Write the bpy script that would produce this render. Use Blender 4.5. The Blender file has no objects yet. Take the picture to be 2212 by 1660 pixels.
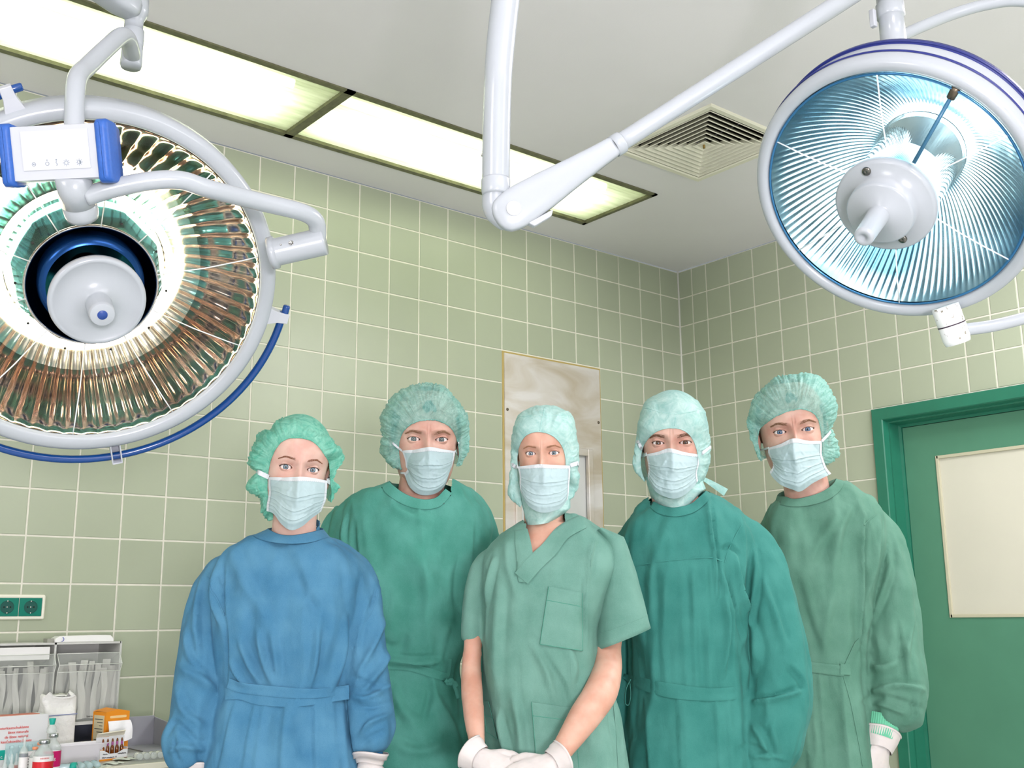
import bpy, bmesh, math, random
import numpy as np
from mathutils import Vector, Matrix
from mathutils.bvhtree import BVHTree

scene = bpy.context.scene
C = scene.collection
random.seed(7)

# ------------------------------------------------------------------ camera
F_PX, YAW, PITCH, ROLL = 2360.7, 0.6893, 0.2115, -0.0092
ROOM_H = 3.05                                   # floor to ceiling, metres
CAM = np.array([-4.277, -3.7768, ROOM_H - 1.819])
def _axes():
    w = np.array([math.sin(YAW)*math.cos(PITCH), math.cos(YAW)*math.cos(PITCH), math.sin(PITCH)])
    r = np.cross(w, [0, 0, 1]); r /= np.linalg.norm(r); u = np.cross(r, w)
    return r*math.cos(ROLL)+u*math.sin(ROLL), u*math.cos(ROLL)-r*math.sin(ROLL), w
RX, UP, FW = _axes()
cam_d = bpy.data.cameras.new('camera'); cam = bpy.data.objects.new('camera', cam_d); C.objects.link(cam)
cam_d.sensor_width = 36; cam_d.lens = 36*F_PX/2212; cam_d.clip_start = 0.05
M = Matrix.Identity(4)
for i in range(3):
    M[i][0] = RX[i]; M[i][1] = UP[i]; M[i][2] = -FW[i]; M[i][3] = CAM[i]
cam.matrix_world = M
scene.camera = cam
scene.view_settings.view_transform = 'Standard'
scene.view_settings.look = 'None'
scene.view_settings.gamma = 1
scene.view_settings.use_curve_mapping = False
scene.view_settings.exposure = 0.18
scene.cycles.use_denoising = True
scene.cycles.max_bounces = 10
scene.cycles.diffuse_bounces = 4
scene.cycles.glossy_bounces = 6
scene.cycles.transparent_max_bounces = 16
scene.cycles.sample_clamp_indirect = 6
scene.cycles.caustics_reflective = True

# measuring the photograph: a pixel's ray met with a plane or taken to a depth
def ray(x, y): return FW+(x-1106)/F_PX*RX-(y-830)/F_PX*UP
def at(x, y, D): return CAM+ray(x, y)*D
def onz(x, y, Z): d = ray(x, y); return CAM+d*(Z-CAM[2])/d[2]
def ony(x, y, Y): d = ray(x, y); return CAM+d*(Y-CAM[1])/d[1]
def onx(x, y, X): d = ray(x, y); return CAM+d*(X-CAM[0])/d[0]

# ------------------------------------------------------------------ world and big lights
wd = bpy.data.worlds.new('world'); scene.world = wd; wd.use_nodes = True
wd.node_tree.nodes['Background'].inputs[0].default_value = (0.85, 0.95, 1, 1)
wd.node_tree.nodes['Background'].inputs[1].default_value = 0.25
def area(name, loc, target, sx, sy, power, col):
    l = bpy.data.lights.new(name, 'AREA'); l.shape = 'RECTANGLE'; l.size = sx; l.size_y = sy
    l.energy = power; l.color = col
    o = bpy.data.objects.new(name, l); C.objects.link(o); o.location = loc
    o.rotation_euler = (Vector(target)-Vector(loc)).to_track_quat('-Z', 'Y').to_euler()
    return o
area('added_soft_fill', (-9.6, -3.9, 2.5), (-1.5, -1.5, 1.8), 1.6, 1.6, 110, (1, 0.97, 0.99))  # added fill from far behind the camera, for the right wall and people
area('added_soft_fill', (-1.7, -6.3, 2.7), (-2.3, -1.8, 1.4), 0.9, 0.9, 20, (1, 0.97, 0.98))  # added side key for the people, no such fixture in the room
area('added_ceiling_fill', (-5.0, -5.9, 1.1), (-4.2, -4.8, 3.05), 0.7, 0.7, 170, (1, 0.94, 1.0))  # unseen upward light, added to brighten the ceiling
area('added_overhead_fill', (-3.1, -4.9, 3.02), (-3.1, -4.9, 0), 1.4, 1.0, 40, (1, 0.96, 1))  # added top fill out of view, not a fitting of the room
area('added_overhead_fill', (-0.9, -2.9, 3.02), (-0.9, -2.9, 0), 1.0, 0.8, 55, (1, 0.96, 1))  # second added top fill, lifts the right wall and floor bounce

# ------------------------------------------------------------------ materials
def lin(c):
    return tuple(((v/255)/12.92 if v/255 <= 0.04045 else ((v/255+0.055)/1.055)**2.4) for v in c)
def nodes(name):
    m = bpy.data.materials.new(name); m.use_nodes = True
    nt = m.node_tree; return m, nt, nt.nodes['Principled BSDF']
def mat(name, rgb, rough=0.5, metal=0.0, spec=0.5, bump=None, var=None, trans=0, sss=0, coat=0, emit=None, ior=1.45):
    """bump = (scale, strength, distance); var = (scale, amount) mottles the colour"""
    m, nt, b = nodes(name)
    col = lin(rgb) if max(rgb) > 1 else rgb
    b.inputs['Base Color'].default_value = (*col, 1)
    b.inputs['Roughness'].default_value = rough
    b.inputs['Metallic'].default_value = metal
    b.inputs['Specular IOR Level'].default_value = spec
    b.inputs['IOR'].default_value = ior
    if trans: b.inputs['Transmission Weight'].default_value = trans
    if coat: b.inputs['Coat Weight'].default_value = coat; b.inputs['Coat Roughness'].default_value = 0.08
    if sss:
        b.inputs['Subsurface Weight'].default_value = sss
        b.inputs['Subsurface Radius'].default_value = (0.012, 0.004, 0.002)
    if emit: b.inputs['Emission Color'].default_value = (*lin(emit[0]), 1); b.inputs['Emission Strength'].default_value = emit[1]
    tc = nt.nodes.new('ShaderNodeTexCoord')
    if var:
        n = nt.nodes.new('ShaderNodeTexNoise'); n.inputs['Scale'].default_value = var[0]; n.inputs['Detail'].default_value = 5
        nt.links.new(tc.outputs['Object'], n.inputs['Vector'])
        r = nt.nodes.new('ShaderNodeValToRGB')
        lo = tuple(max(0, c*(1-var[1])) for c in col); hi = tuple(min(1, c*(1+var[1])) for c in col)
        r.color_ramp.elements[0].color = (*lo, 1); r.color_ramp.elements[1].color = (*hi, 1)
        r.color_ramp.elements[0].position = 0.3; r.color_ramp.elements[1].position = 0.7
        nt.links.new(n.outputs['Fac'], r.inputs['Fac']); nt.links.new(r.outputs['Color'], b.inputs['Base Color'])
    if bump:
        n = nt.nodes.new('ShaderNodeTexNoise'); n.inputs['Scale'].default_value = bump[0]; n.inputs['Detail'].default_value = 4
        nt.links.new(tc.outputs['Object'], n.inputs['Vector'])
        bp = nt.nodes.new('ShaderNodeBump'); bp.inputs['Strength'].default_value = bump[1]; bp.inputs['Distance'].default_value = bump[2]
        nt.links.new(n.outputs['Fac'], bp.inputs['Height']); nt.links.new(bp.outputs['Normal'], b.inputs['Normal'])
    return m

def fabric(name, rgb, rgb2, weave=900, wrinkle=0.4, sheen=0.03):
    """woven cotton: slightly mottled wash wear, fine weave and crumple in the relief"""
    m, nt, b = nodes(name); N = nt.nodes.new; L = nt.links.new
    tc = N('ShaderNodeTexCoord')
    n1 = N('ShaderNodeTexNoise'); n1.inputs['Scale'].default_value = 16; n1.inputs['Detail'].default_value = 9; L(tc.outputs['Object'], n1.inputs['Vector'])
    n2 = N('ShaderNodeTexNoise'); n2.inputs['Scale'].default_value = weave; n2.inputs['Detail'].default_value = 2; L(tc.outputs['Object'], n2.inputs['Vector'])
    mx = N('ShaderNodeMath'); mx.operation = 'MULTIPLY_ADD'; mx.inputs[1].default_value = 0.6
    L(n2.outputs['Fac'], mx.inputs[0]); L(n1.outputs['Fac'], mx.inputs[2])
    r = N('ShaderNodeValToRGB'); r.color_ramp.elements[0].position = 0.25; r.color_ramp.elements[1].position = 1.0
    r.color_ramp.elements[0].color = (*lin(rgb), 1); r.color_ramp.elements[1].color = (*lin(rgb2), 1)
    L(mx.outputs[0], r.inputs['Fac']); L(r.outputs['Color'], b.inputs['Base Color'])
    b.inputs['Roughness'].default_value = 0.85; b.inputs['Specular IOR Level'].default_value = 0.2
    b.inputs['Sheen Weight'].default_value = sheen; b.inputs['Sheen Roughness'].default_value = 0.4
    mp = N('ShaderNodeMapping'); mp.inputs['Scale'].default_value = (34, 34, 15); L(tc.outputs['Object'], mp.inputs['Vector'])
    n3 = N('ShaderNodeTexNoise'); n3.inputs['Scale'].default_value = 1; n3.inputs['Detail'].default_value = 5; n3.inputs['Distortion'].default_value = 1.2
    L(mp.outputs[0], n3.inputs['Vector'])
    b1 = N('ShaderNodeBump'); b1.inputs['Strength'].default_value = wrinkle; b1.inputs['Distance'].default_value = 0.004; L(n3.outputs['Fac'], b1.inputs['Height'])
    b2 = N('ShaderNodeBump'); b2.inputs['Strength'].default_value = 0.25; b2.inputs['Distance'].default_value = 0.0006
    L(n2.outputs['Fac'], b2.inputs['Height']); L(b1.outputs[0], b2.inputs['Normal']); L(b2.outputs[0], b.inputs['Normal'])
    return m

def nonwoven(name, rgb, rgb2, alpha, fibre=1.0):
    """thin disposable fleece: fibrous, part light comes through, a little sheer"""
    m, nt, b = nodes(name); N = nt.nodes.new; L = nt.links.new
    out = nt.nodes['Material Output']
    tc = N('ShaderNodeTexCoord')
    n1 = N('ShaderNodeTexNoise'); n1.inputs['Scale'].default_value = 38; n1.inputs['Detail'].default_value = 9; n1.inputs['Roughness'].default_value = 0.75
    n1.inputs['Distortion'].default_value = 1.2; L(tc.outputs['Object'], n1.inputs['Vector'])
    r = N('ShaderNodeValToRGB'); r.color_ramp.elements[0].position = 0.35; r.color_ramp.elements[1].position = 0.68
    r.color_ramp.elements[0].color = (*lin(rgb), 1); r.color_ramp.elements[1].color = (*lin(rgb2), 1)
    L(n1.outputs['Fac'], r.inputs['Fac']); L(r.outputs['Color'], b.inputs['Base Color'])
    b.inputs['Roughness'].default_value = 0.5; b.inputs['Specular IOR Level'].default_value = 0.35
    bp = N('ShaderNodeBump'); bp.inputs['Strength'].default_value = 0.5*fibre; bp.inputs['Distance'].default_value = 0.001
    L(n1.outputs['Fac'], bp.inputs['Height']); L(bp.outputs[0], b.inputs['Normal'])
    t = N('ShaderNodeBsdfTranslucent'); L(r.outputs['Color'], t.inputs['Color'])
    m1 = N('ShaderNodeMixShader'); m1.inputs[0].default_value = 0.3; L(b.outputs[0], m1.inputs[1]); L(t.outputs[0], m1.inputs[2])
    tr = N('ShaderNodeBsdfTransparent'); m2 = N('ShaderNodeMixShader')
    ma = N('ShaderNodeMapRange'); ma.inputs['From Min'].default_value = 0.35; ma.inputs['From Max'].default_value = 0.65
    ma.inputs['To Min'].default_value = min(1, alpha*1.25); ma.inputs['To Max'].default_value = alpha*0.7; L(n1.outputs['Fac'], ma.inputs['Value'])
    L(ma.outputs[0], m2.inputs[0]); L(m1.outputs[0], m2.inputs[1]); L(tr.outputs[0], m2.inputs[2]); L(m2.outputs[0], out.inputs['Surface'])
    return m

# ------------------------------------------------------------------ mesh toolkit
class MB:
    """collects quads/tris of several shapes into one mesh"""
    def __init__(s): s.v = []; s.f = []; s.m = []; s.n = 0
    def add(s, V, Fc, mi=0):
        V = np.asarray(V, float).reshape(-1, 3)
        s.v.append(V); s.f += [tuple(int(i)+s.n for i in f) for f in Fc]; s.m += [mi]*len(Fc); s.n += len(V); return s
    def verts(s): return np.concatenate(s.v) if s.v else np.zeros((0, 3))
    def box(s, a, b, mi=0, Mx=None):
        a, b2 = np.minimum(a, b)*1.0, np.maximum(a, b)*1.0
        V = np.array([[x, y, z] for x in (a[0], b2[0]) for y in (a[1], b2[1]) for z in (a[2], b2[2])])
        if Mx is not None: V = xf(Mx, V)
        return s.add(V, [(0, 1, 3, 2), (4, 6, 7, 5), (0, 4, 5, 1), (2, 3, 7, 6), (0, 2, 6, 4), (1, 5, 7, 3)], mi)
    def grid(s, P, close_u=False, close_v=False, mi=0, caps=False):
        """P[n][m][3]; u runs along rows (n), v inside a row (m)"""
        P = np.asarray(P, float); n, m = P.shape[:2]; f = []
        for i in range(n if close_u else n-1):
            for j in range(m if close_v else m-1):
                a, b = i*m+j, i*m+(j+1) % m; c, d = ((i+1) % n)*m+(j+1) % m, ((i+1) % n)*m+j
                f.append((a, b, c, d))
        if caps:
            f.append(tuple(range(m))[::-1]); f.append(tuple((n-1)*m+j for j in range(m)))
        return s.add(P.reshape(-1, 3), f, mi)
    def tube(s, path, rad, seg=16, mi=0, caps=True, ref=None, flat=1.0):
        path = np.asarray(path, float); n = len(path)
        rad = np.full(n, rad) if np.isscalar(rad) else np.asarray(rad, float)
        T = np.gradient(path, axis=0); T /= np.linalg.norm(T, axis=1)[:, None]+1e-12
        up = np.array(ref if ref is not None else ((0, 0, 1) if abs(T[0][2]) < .9 else (0, 1, 0)), float)
        rows = []
        for i in range(n):
            a = up-T[i]*(up@T[i]); a /= np.linalg.norm(a)+1e-12; up = a; b = np.cross(T[i], a)
            t = np.linspace(0, 2*np.pi, seg, endpoint=False)[:, None]
            rows.append(path[i]+rad[i]*(np.cos(t)*a*flat+np.sin(t)*b))
        return s.grid(rows, close_v=True, caps=caps, mi=mi)
    def lathe(s, prof, Mx=None, seg=64, mi=0, closed=False):
        """prof: (radius, height) along +Z"""
        t = np.linspace(0, 2*np.pi, seg, endpoint=False)
        P = np.array([[(r*math.cos(a), r*math.sin(a), h) for a in t] for r, h in prof])
        V = P.reshape(-1, 3)
        if Mx is not None: V = xf(Mx, V)
        return s.grid(V.reshape(P.shape), close_v=True, close_u=closed, mi=mi)
def xf(Mx, V):
    A = np.array(Mx); V = np.asarray(V, float); return V@A[:3, :3].T+A[:3, 3]
def frame(origin, z, up=(0, 0, 1)):
    """4x4 with +Z along z, +Y close to up"""
    z = np.array(z, float); z /= np.linalg.norm(z); x = np.cross(up, z); x /= np.linalg.norm(x); y = np.cross(z, x)
    A = np.eye(4); A[:3, 0] = x; A[:3, 1] = y; A[:3, 2] = z; A[:3, 3] = origin; return A
def smoothpath(pts, n=8):
    """Catmull-Rom through the points"""
    p = np.asarray(pts, float); p = np.concatenate([[2*p[0]-p[1]], p, [2*p[-1]-p[-2]]]); out = []
    for i in range(1, len(p)-2):
        for t in np.linspace(0, 1, n, endpoint=False):
            out.append(0.5*((2*p[i])+(-p[i-1]+p[i+1])*t+(2*p[i-1]-5*p[i]+4*p[i+1]-p[i+2])*t*t+(-p[i-1]+3*p[i]-3*p[i+1]+p[i+2])*t**3))
    out.append(p[-2]); return np.array(out)
def obj(name, mb, mats, parent=None, smooth=True, sharp=None, bevel=None):
    me = bpy.data.meshes.new(name)
    me.from_pydata([tuple(v) for v in mb.verts()], [], mb.f)
    mats = mats if isinstance(mats, (list, tuple)) else [mats]
    for m in mats: me.materials.append(m)
    if len(mats) > 1: me.polygons.foreach_set('material_index', mb.m)
    me.validate(); me.update()
    if smooth: me.polygons.foreach_set('use_smooth', [True]*len(me.polygons))
    if sharp: me.set_sharp_from_angle(angle=math.radians(sharp))
    o = bpy.data.objects.new(name, me); C.objects.link(o)
    if parent is not None: o.parent = parent
    if bevel:
        b = o.modifiers.new('bevel', 'BEVEL'); b.width = bevel; b.segments = 2; b.limit_method = 'ANGLE'
        if smooth: me.set_sharp_from_angle(angle=math.radians(sharp or 35))
    return o
def tag(o, label=None, cat=None, group=None, kind=None):
    if label: o['label'] = label
    if cat: o['category'] = cat
    if group: o['group'] = group
    if kind: o['kind'] = kind
    return o
def thing(name, loc, label, cat, group=None, rotz=0):
    o = bpy.data.objects.new(name, None); C.objects.link(o); o.location = loc; o.rotation_euler = (0, 0, rotz)
    o.empty_display_size = 0.1
    return tag(o, label, cat, group)
def fix_normals(o):
    bm = bmesh.new(); bm.from_mesh(o.data); bmesh.ops.recalc_face_normals(bm, faces=bm.faces); bm.to_mesh(o.data); bm.free()
def text(body, size, Mx, m, parent, name='lettering', depth=0.0004, align='LEFT'):
    cu = bpy.data.curves.new(name, 'FONT'); cu.body = body; cu.size = size; cu.extrude = depth; cu.align_x = align
    t = bpy.data.objects.new('tmp', cu); C.objects.link(t)
    me = bpy.data.meshes.new_from_object(t.evaluated_get(bpy.context.evaluated_depsgraph_get()))
    bpy.data.objects.remove(t); bpy.data.curves.remove(cu)
    me.transform(Matrix(Mx.tolist() if hasattr(Mx, 'tolist') else Mx)); me.materials.clear(); me.materials.append(m)
    o = bpy.data.objects.new(name, me); C.objects.link(o); o.parent = parent; return o
def remesh(mb, voxel, smooth=3):
    me = bpy.data.meshes.new('tmp'); me.from_pydata([tuple(v) for v in mb.verts()], [], mb.f); me.update()
    bm = bmesh.new(); bm.from_mesh(me); bmesh.ops.recalc_face_normals(bm, faces=bm.faces); bm.to_mesh(me); bm.free()
    o = bpy.data.objects.new('tmp', me); C.objects.link(o)
    md = o.modifiers.new('r', 'REMESH'); md.mode = 'VOXEL'; md.voxel_size = voxel
    ev = o.evaluated_get(bpy.context.evaluated_depsgraph_get()); m2 = ev.to_mesh()
    V = np.zeros(len(m2.vertices)*3); m2.vertices.foreach_get('co', V); V = V.reshape(-1, 3)
    Fc = [tuple(p.vertices) for p in m2.polygons]
    ev.to_mesh_clear(); bpy.data.objects.remove(o); bpy.data.meshes.remove(me)
    V = laplace(V, Fc, smooth)
    return V, Fc
def edges_of(Fc):
    E = set()
    for f in Fc:
        for i in range(len(f)):
            a, b = f[i], f[(i+1) % len(f)]; E.add((a, b) if a < b else (b, a))
    return np.array(list(E))
def laplace(V, Fc, it, lam=0.6):
    if it <= 0: return V
    E = edges_of(Fc); cnt = np.zeros(len(V)); np.add.at(cnt, E[:, 0], 1); np.add.at(cnt, E[:, 1], 1)
    for _ in range(it):
        S = np.zeros_like(V); np.add.at(S, E[:, 0], V[E[:, 1]]); np.add.at(S, E[:, 1], V[E[:, 0]])
        V = V+lam*(S/np.maximum(cnt, 1)[:, None]-V)
    return V
def vnormals(V, Fc):
    N = np.zeros_like(V); Q = np.array([f for f in Fc if len(f) == 4]); T = np.array([f for f in Fc if len(f) == 3])
    for A in (Q, T):
        if len(A) == 0: continue
        n = np.cross(V[A[:, 2]]-V[A[:, 0]], (V[A[:, 3]]-V[A[:, 1]]) if A.shape[1] == 4 else (V[A[:, 1]]-V[A[:, 0]])*-1)
        for k in range(A.shape[1]): np.add.at(N, A[:, k], n)
    return N/(np.linalg.norm(N, axis=1)[:, None]+1e-12)
def _h(i, j, k, s):
    n = (i*374761393+j*668265263+k*2147483647+s*1274126177) & 0xffffffff
    n = ((n ^ (n >> 13))*1274126177) & 0xffffffff
    n = (n ^ (n >> 16)) & 0xffffff
    return n/0xffffff*2-1
def vnoise(P, seed=0):
    """smooth value noise, P[n,3] -> [-1,1]"""
    P = np.asarray(P, float); I = np.floor(P).astype(np.int64); f = P-I; f = f*f*f*(f*(f*6-15)+10); r = 0
    for a in (0, 1):
        for b in (0, 1):
            for c in (0, 1):
                w = (f[:, 0] if a else 1-f[:, 0])*(f[:, 1] if b else 1-f[:, 1])*(f[:, 2] if c else 1-f[:, 2])
                r = r+w*_h(I[:, 0]+a, I[:, 1]+b, I[:, 2]+c, seed)
    return r
def fbm(P, seed=0, o=3):
    r = 0; a = 1
    for k in range(o): r = r+a*vnoise(P*2**k, seed+k*17); a *= 0.5
    return r
# ------------------------------------------------------------------ the room
def tiles_mat(name, rgb):
    m, nt, b = nodes(name); N = nt.nodes.new; L = nt.links.new
    g = N('ShaderNodeNewGeometry'); r = N('ShaderNodeValToRGB'); c = lin(rgb)
    r.color_ramp.elements[0].color = (*[v*0.93 for v in c], 1); r.color_ramp.elements[1].color = (*[min(1, v*1.05) for v in c], 1)
    tc = N('ShaderNodeTexCoord'); n = N('ShaderNodeTexNoise'); n.inputs['Scale'].default_value = 9; n.inputs['Detail'].default_value = 4
    L(tc.outputs['Object'], n.inputs['Vector'])
    mm = N('ShaderNodeMath'); mm.operation = 'MULTIPLY_ADD'; mm.inputs[1].default_value = 0.6; L(g.outputs['Random Per Island'], mm.inputs[0])
    m2 = N('ShaderNodeMath'); m2.operation = 'MULTIPLY'; m2.inputs[1].default_value = 0.4; L(n.outputs['Fac'], m2.inputs[0]); L(m2.outputs[0], mm.inputs[2])
    L(mm.outputs[0], r.inputs['Fac']); L(r.outputs['Color'], b.inputs['Base Color'])
    b.inputs['Roughness'].default_value = 0.3; b.inputs['Specular IOR Level'].default_value = 0.45
    n2 = N('ShaderNodeTexNoise'); n2.inputs['Scale'].default_value = 14; L(tc.outputs['Object'], n2.inputs['Vector'])
    bp = N('ShaderNodeBump'); bp.inputs['Strength'].default_value = 0.12; bp.inputs['Distance'].default_value = 0.004
    L(n2.outputs['Fac'], bp.inputs['Height']); L(bp.outputs[0], b.inputs['Normal'])
    return m
MT = tiles_mat('sage_green_tile', (168, 176, 153))
MGROUT = mat('pale_grout', (222, 220, 206), 0.9, spec=0.1, var=(30, 0.06))
MCEIL = mat('ceiling_paint', (230, 228, 229), 0.8, spec=0.2, var=(1.5, 0.03), bump=(160, 0.12, 0.002))
MFLOOR = mat('pale_grey_linoleum', (205, 208, 206), 0.35, var=(40, 0.15))
MWALLP = mat('pale_wall_paint', (196, 200, 190), 0.7)

def tile_wall(name, axis, us, zs, holes):
    """one wall: a grout bed with a raised, eased tile in each cell; us and zs are grout-line positions"""
    mb = MB(); g = 0.0028; th = 0.0022
    def P(u, z, d): return (u, -d, z) if axis == 'x' else (-d, u, z)
    # grout bed in strips around the holes
    U = sorted(set(list(us)+[h[0] for h in holes]+[h[1] for h in holes])); Z = sorted(set(list(zs)+[h[2] for h in holes]+[h[3] for h in holes]))
    def inh(u, z): return any(h[0] < u < h[1] and h[2] < z < h[3] for h in holes)
    for i in range(len(U)-1):
        for j in range(len(Z)-1):
            u, z = (U[i]+U[i+1])/2, (Z[j]+Z[j+1])/2
            if inh(u, z): continue
            mb.add([P(U[i], Z[j], 0), P(U[i+1], Z[j], 0), P(U[i+1], Z[j+1], 0), P(U[i], Z[j+1], 0)], [(0, 1, 2, 3)], 0)
    for i in range(len(us)-1):
        for j in range(len(zs)-1):
            a, b, c, d = us[i]+g, us[i+1]-g, zs[j]+g, zs[j+1]-g
            for h in holes:     # cut tiles at the openings
                if h[0] < (a+b)/2 < h[1] and h[2] < (c+d)/2 < h[3]:
                    a = b
                    break
                if a < h[1] and b > h[0] and c < h[3] and d > h[2]:
                    if h[0] <= (a+b)/2 <= h[1]:
                        if c < h[2]: d = min(d, h[2])
                        elif d > h[3]: c = max(c, h[3])
                    elif a < h[0]: b = min(b, h[0])
                    elif b > h[1]: a = max(a, h[1])
            if b-a < 0.01 or d-c < 0.01: continue
            e = 0.0022
            V = [P(a, c, 0), P(b, c, 0), P(b, d, 0), P(a, d, 0)]+[P(a+e*.4, c+e*.4, th*.7), P(b-e*.4, c+e*.4, th*.7), P(b-e*.4, d-e*.4, th*.7), P(a+e*.4, d-e*.4, th*.7)]+[P(a+e, c+e, th), P(b-e, c+e, th), P(b-e, d-e, th), P(a+e, d-e, th)]
            Fc = [(8, 9, 10, 11)]+[(k, (k+1) % 4, 4+(k+1) % 4, 4+k) for k in range(4)]+[(4+k, 4+(k+1) % 4, 8+(k+1) % 4, 8+k) for k in range(4)]
            mb.add(V, Fc, 1)
    o = obj(name, mb, [MGROUT, MT], smooth=False); fix_normals(o); tag(o, kind='structure')
    return o
TS = 0.154; A0 = 0.1442; TOP = ROOM_H
colsA = [-(A0+TS*i) for i in range(0, 68)][::-1]+[0.0]
rows = sorted([TOP-0.005]+[TOP-TS*i for i in range(1, 20)]+[0.0])
PANEL = (-(A0+TS*7)+0.001, -(A0+TS*3)-0.001, 0.9, TOP-4*TS-0.006)
tile_wall('wall_left', 'x', colsA, rows, [PANEL])
dB = [0, .0963, .1943, .3452, .4979, .6489, .8024, .9549, 1.1066, 1.259, 1.41, 1.5631, 1.6829, 1.8026]
colsB = sorted([-v for v in dB]+[-(1.8026+TS*i) for i in range(1, 36)])
DOOR = (-2.32, -1.110, 0.0, TOP-6*TS-0.004)
tile_wall('wall_right', 'y', colsB, rows, [DOOR])
YN, XW = -7.2, -10.5
def plane(name, pts, m, kind='structure'):
    return tag(obj(name, MB().add(pts, [(0, 1, 2, 3)]), m, smooth=False), kind=kind)
def slab(name, a, b, m): return tag(obj(name, MB().box(a, b), m, smooth=False), kind='structure')
slab('floor', (XW, YN, -0.05), (0, 0, 0), MFLOOR)
slab('wall_near', (XW, YN-0.05, 0), (0, YN, TOP), MWALLP)
slab('wall_far_side', (XW-0.05, YN, 0), (XW, 0, TOP), MWALLP)

# ceiling with openings for the light strip and the air diffuser
SL = dict(y0=-0.700, y1=-0.226, x1=-0.903)
VENT = (-1.366, -0.900, -1.395, -0.935)       # x0,x1,y0,y1
segs = [(-7.12, -5.566), (-5.566, -4.012), (-4.012, -2.458), (-2.458, -0.903)]
def ceiling():
    X = sorted({XW, 0, VENT[0], VENT[1], segs[0][0], SL['x1']}); Y = sorted({YN, 0, VENT[2], VENT[3], SL['y0'], SL['y1']}); mb = MB()
    for i in range(len(X)-1):
        for j in range(len(Y)-1):
            x, y = (X[i]+X[i+1])/2, (Y[j]+Y[j+1])/2
            if VENT[0] < x < VENT[1] and VENT[2] < y < VENT[3]: continue
            if segs[0][0] < x < SL['x1'] and SL['y0'] < y < SL['y1']: continue
            mb.add([(X[i], Y[j], TOP), (X[i], Y[j+1], TOP), (X[i+1], Y[j+1], TOP), (X[i+1], Y[j], TOP)], [(0, 1, 2, 3)])
    # plaster return above
    mb.box((XW, YN, TOP+0.3), (0, 0, TOP+0.32))
    tag(obj('ceiling', mb, MCEIL, smooth=False), kind='structure')
ceiling()
# white filler bead in the room corner and under the ceiling
mb = MB(); mb.box((-0.0085, -0.0085, 0), (0, 0, TOP)); tag(obj('trim_1', mb, mat('white_corner_filler', (236, 235, 228), 0.8)), kind='structure')

# --- recessed fluorescent fittings
MFR = mat('aged_bronze_frame', (112, 112, 84), 0.45, metal=0.35, var=(30, 0.25))
MREFL = mat('fitting_white_enamel', (225, 232, 205), 0.5)
MTUBE = mat('fluorescent_tube', (255, 255, 255), 0.5, emit=((255, 255, 252), 6.5))
def diffuser_mat():
    m, nt, b = nodes('prismatic_acrylic'); N = nt.nodes.new; L = nt.links.new; out = nt.nodes['Material Output']
    tc = N('ShaderNodeTexCoord'); n = N('ShaderNodeTexNoise'); n.inputs['Scale'].default_value = 5; n.inputs['Detail'].default_value = 5
    mp = N('ShaderNodeMapping'); mp.inputs['Scale'].default_value = (0.5, 5, 1); L(tc.outputs['Object'], mp.inputs['Vector']); L(mp.outputs[0], n.inputs['Vector'])
    r = N('ShaderNodeValToRGB'); r.color_ramp.elements[0].color = (*lin((206, 212, 188)), 1); r.color_ramp.elements[1].color = (*lin((244, 246, 232)), 1)
    r.color_ramp.elements[0].position = .35; r.color_ramp.elements[1].position = .65
    L(n.outputs['Fac'], r.inputs['Fac'])
    t = N('ShaderNodeBsdfTranslucent'); L(r.outputs['Color'], t.inputs['Color'])
    tr = N('ShaderNodeBsdfTransparent'); L(r.outputs['Color'], tr.inputs['Color'])
    gl = N('ShaderNodeBsdfGlossy'); gl.inputs['Roughness'].default_value = 0.3
    m1 = N('ShaderNodeMixShader'); m1.inputs[0].default_value = 0.2; L(t.outputs[0], m1.inputs[1]); L(tr.outputs[0], m1.inputs[2])
    m2 = N('ShaderNodeMixShader'); m2.inputs[0].default_value = 0.05; L(m1.outputs[0], m2.inputs[1]); L(gl.outputs[0], m2.inputs[2])
    L(m2.outputs[0], out.inputs['Surface']); return m
MDIFF = diffuser_mat()
def ceiling_light(x0, x1, label, flip=False):
    y0, y1 = SL['y0'], SL['y1']; cx, cy = (x0+x1)/2, (y0+y1)/2
    t = thing('ceiling_light', (cx, cy, TOP), label, 'ceiling light', 'recessed fluorescent fittings in one strip')
    hx, hy = (x1-x0)/2, (y1-y0)/2; w = 0.026
    mb = MB()
    for a, b in (((-hx, -hy), (hx, -hy+w)), ((-hx, hy-w), (hx, hy)), ((-hx, -hy), (-hx+.018, hy)), ((hx-.018, -hy), (hx, hy))):
        mb.box((*a, -0.006), (*b, 0.02))
    obj('frame', mb, MFR, t, smooth=False)
    mb = MB(); h = 0.12      # enamelled trough
    P = [[(x, y, z) for x, y in ((-hx+.01, -hy+.01), (hx-.01, -hy+.01), (hx-.01, hy-.01), (-hx+.01, hy-.01))] for z in (0.005, h)]
    mb.grid(P, close_v=True); mb.add([(-hx+.01, -hy+.01, h), (hx-.01, -hy+.01, h), (hx-.01, hy-.01, h), (-hx+.01, hy-.01, h)], [(0, 1, 2, 3)])
    obj('housing', mb, MREFL, t, smooth=False)
    mb = MB(); ys = np.linspace(-hy+w*.8, hy-w*.8, 40)
    z = 0.006+0.0012*(np.arange(40) % 2)
    mb.grid([[(x, yy, zz) for yy, zz in zip(ys, z)] for x in (-hx+.015, hx-.015)])
    obj('diffuser', mb, MDIFF, t, smooth=False)
    for yy in (-0.03, 0.10):
        mb = MB().tube([(-hx+.05, yy, 0.07), (hx-.12, yy, 0.07)], 0.017, 12)
        obj('fluorescent_tube', mb, MTUBE, t)
    return t
ceiling_light(*segs[3], 'recessed fluorescent ceiling panel behind the hanging arm joint, at the corner end of the strip')
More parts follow.
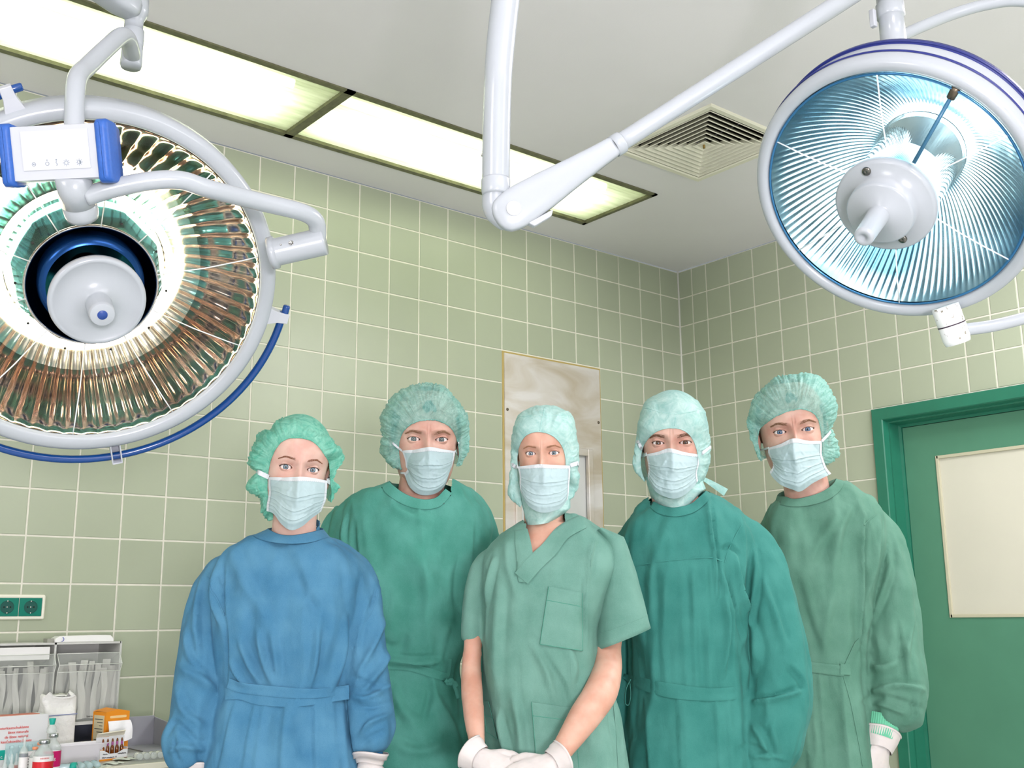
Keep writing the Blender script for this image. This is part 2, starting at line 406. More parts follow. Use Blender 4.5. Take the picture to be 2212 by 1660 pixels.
ceiling_light(*segs[2], 'recessed fluorescent ceiling panel above the larger operating lamp at upper left')
ceiling_light(*segs[1], 'recessed fluorescent ceiling panel further back along the strip, out of the picture on the left')
ceiling_light(*segs[0], 'recessed fluorescent ceiling panel at the far end of the strip, behind the camera')

# --- square air diffuser
MVENT = mat('cream_enamel_grille', (226, 224, 205), 0.45)
MDARK = mat('dark_duct', (28, 28, 24), 0.9)
def vent():
    x0, x1, y0, y1 = VENT; cx, cy = (x0+x1)/2, (y0+y1)/2; H = (x1-x0)/2
    t = thing('ceiling_vent', (cx, cy, TOP), 'square cream louvred air vent set in the ceiling beside the round lamp', 'air vent')
    def ring(mb, prof):
        mb.grid([[(sx*r, sy*r, z) for sx, sy in ((-1, -1), (1, -1), (1, 1), (-1, 1))] for r, z in prof], close_v=True)
    mb = MB(); ring(mb, [(H+.022, 0.0), (H+.022, -.004), (H+.016, -.009), (H-.004, -.009), (H-.008, -.004), (H-.008, .02)])
    obj('frame', mb, MVENT, t, smooth=False)
    n = 8
    for k in range(n):
        r = (H-.014)*(1-k/(n+0.2)); d = (H-.014)/(n+.2)
        mb = MB(); ring(mb, [(r, -.004), (r-.003, -.0065), (r-d*.92, .019), (r-d*.92, .021), (r-.003, -.0035), (r, -.004)])
        obj('louvre', mb, MVENT, t, smooth=False)
    mb = MB(); mb.box((-.018, -.018, .0), (.018, .018, .006)); obj('centre_plate', mb, MVENT, t, smooth=False)
    mb = MB().tube([(0, 0, -.014), (0, 0, .02)], .005, 10); obj('screw', mb, mat('brass_screw', (150, 125, 70), .4, metal=.8), t)
    mb = MB(); ring(mb, [(H+.005, 0.0), (H+.005, .16)]); mb.box((-H, -H, .16), (H, H, .165)); obj('duct', mb, MDARK, t, smooth=False)
vent()

# --- stainless panel with glazed hatch in the left wall
MSTEEL, nt, b = nodes('stained_brushed_steel'); N = nt.nodes.new; L = nt.links.new
tc = N('ShaderNodeTexCoord'); mp = N('ShaderNodeMapping'); mp.inputs['Scale'].default_value = (1.2, 1, 3.4); mp.inputs['Rotation'].default_value = (0, 0.35, 0)
n = N('ShaderNodeTexNoise'); n.inputs['Scale'].default_value = 2.2; n.inputs['Detail'].default_value = 7; n.inputs['Distortion'].default_value = 1.0
L(tc.outputs['Object'], mp.inputs['Vector']); L(mp.outputs[0], n.inputs['Vector'])
r = N('ShaderNodeValToRGB'); e = r.color_ramp.elements; e[0].color = (*lin((198, 186, 168)), 1); e[1].color = (*lin((230, 226, 226)), 1); e[0].position = .34; e[1].position = .66
L(n.outputs['Fac'], r.inputs['Fac']); L(r.outputs['Color'], b.inputs['Base Color']); b.inputs['Metallic'].default_value = 0.45; b.inputs['Roughness'].default_value = 0.4
MPANE = mat('frosted_pane', (206, 208, 206), 0.35, spec=0.4)
MSEAL = mat('aged_silicone', (178, 158, 96), 0.7)
MSCREW = mat('dark_screw', (105, 95, 80), 0.4, metal=0.8)
def hatch():
    x0, x1, z0, z1 = PANEL
    t = thing('window_1', (x0, 0, z0), None, None); t['kind'] = 'structure'
    w, h = x1-x0, z1-z0
    mb = MB(); mb.box((-.002, -.003, 0), (.007, 0.02, h+.002)); mb.box((w-.007, -.003, 0), (w+.002, 0.02, h+.002)); mb.box((.007, -.003, h-.007), (w-.007, 0.02, h+.002)); obj('window_seal', mb, MSEAL, t, smooth=False)
    a, bb, c = 0.072, w-.085, 2.0-z0            # opening
    mb = MB()
    for q in (((.007, 0), (a, h-.007)), ((bb, 0), (w-.007, h-.007)), ((a, c), (bb, h-.007))):
        mb.box((q[0][0], -.008, q[0][1]), (q[1][0], .01, q[1][1]))
    obj('window_surround', mb, MSTEEL, t, smooth=False)
    mb = MB()
    for q in (((a-.012, 0), (a+.020, c+.02)), ((bb-.020, 0), (bb+.012, c+.02)), ((a+.02, c-.014), (bb-.02, c+.02))):
        mb.box((q[0][0], -.02, q[0][1]), (q[1][0], .0, q[1][1]))
    obj('window_frame', mb, MSTEEL, t, smooth=False, bevel=.003)
    mb = MB(); mb.box((a, .006, 0), (bb, .012, c)); obj('window_pane', mb, MPANE, t, smooth=False)
    for sx in (.022, w-.022):
        mb = MB(); mb.lathe([(0, -.0035), (.006, -.003), (.0075, 0)], frame((sx, -.008, h-.27), (0, 1, 0)), 14)
        obj('window_screw', mb, MSCREW, t)
hatch()

# --- green steel door with a milky pane, in the right wall
MDG = mat('dark_green_gloss_paint', (34, 112, 88), 0.35, coat=0.2, var=(12, 0.06))
MDL = mat('green_door_laminate', (80, 134, 108), 0.4, var=(6, 0.04))
MMILK = mat('milky_door_glass', (205, 203, 186), 0.25, spec=0.4, var=(4, 0.02))
MGASK = mat('pane_gasket', (190, 186, 160), 0.5)
def door():
    y0, y1, z0, z1 = DOOR
    t = thing('door_1', (0, y1, 0), None, None); t['kind'] = 'structure'
    W = y1-y0
    # frame: profile of the steel casing, mitred round three sides  (offset from outer edge, depth x)
    prof = [(0, 0), (0, -.018), (.004, -.022), (.05, -.022), (.054, -.018), (.060, .012), (.066, .012), (.070, .075), (.082, .078), (.082, .11)]
    mb = MB(); P = []
    for d, x in prof:
        P.append([(x, -d, 0), (x, -d, z1-d), (x, -W+d, z1-d), (x, -W+d, 0)])
    mb.grid(P); o = obj('door_frame', mb, MDG, t, smooth=False); fix_normals(o)
    # white bead line scuffed along the frame edge
    a, bb = .084, W-.084; zz = z1-.084; X = .085
    py0, py1, pz0, pz1 = .232, W-.232, 1.222, 1.893
    mb = MB()
    for q in (((a, 0.01), (py0, zz)), ((py1, 0.01), (bb, zz)), ((py0, 0.01), (py1, pz0)), ((py0, pz1), (py1, zz))):
        mb.box((X, -q[0][0], q[0][1]), (X+.04, -q[1][0], q[1][1]))
    obj('door_leaf', mb, MDL, t, smooth=False)
    mb = MB()
    for q in (((py0-.004, pz0-.004), (py0+.010, pz1+.004)), ((py1-.010, pz0-.004), (py1+.004, pz1+.004)), ((py0, pz0-.004), (py1, pz0+.010)), ((py0, pz1-.010), (py1, pz1+.004))):
        mb.box((X-.005, -q[0][0], q[0][1]), (X+.02, -q[1][0], q[1][1]))
    obj('door_gasket', mb, MGASK, t, smooth=False, bevel=.002)
    mb = MB(); mb.box((X+.004, -py0, pz0), (X+.012, -py1, pz1)); obj('door_pane', mb, MMILK, t, smooth=False)
    mb = MB(); mb.tube([(X-.004, -bb+.07, 1.05), (X-.05, -bb+.07, 1.05), (X-.055, -bb+.08, 1.05), (X-.055, -bb+.19, 1.05)], .009, 12)
    obj('door_handle', mb, MSTEEL, t)
door()

# --- row of sockets on the left wall
MIV = mat('ivory_plastic', (232, 230, 214), 0.35)
MSOCK = mat('green_socket_plastic', (14, 118, 100), 0.3)
MSOCKD = mat('green_socket_well', (8, 78, 70), 0.45)
MCHR = mat('polished_chrome', (200, 200, 200), 0.12, metal=1.0)
def rrect(x0, x1, z0, z1, r, n=5):
    out = []
    for cx, cz, a in ((x1-r, z1-r, 0), (x0+r, z1-r, 90), (x0+r, z0+r, 180), (x1-r, z0+r, 270)):
        for k in range(n+1):
            t = math.radians(a+90*k/n); out.append((cx+r*math.cos(t), cz+r*math.sin(t)))
    return out
def plate(mb, x0, x1, z0, z1, r, prof, mi=0):
    """rounded plate standing out towards -Y; prof = (inset, y)"""
    P = [[(x, y, z) for x, z in rrect(x0+i, x1-i, z0+i, z1-i, max(r-i, .001))] for i, y in prof]
    mb.grid(P, close_v=True, mi=mi); n = len(P[0])
    mb.add(P[-1], [tuple(range(n))], mi)
def sockets():
    zc = 1.281; pitch = .0716; x1 = -3.149; n = 4; x0 = x1-n*pitch-.0145*2+.007
    t = thing('wall_socket_strip', (x1, 0, zc), 'ivory framed strip of dark green power sockets on the tiled wall above the bins', 'power socket')
    W = x1-x0
    mb = MB(); plate(mb, -W, 0, -.0395, .0395, .006, [(0, -.002), (0, -.009), (.003, -.012), (.0105, -.012), (.011, -.010)])
    obj('frame', mb, MIV, t)
    for k in range(n):
        cx = -.0072-.0034-pitch*(k+.5)+.0007
        mb = MB(); plate(mb, cx-.0345, cx+.0345, -.0285, .0285, .002, [(0, -.010), (0, -.0135), (.0008, -.0142)]); s = obj('socket', mb, MSOCK, t)
        mb = MB(); Mx = frame((cx, -.0143, 0), (0, -1, 0)); mb.lathe([(.0205, 0), (.0205, .0012), (.0195, .0012), (.019, -.001)], Mx, 40); mb.lathe([(.019, .0003), (0, .0003)], Mx, 40)
        obj('socket_well', mb, MSOCKD, s)
        mb = MB()
        for sx in (-.0095, .0095): mb.lathe([(.0026, .0008), (0, .0008)], frame((cx+sx, -.0143, 0), (0, -1, 0)), 14)
        obj('pin_hole', mb, MDARK, s)
        mb = MB(); mb.lathe([(.0, .002), (.0025, .0015), (.0028, .0)], frame((cx, -.0145, 0), (0, -1, 0)), 14)
        for sz in (-.0185, .0185): mb.box((cx-.002, -.018, sz-.002), (cx+.002, -.0145, sz+.002))
        obj('earth_contact', mb, MCHR, s)
sockets()
# ------------------------------------------------------------------ operating lamps and their arms
MWH = mat('white_enamel', (170, 176, 181), 0.25, spec=0.5, coat=0.12)
MWH2 = mat('satin_white_plastic', (186, 190, 196), 0.4)
MNAVY = mat('navy_rubber', (30, 40, 110), 0.35)
MBLUE = mat('blue_painted_rail', (8, 64, 130), 0.25, coat=0.4)
MBLUE2 = mat('blue_plastic_grip', (44, 92, 172), 0.45, var=(200, .08))
def mirror(name, a, b, rough=0.06):
    m, nt, p = nodes(name); N = nt.nodes.new; L = nt.links.new
    tc = N('ShaderNodeTexCoord'); n = N('ShaderNodeTexNoise'); n.inputs['Scale'].default_value = 3.5; n.inputs['Detail'].default_value = 2; L(tc.outputs['Object'], n.inputs['Vector'])
    r = N('ShaderNodeValToRGB'); r.color_ramp.elements[0].color = (*lin(a), 1); r.color_ramp.elements[1].color = (*lin(b), 1)
    r.color_ramp.elements[0].position = .4; r.color_ramp.elements[1].position = .6
    L(n.outputs['Fac'], r.inputs['Fac']); L(r.outputs['Color'], p.inputs['Base Color'])
    p.inputs['Metallic'].default_value = 1; p.inputs['Roughness'].default_value = rough
    n2 = N('ShaderNodeTexNoise'); n2.inputs['Scale'].default_value = 16; n2.inputs['Detail'].default_value = 1; L(tc.outputs['Object'], n2.inputs['Vector'])
    bp = N('ShaderNodeBump'); bp.inputs['Strength'].default_value = .35; bp.inputs['Distance'].default_value = .006; L(n2.outputs['Fac'], bp.inputs['Height']); L(bp.outputs[0], p.inputs['Normal'])
    return m
MMIR1 = mirror('reflection_tinted_mirror', (150, 116, 92), (224, 210, 198), .1)  # brown of the reflected room is put into the metal's colour
MMIR2 = mirror('cool_fluted_mirror', (96, 146, 168), (214, 232, 236), .2)
MFILT = mirror('dichroic_filter', (70, 150, 160), (120, 205, 200), .1)
MDISH = mirror('dark_teal_mirror', (20, 70, 78), (40, 120, 130), .12)
MCLR = mat('clear_cover_glass', (245, 252, 252), 0.02, trans=1.0, ior=1.12)
MSEAM = mat('pale_glass_seam', (235, 240, 240), 0.2, spec=.8)
MWARM = mat('halogen_bulb', (255, 240, 210), .4, emit=((255, 236, 205), 16))
MCOOL = mat('white_lamp_glass', (255, 255, 255), .4, emit=((245, 252, 255), 5.5))
def thin_glass():
    m, nt, p = nodes('thin_cover_glass'); N = nt.nodes.new; L = nt.links.new; out = nt.nodes['Material Output']
    tr = N('ShaderNodeBsdfTransparent'); tr.inputs['Color'].default_value = (.97, .99, .98, 1)
    gl = N('ShaderNodeBsdfGlossy'); gl.inputs['Roughness'].default_value = 0.03
    fr = N('ShaderNodeFresnel'); fr.inputs['IOR'].default_value = 1.4
    mx = N('ShaderNodeMixShader'); L(fr.outputs[0], mx.inputs[0]); L(tr.outputs[0], mx.inputs[1]); L(gl.outputs[0], mx.inputs[2]); L(mx.outputs[0], out.inputs['Surface'])
    return m
MGLASS = thin_glass()
def disp_ring(Rr, h):  # helper: point on lamp face
    return (Rr, h)
def fluted(prof, nf, amp, rings=0, ramp=0, seg=None, twist=0):
    """bowl of revolution whose wall is pressed into nf radial flutes (and rings of steps)"""
    seg = seg or nf*6; prof = np.array(prof, float); P = []
    t = np.linspace(0, 2*np.pi, seg, endpoint=False)
    d = np.gradient(prof, axis=0); nn = np.stack([-d[:, 1], d[:, 0]], 1); nn /= np.linalg.norm(nn, axis=1)[:, None]+1e-9
    for i, (r, h) in enumerate(prof):
        s = i/(len(prof)-1); fade = min(1, 8*s, 8*(1-s))
        fl = amp*fade*np.abs(np.sin(nf*t/2+twist*s))*(r/prof[0][0])
        if rings: fl = fl+ramp*fade*abs(math.sin(rings*math.pi*s))
        rr = r+nn[i, 0]*fl; hh = h+nn[i, 1]*fl
        P.append(np.stack([rr*np.cos(t), rr*np.sin(t), hh+0*t], 1))
    return MB().grid(P, close_v=True)

# ---------- the larger lamp, upper left
L1C = at(200, 618, 2.2); vcam = CAM-L1C; vcam /= np.linalg.norm(vcam)
_x = np.cross([0, 0, 1], vcam); _x /= np.linalg.norm(_x)
def rot(v, k, a): k = np.array(k)/np.linalg.norm(k); return v*math.cos(a)+np.cross(k, v)*math.sin(a)+k*(k@v)*(1-math.cos(a))
dn = -UP+RX*.34; dn -= vcam*(dn@vcam); dn /= np.linalg.norm(dn); n1 = vcam*math.cos(math.radians(22))+dn*math.sin(math.radians(22))
L1 = frame((0, 0, 0), n1)
lamp = thing('operating_lamp', tuple(L1C), 'large round operating lamp with faceted mirror tinted with amber-brown reflections and blue rail, upper left', 'operating lamp')
R1 = .372
mb = MB().lathe([(R1-.036, .004), (R1-.034, .014), (R1-.028, .018), (R1-.012, .018), (R1-.004, .012), (R1, .0), (R1, -.042), (R1-.006, -.052), (R1-.05, -.075), (.22, -.15), (.10, -.185), (0, -.19)], L1, 128)
obj('housing', mb, MWH, lamp)
ch = [(R1-.037, .006)]+[(r, -.135*(1-((r-.145)/(R1-.037-.145))**1.5)) for r in np.linspace(R1-.04, .150, 26)]
mb = fluted(ch, 60, .0045, 4, .0016, 60*8); V = xf(L1, mb.verts()); mb.v = [V]
nring = 60*8; cutr = 15      # outer zone tinted brown to imitate reflections, inner zone satin and lit by the halogen ring
fo = [f for f in mb.f if min(f)//nring < cutr]; fi = [f for f in mb.f if min(f)//nring >= cutr]; mo, mi_ = MB(), MB(); mo.add(V, fo); mi_.add(V, fi)
ro = obj('reflector', mo, MMIR1, lamp); ri = obj('inner_reflector', mi_, mirror('satin_inner_mirror', (206, 196, 180), (240, 236, 228), .17), lamp)
for q in (ro, ri):
    bm = bmesh.new(); bm.from_mesh(q.data); bmesh.ops.delete(bm, geom=[v for v in bm.verts if not v.link_faces], context='VERTS'); bm.to_mesh(q.data); bm.free()
mb = fluted([(.158, -.115), (.150, -.06), (.134, -.012), (.126, -.006)], 10, .005, seg=240); mb.v = [xf(L1, mb.verts())]; obj('filter_ring', mb, MFILT, lamp)
mb = MB().lathe([(.1275, -.008), (.129, -.002), (.127, .002), (.1235, .0), (.1235, -.006)], L1, 96); obj('bezel_ring', mb, MCHR, lamp)
mb = MB().lathe([(.125, -.01), (.118, -.03), (.09, -.062), (.04, -.08), (0, -.082)], L1, 96); obj('centre_dish', mb, MDISH, lamp)
mb = MB().lathe([(.100, -.05), (.103, -.02), (.1, .0), (.088, .004)], L1, 96); obj('blue_skirt', mb, mat('deep_blue_anodised', (24, 70, 130), .25, metal=.7), lamp)
# halogen bulb ring shining on to the mirror from behind the filter glass
mb = MB()
tt = np.linspace(0, 2*np.pi, 64, endpoint=False)
mb.tube([(.168*math.cos(a), .168*math.sin(a), -.098) for a in np.append(tt, 0)], 0.008, 8, caps=False); mb.v = [xf(L1, np.concatenate(mb.v))]
obj('halogen_ring', mb, MWARM, lamp)
hub = MB().lathe([(.03, -.12), (.03, -.03), (.075, -.02), (.09, .012), (.0915, .024), (.0895, .031), (.082, .033), (.081, .0315), (.05, .037), (.026, .041), (.0245, .046), (.0245, .088), (.0225, .098), (.0215, .0985), (0, .0985)], L1@np.array(frame((0, 0, .055), (0, 0, 1), (0, 1, 0))), 96)
obj('hub_cover', hub, MWH, lamp)
mb = MB().lathe([(.0095, .1536), (.009, .1544), (0, .1546)], L1, 32); obj('hub_button', mb, mat('button_navy', (40, 70, 140), .4), lamp)
# front glass with its ten seams
mb = MB().lathe([(.335, .004), (.30, .010), (.22, .014), (.13, .012)], L1, 128); obj('cover_glass', mb, MGLASS, lamp)
for k in range(10):
    a = 2*math.pi*(k+.5)/10+.05; mb = MB()
    pr = [(.126, .0035), (.158, .006), (.22, .0150), (.30, .0112), (.335, .006)]
    mb.tube(xf(L1, [(r*math.cos(a), r*math.sin(a), h) for r, h in pr]), .0013, 8)
    obj('glass_seam', mb, MSEAM, lamp)
for k in range(10):
    a = 2*math.pi*k/10+.1; mb = MB().lathe([(0, .002), (.0025, .0015), (.0028, 0)], L1@np.array(frame((.143*math.cos(a), .143*math.sin(a), .006), (0, 0, 1), (0, 1, 0))), 12)
    obj('filter_screw', mb, MDARK, lamp)
# blue rail round the lower half, on three white brackets
rr = R1+.026
def lp(px, py): # angle on lamp face of a pixel
    D = ray(px, py); c = L1C; tpar = ((c-CAM)@n1)/(D@n1); q = CAM+D*tpar-c; A = np.array(L1)[:3, :3]; return math.atan2(q@A[:, 1], q@A[:, 0]), np.linalg.norm(q)
a0, q0 = lp(628, 690); a1, q1 = lp(22, 215); a0b = a0; a2, q2 = lp(255, 1012)
if a1 > 0: a1 -= 2*math.pi
rr = R1+.030
angs = np.linspace(a0+.03, a1-.03, 90)
mb = MB().tube(xf(L1, [(rr*math.cos(a), rr*math.sin(a), -.006) for a in angs]), .0085, 16); obj('rail', mb, MBLUE, lamp)
for nm, a in (('rail_bracket', a0), ('rail_bracket', a2), ('rail_bracket', a1)):
    Mb = np.array(L1)@np.array(frame((0, 0, 0), (0, 0, 1), (-math.sin(a), math.cos(a), 0)))
    # local x = radial
    mb = MB()
    if a == a2:
        for q in (((R1-.004, -.011, -.022), (R1+.042, -.008, .012)), ((R1-.004, .008, -.022), (R1+.042, .011, .012)), ((R1+.039, -.011, -.022), (R1+.042, .011, .012)), ((R1-.004, -.011, -.022), (R1+.042, .011, -.018))): mb.box(*q, 0, Mb)
    else:
        P = []
        for x, w0, z0_, z1_ in ((R1-.008, .020, -.02, .008), (R1+.02, .012, -.018, .006), (R1+.042, .011, -.016, .006)):
            P.append([(x, -w0, z0_), (x, w0, z0_), (x, w0, z1_), (x, -w0, z1_)])
        mb.grid(xf(Mb, np.array(P).reshape(-1, 3)).reshape(3, 4, 3), close_v=True, caps=True)
    br = obj(nm, mb, MWH2, lamp, smooth=False, bevel=.0015)
    if a != a2:
        s = 1 if a == a0 else -1
        mb = MB().lathe([(0, .02), (.0065, .0195), (.0078, .017), (.0078, 0)], Mb@np.array(frame((rr+.003, s*.009, -.004), (0, s, 0), (1, 0, 0))), 20)
        obj('rail_end_cap', mb, MBLUE, br)

# ---------- its hanging yoke
arm = thing('lamp_arm', tuple(at(290, 60, 2.35)), 'white jointed lamp arm with control box, holding the large operating lamp at upper left', 'lamp arm')
A0p = np.array(arm.location)
def rel(px, py, D, o=None): return at(px, py, D)-(A0p if o is None else o)
def armtube(name, pts, rad, par, o=None, m=None, n=8, seg=20):
    P = smoothpath([rel(*p, o=o) for p in pts], n)
    r = rad if np.isscalar(rad) else np.interp(np.linspace(0, 1, len(P)), np.linspace(0, 1, len(rad)), rad)
    return obj(name, MB().tube(P, r, seg), m or MWH, par)
top = rel(305, -60, 2.35)
# spring arm end coming from the upper left
mb = MB(); P0, P1 = rel(120, -95, 2.2), rel(292, 22, 2.33)
_lw = A0p+P0; obj('ceiling_tube', MB().tube([P0+np.array([0, 0, -.02]), (P0[0], P0[1], ROOM_H-A0p[2]-.01)], .028, 28), MWH, arm)
obj('ceiling_mount', MB().lathe([(0, -.001), (.09, -.001), (.09, -.02), (.06, -.05), (.04, -.06), (.03, -.06)], frame((P0[0], P0[1], ROOM_H-A0p[2]), (0, 0, 1), RX), 40), MWH, arm)
ax = P1-P0; ax /= np.linalg.norm(ax); sd = np.cross(ax, (0, 0, 1)); sd /= np.linalg.norm(sd)
Pg = []
for s, hw, hh in ((0, .028, .026), (.3, .03, .028), (.8, .03, .028), (.97, .026, .024), (1.03, .016, .014)):
    c = P0+(P1-P0)*s; up_ = np.cross(sd, ax)
    Pg.append([c+sd*hw*np.sign(math.cos(t))*abs(math.cos(t))**.5+up_*hh*np.sign(math.sin(t))*abs(math.sin(t))**.5 for t in np.linspace(0, 2*np.pi, 24, endpoint=False)])
mb.grid(Pg, close_v=True, caps=True); obj('spring_arm', mb, MWH, arm)
def vlathe(name, px, py0, D, prof, par, o=None, m=None, tilt=(0, 0, -1)):
    """turned part hanging down from the pixel"""
    c = rel(px, py0, D, o); return obj(name, MB().lathe(prof, frame(c, tilt, RX), 40), m or MWH, par)
S = 2.35/F_PX
vlathe('spindle', 292, 10, 2.35, [(0, -.03), (.028, -.03), (.0285, .02), (.022, .034), (.0195, .04), (.0195, 60*S), (.0215, 61*S), (.0225, 62*S), (.0225, 95*S), (.0218, 97*S), (.0222, 98*S), (.0222, 142*S), (.0205, 148*S), (0, 148.5*S)], arm)
for q in (-12, 12):
    mb = MB().lathe([(0, .001), (.002, .0008), (.0022, 0)], frame(rel(288+q, 152, 2.345), -FW*.4+np.array([0, 0, -1]), RX), 10); obj('screw', mb, MDARK, arm)
armtube('yoke_tube', [(286, 128, 2.33), (284, 110, 2.29), (276, 84, 2.24), (262, 78, 2.2), (235, 100, 2.14), (190, 143, 2.05), (170, 163, 2.0), (163, 190, 1.97), (161, 240, 1.95), (160, 290, 1.94)], .0172, arm, n=8)
# control box: cranked white case with blue grips
bc = rel(124, 332, 1.93); bz = -FW*.95+np.array([0, 0, -.12]); Bx = frame(bc, bz, UP+RX*-.05)
k = 1.93/F_PX; mb = MB()
Pb = []
for z, s in ((-.05, .90), (-.02, 1.0), (.006, 1.0), (.012, .97)):
    Pb.append([(x, y, z) for x, y in rrect(-98*k*s, 98*k*s, -57*k*s, 60*k*s, .004)])
mb.grid(xf(Bx, np.array(Pb).reshape(-1, 3)).reshape(4, -1, 3), close_v=True, caps=True)
box = obj('control_box', mb, MWH2, arm, smooth=True, sharp=40)
mb = MB(); mb.box((-69*k, -35*k, .012), (75*k, 48*k, .0135), 0, Bx); obj('keypad_panel', mb, mat('keypad_film', (196, 200, 208), .3), box, smooth=False)
MICON = mat('grey_icon_print', (130, 140, 150), .6)
def icon(cx, cy, kind):
    mb = MB(); c = np.array(Bx)@frame((cx*k, cy*k, .0137), (0, 0, 1), (0, 1, 0)); r = 4.2*k
    mb.lathe([(r, 0), (r, .0002), (r-.0007, .0002), (r-.0007, 0)], c, 24)
    if kind == 1: mb.lathe([(.0012, .0002), (0, .0002)], c, 12)
    if kind == 2: mb.lathe([(.0011, .0002), (0, .0002)], np.array(c)@frame((0, 7.5*k, 0), (0, 0, 1), (0, 1, 0)), 12)
    if kind in (3, 4):
        for j in range(8):
            a = j*math.pi/4; mb.tube(xf(c, [(r*1.25*math.cos(a), r*1.25*math.sin(a), 0), (r*1.7*math.cos(a), r*1.7*math.sin(a), 0)]), .0004, 6)
    if kind == 4:
        t = np.linspace(-math.pi/2, math.pi/2, 12); mb.add(xf(c, [(0, 0, .0002)]+[(r*.95*math.cos(a), r*.95*math.sin(a), .0002) for a in t]), [(0, i, i+1) for i in range(1, 12)])
    if kind == 5:
        mb = MB(); mb.tube(xf(c, [(0, .004, 0), (-.001, .001, 0), (.0012, -.001, 0), (0, -.004, 0)]), .0005, 6); mb.lathe([(.0013, .0002), (0, .0002)], np.array(c)@frame((0, .006, 0), (0, 0, 1), (0, 1, 0)), 12)
    obj('keypad_symbol', mb, MICON, box)
for cx, kd in ((-46, 1), (-17, 2), (3, 5), (24, 3), (52, 4)): icon(cx, -22, kd)
for sx in (-1, 1):
    mb = MB(); Pb = []
    for z, s, w in ((-.055, .86, 11), (-.03, 1.0, 14), (.006, 1.03, 15), (.016, .96, 12), (.019, .86, 7)):
        Pb.append([(sx*104*k+x, y, z) for x, y in rrect(-w*k, w*k, -66*k*s, 66*k*s, .006)])
    mb.grid(xf(Bx, np.array(Pb).reshape(-1, 3)).reshape(5, -1, 3), close_v=True, caps=True)
    obj('blue_grip', mb, MBLUE2, box)
# lower hub and the cranked side tube to the lamp rim
axd = rel(182, 478, 1.99)-rel(158, 380, 1.93); axd /= np.linalg.norm(axd)
mb = MB(); c0 = rel(155, 375, 1.94); LL = np.linalg.norm(rel(184, 478, 1.99)-c0)
mb.lathe([(0, 0), (.031, 0), (.0315, LL*.66), (.030, LL*.665), (.030, LL*.675), (.0305, LL*.68), (.030, LL*.9), (.028, LL*.985), (0, LL)], frame(c0, axd, RX), 40); obj('lower_hub', mb, MWH, arm)
armtube('side_tube', [(185, 425, 1.96), (240, 408, 1.97), (320, 392, 1.99), (390, 390, 2.01), (450, 408, 2.04), (560, 436, 2.12), (650, 458, 2.18), (680, 476, 2.21), (686, 500, 2.23), (684, 522, 2.24)], .0175, arm, n=10)
c0 = rel(596, 545, 2.235); c1 = rel(702, 521, 2.235); LL = np.linalg.norm(c1-c0)
mb = MB().lathe([(0, -.012), (.0335, -.012), (.034, .0), (.0295, .002), (.0285, .004), (.0285, LL-.003), (.0275, LL), (0, LL)], frame(c0, c1-c0), 40); pv = obj('pivot', mb, MWH, arm)
for px, py, r in ((629, 525, .0052), (607, 529, .002)):
    mb = MB().lathe([(r, 0), (r, .001), (r*.82, .0012), (r*.8, .0006), (0, .0006)], frame(rel(px, py, 2.2345-.0275), -FW+UP*.25), 24); obj('pivot_screw', mb, MCHR, pv)

# ---------- the long articulated arm in the middle
o2 = at(1078, 450, 2.0)
arm2 = thing('lamp_arm', tuple(o2), 'white cranked lamp arm crossing the middle of the ceiling, thick joint at its elbow', 'lamp arm')
k2 = 2.0/F_PX
_tp = at(1112, -170, 2.03); _cz = _tp.copy(); _cz[2] = ROOM_H
obj('ceiling_mount', MB().lathe([(0, -.001), (.09, -.001), (.09, -.02), (.06, -.05), (.04, -.06), (.03, -.06)], frame(_cz-o2, (0, 0, 1), RX), 40), MWH, arm2)
obj('ceiling_tube', MB().tube([_tp-o2, (_tp+_cz)/2-o2, _cz-o2-np.array([0, 0, .02])], .0262, 28), MWH, arm2)
armtube('upright_tube', [(1112, -170, 2.03), (1102, -80, 2.02), (1092, 0, 2.02), (1082, 90, 2.01), (1076, 170, 2.0), (1073, 260, 2.0), (1071, 395, 2.0)], [31*k2]*4+[30*k2]*3, arm2, o2, n=10, seg=32)
mb = MB(); cc = rel(1071, 388, 2.0, o2)
mb.lathe([(.0, 0), (31.2*k2, 0), (31.6*k2, .003), (31.6*k2, .022), (30*k2, .028), (29*k2, .031), (0, .031)], frame(cc, (0, 0, -1), RX), 40); obj('collar', mb, MWH, arm2)
# elbow: rounded knuckle
mb = MB()
mb.tube(smoothpath([rel(1071, 408, 2.0, o2), rel(1070, 440, 2.0, o2), rel(1080, 462, 2.0, o2), rel(1100, 475, 1.995, o2), rel(1128, 480, 1.99, o2)], 8), [29*k2]*8+[30*k2]*8+[28*k2]*8+[20*k2]*8+[10*k2], 28)
V, Fc = remesh(mb, .003, 4); mb = MB().add(V, Fc); obj('elbow_knuckle', mb, MWH, arm2)
# spring arm: tapering flat-sided casing
pa, pb = rel(1112, 452, 1.985, o2), rel(1325, 318, 2.02, o2)
ax = pb-pa; Lh = np.linalg.norm(ax); ax /= Lh; fr = -FW-ax*(-FW@ax); fr /= np.linalg.norm(fr); up_ = np.cross(fr, ax)
if up_[2] < 0: up_ = -up_
mb = MB(); Pg = []
for s, hw, hh in ((-.30, 8, 7), (-.29, 16, 11), (-.26, 28, 14), (-.2, 37, 17), (-.1, 42, 19), (0, 44, 20), (.1, 44, 20), (.3, 40, 21), (.6, 31, 21), (.85, 25, 21), (.97, 23, 21), (1.0, 22, 20.5)):
    s2 = s if s >= 0 else s*.62
    c = pa+ax*Lh*s2
    Pg.append([c+up_*hw*k2*np.sign(math.cos(t))*abs(math.cos(t))**.7+fr*hh*k2*np.sign(math.sin(t))*abs(math.sin(t))**.5 for t in np.linspace(0, 2*np.pi, 40, endpoint=False)])
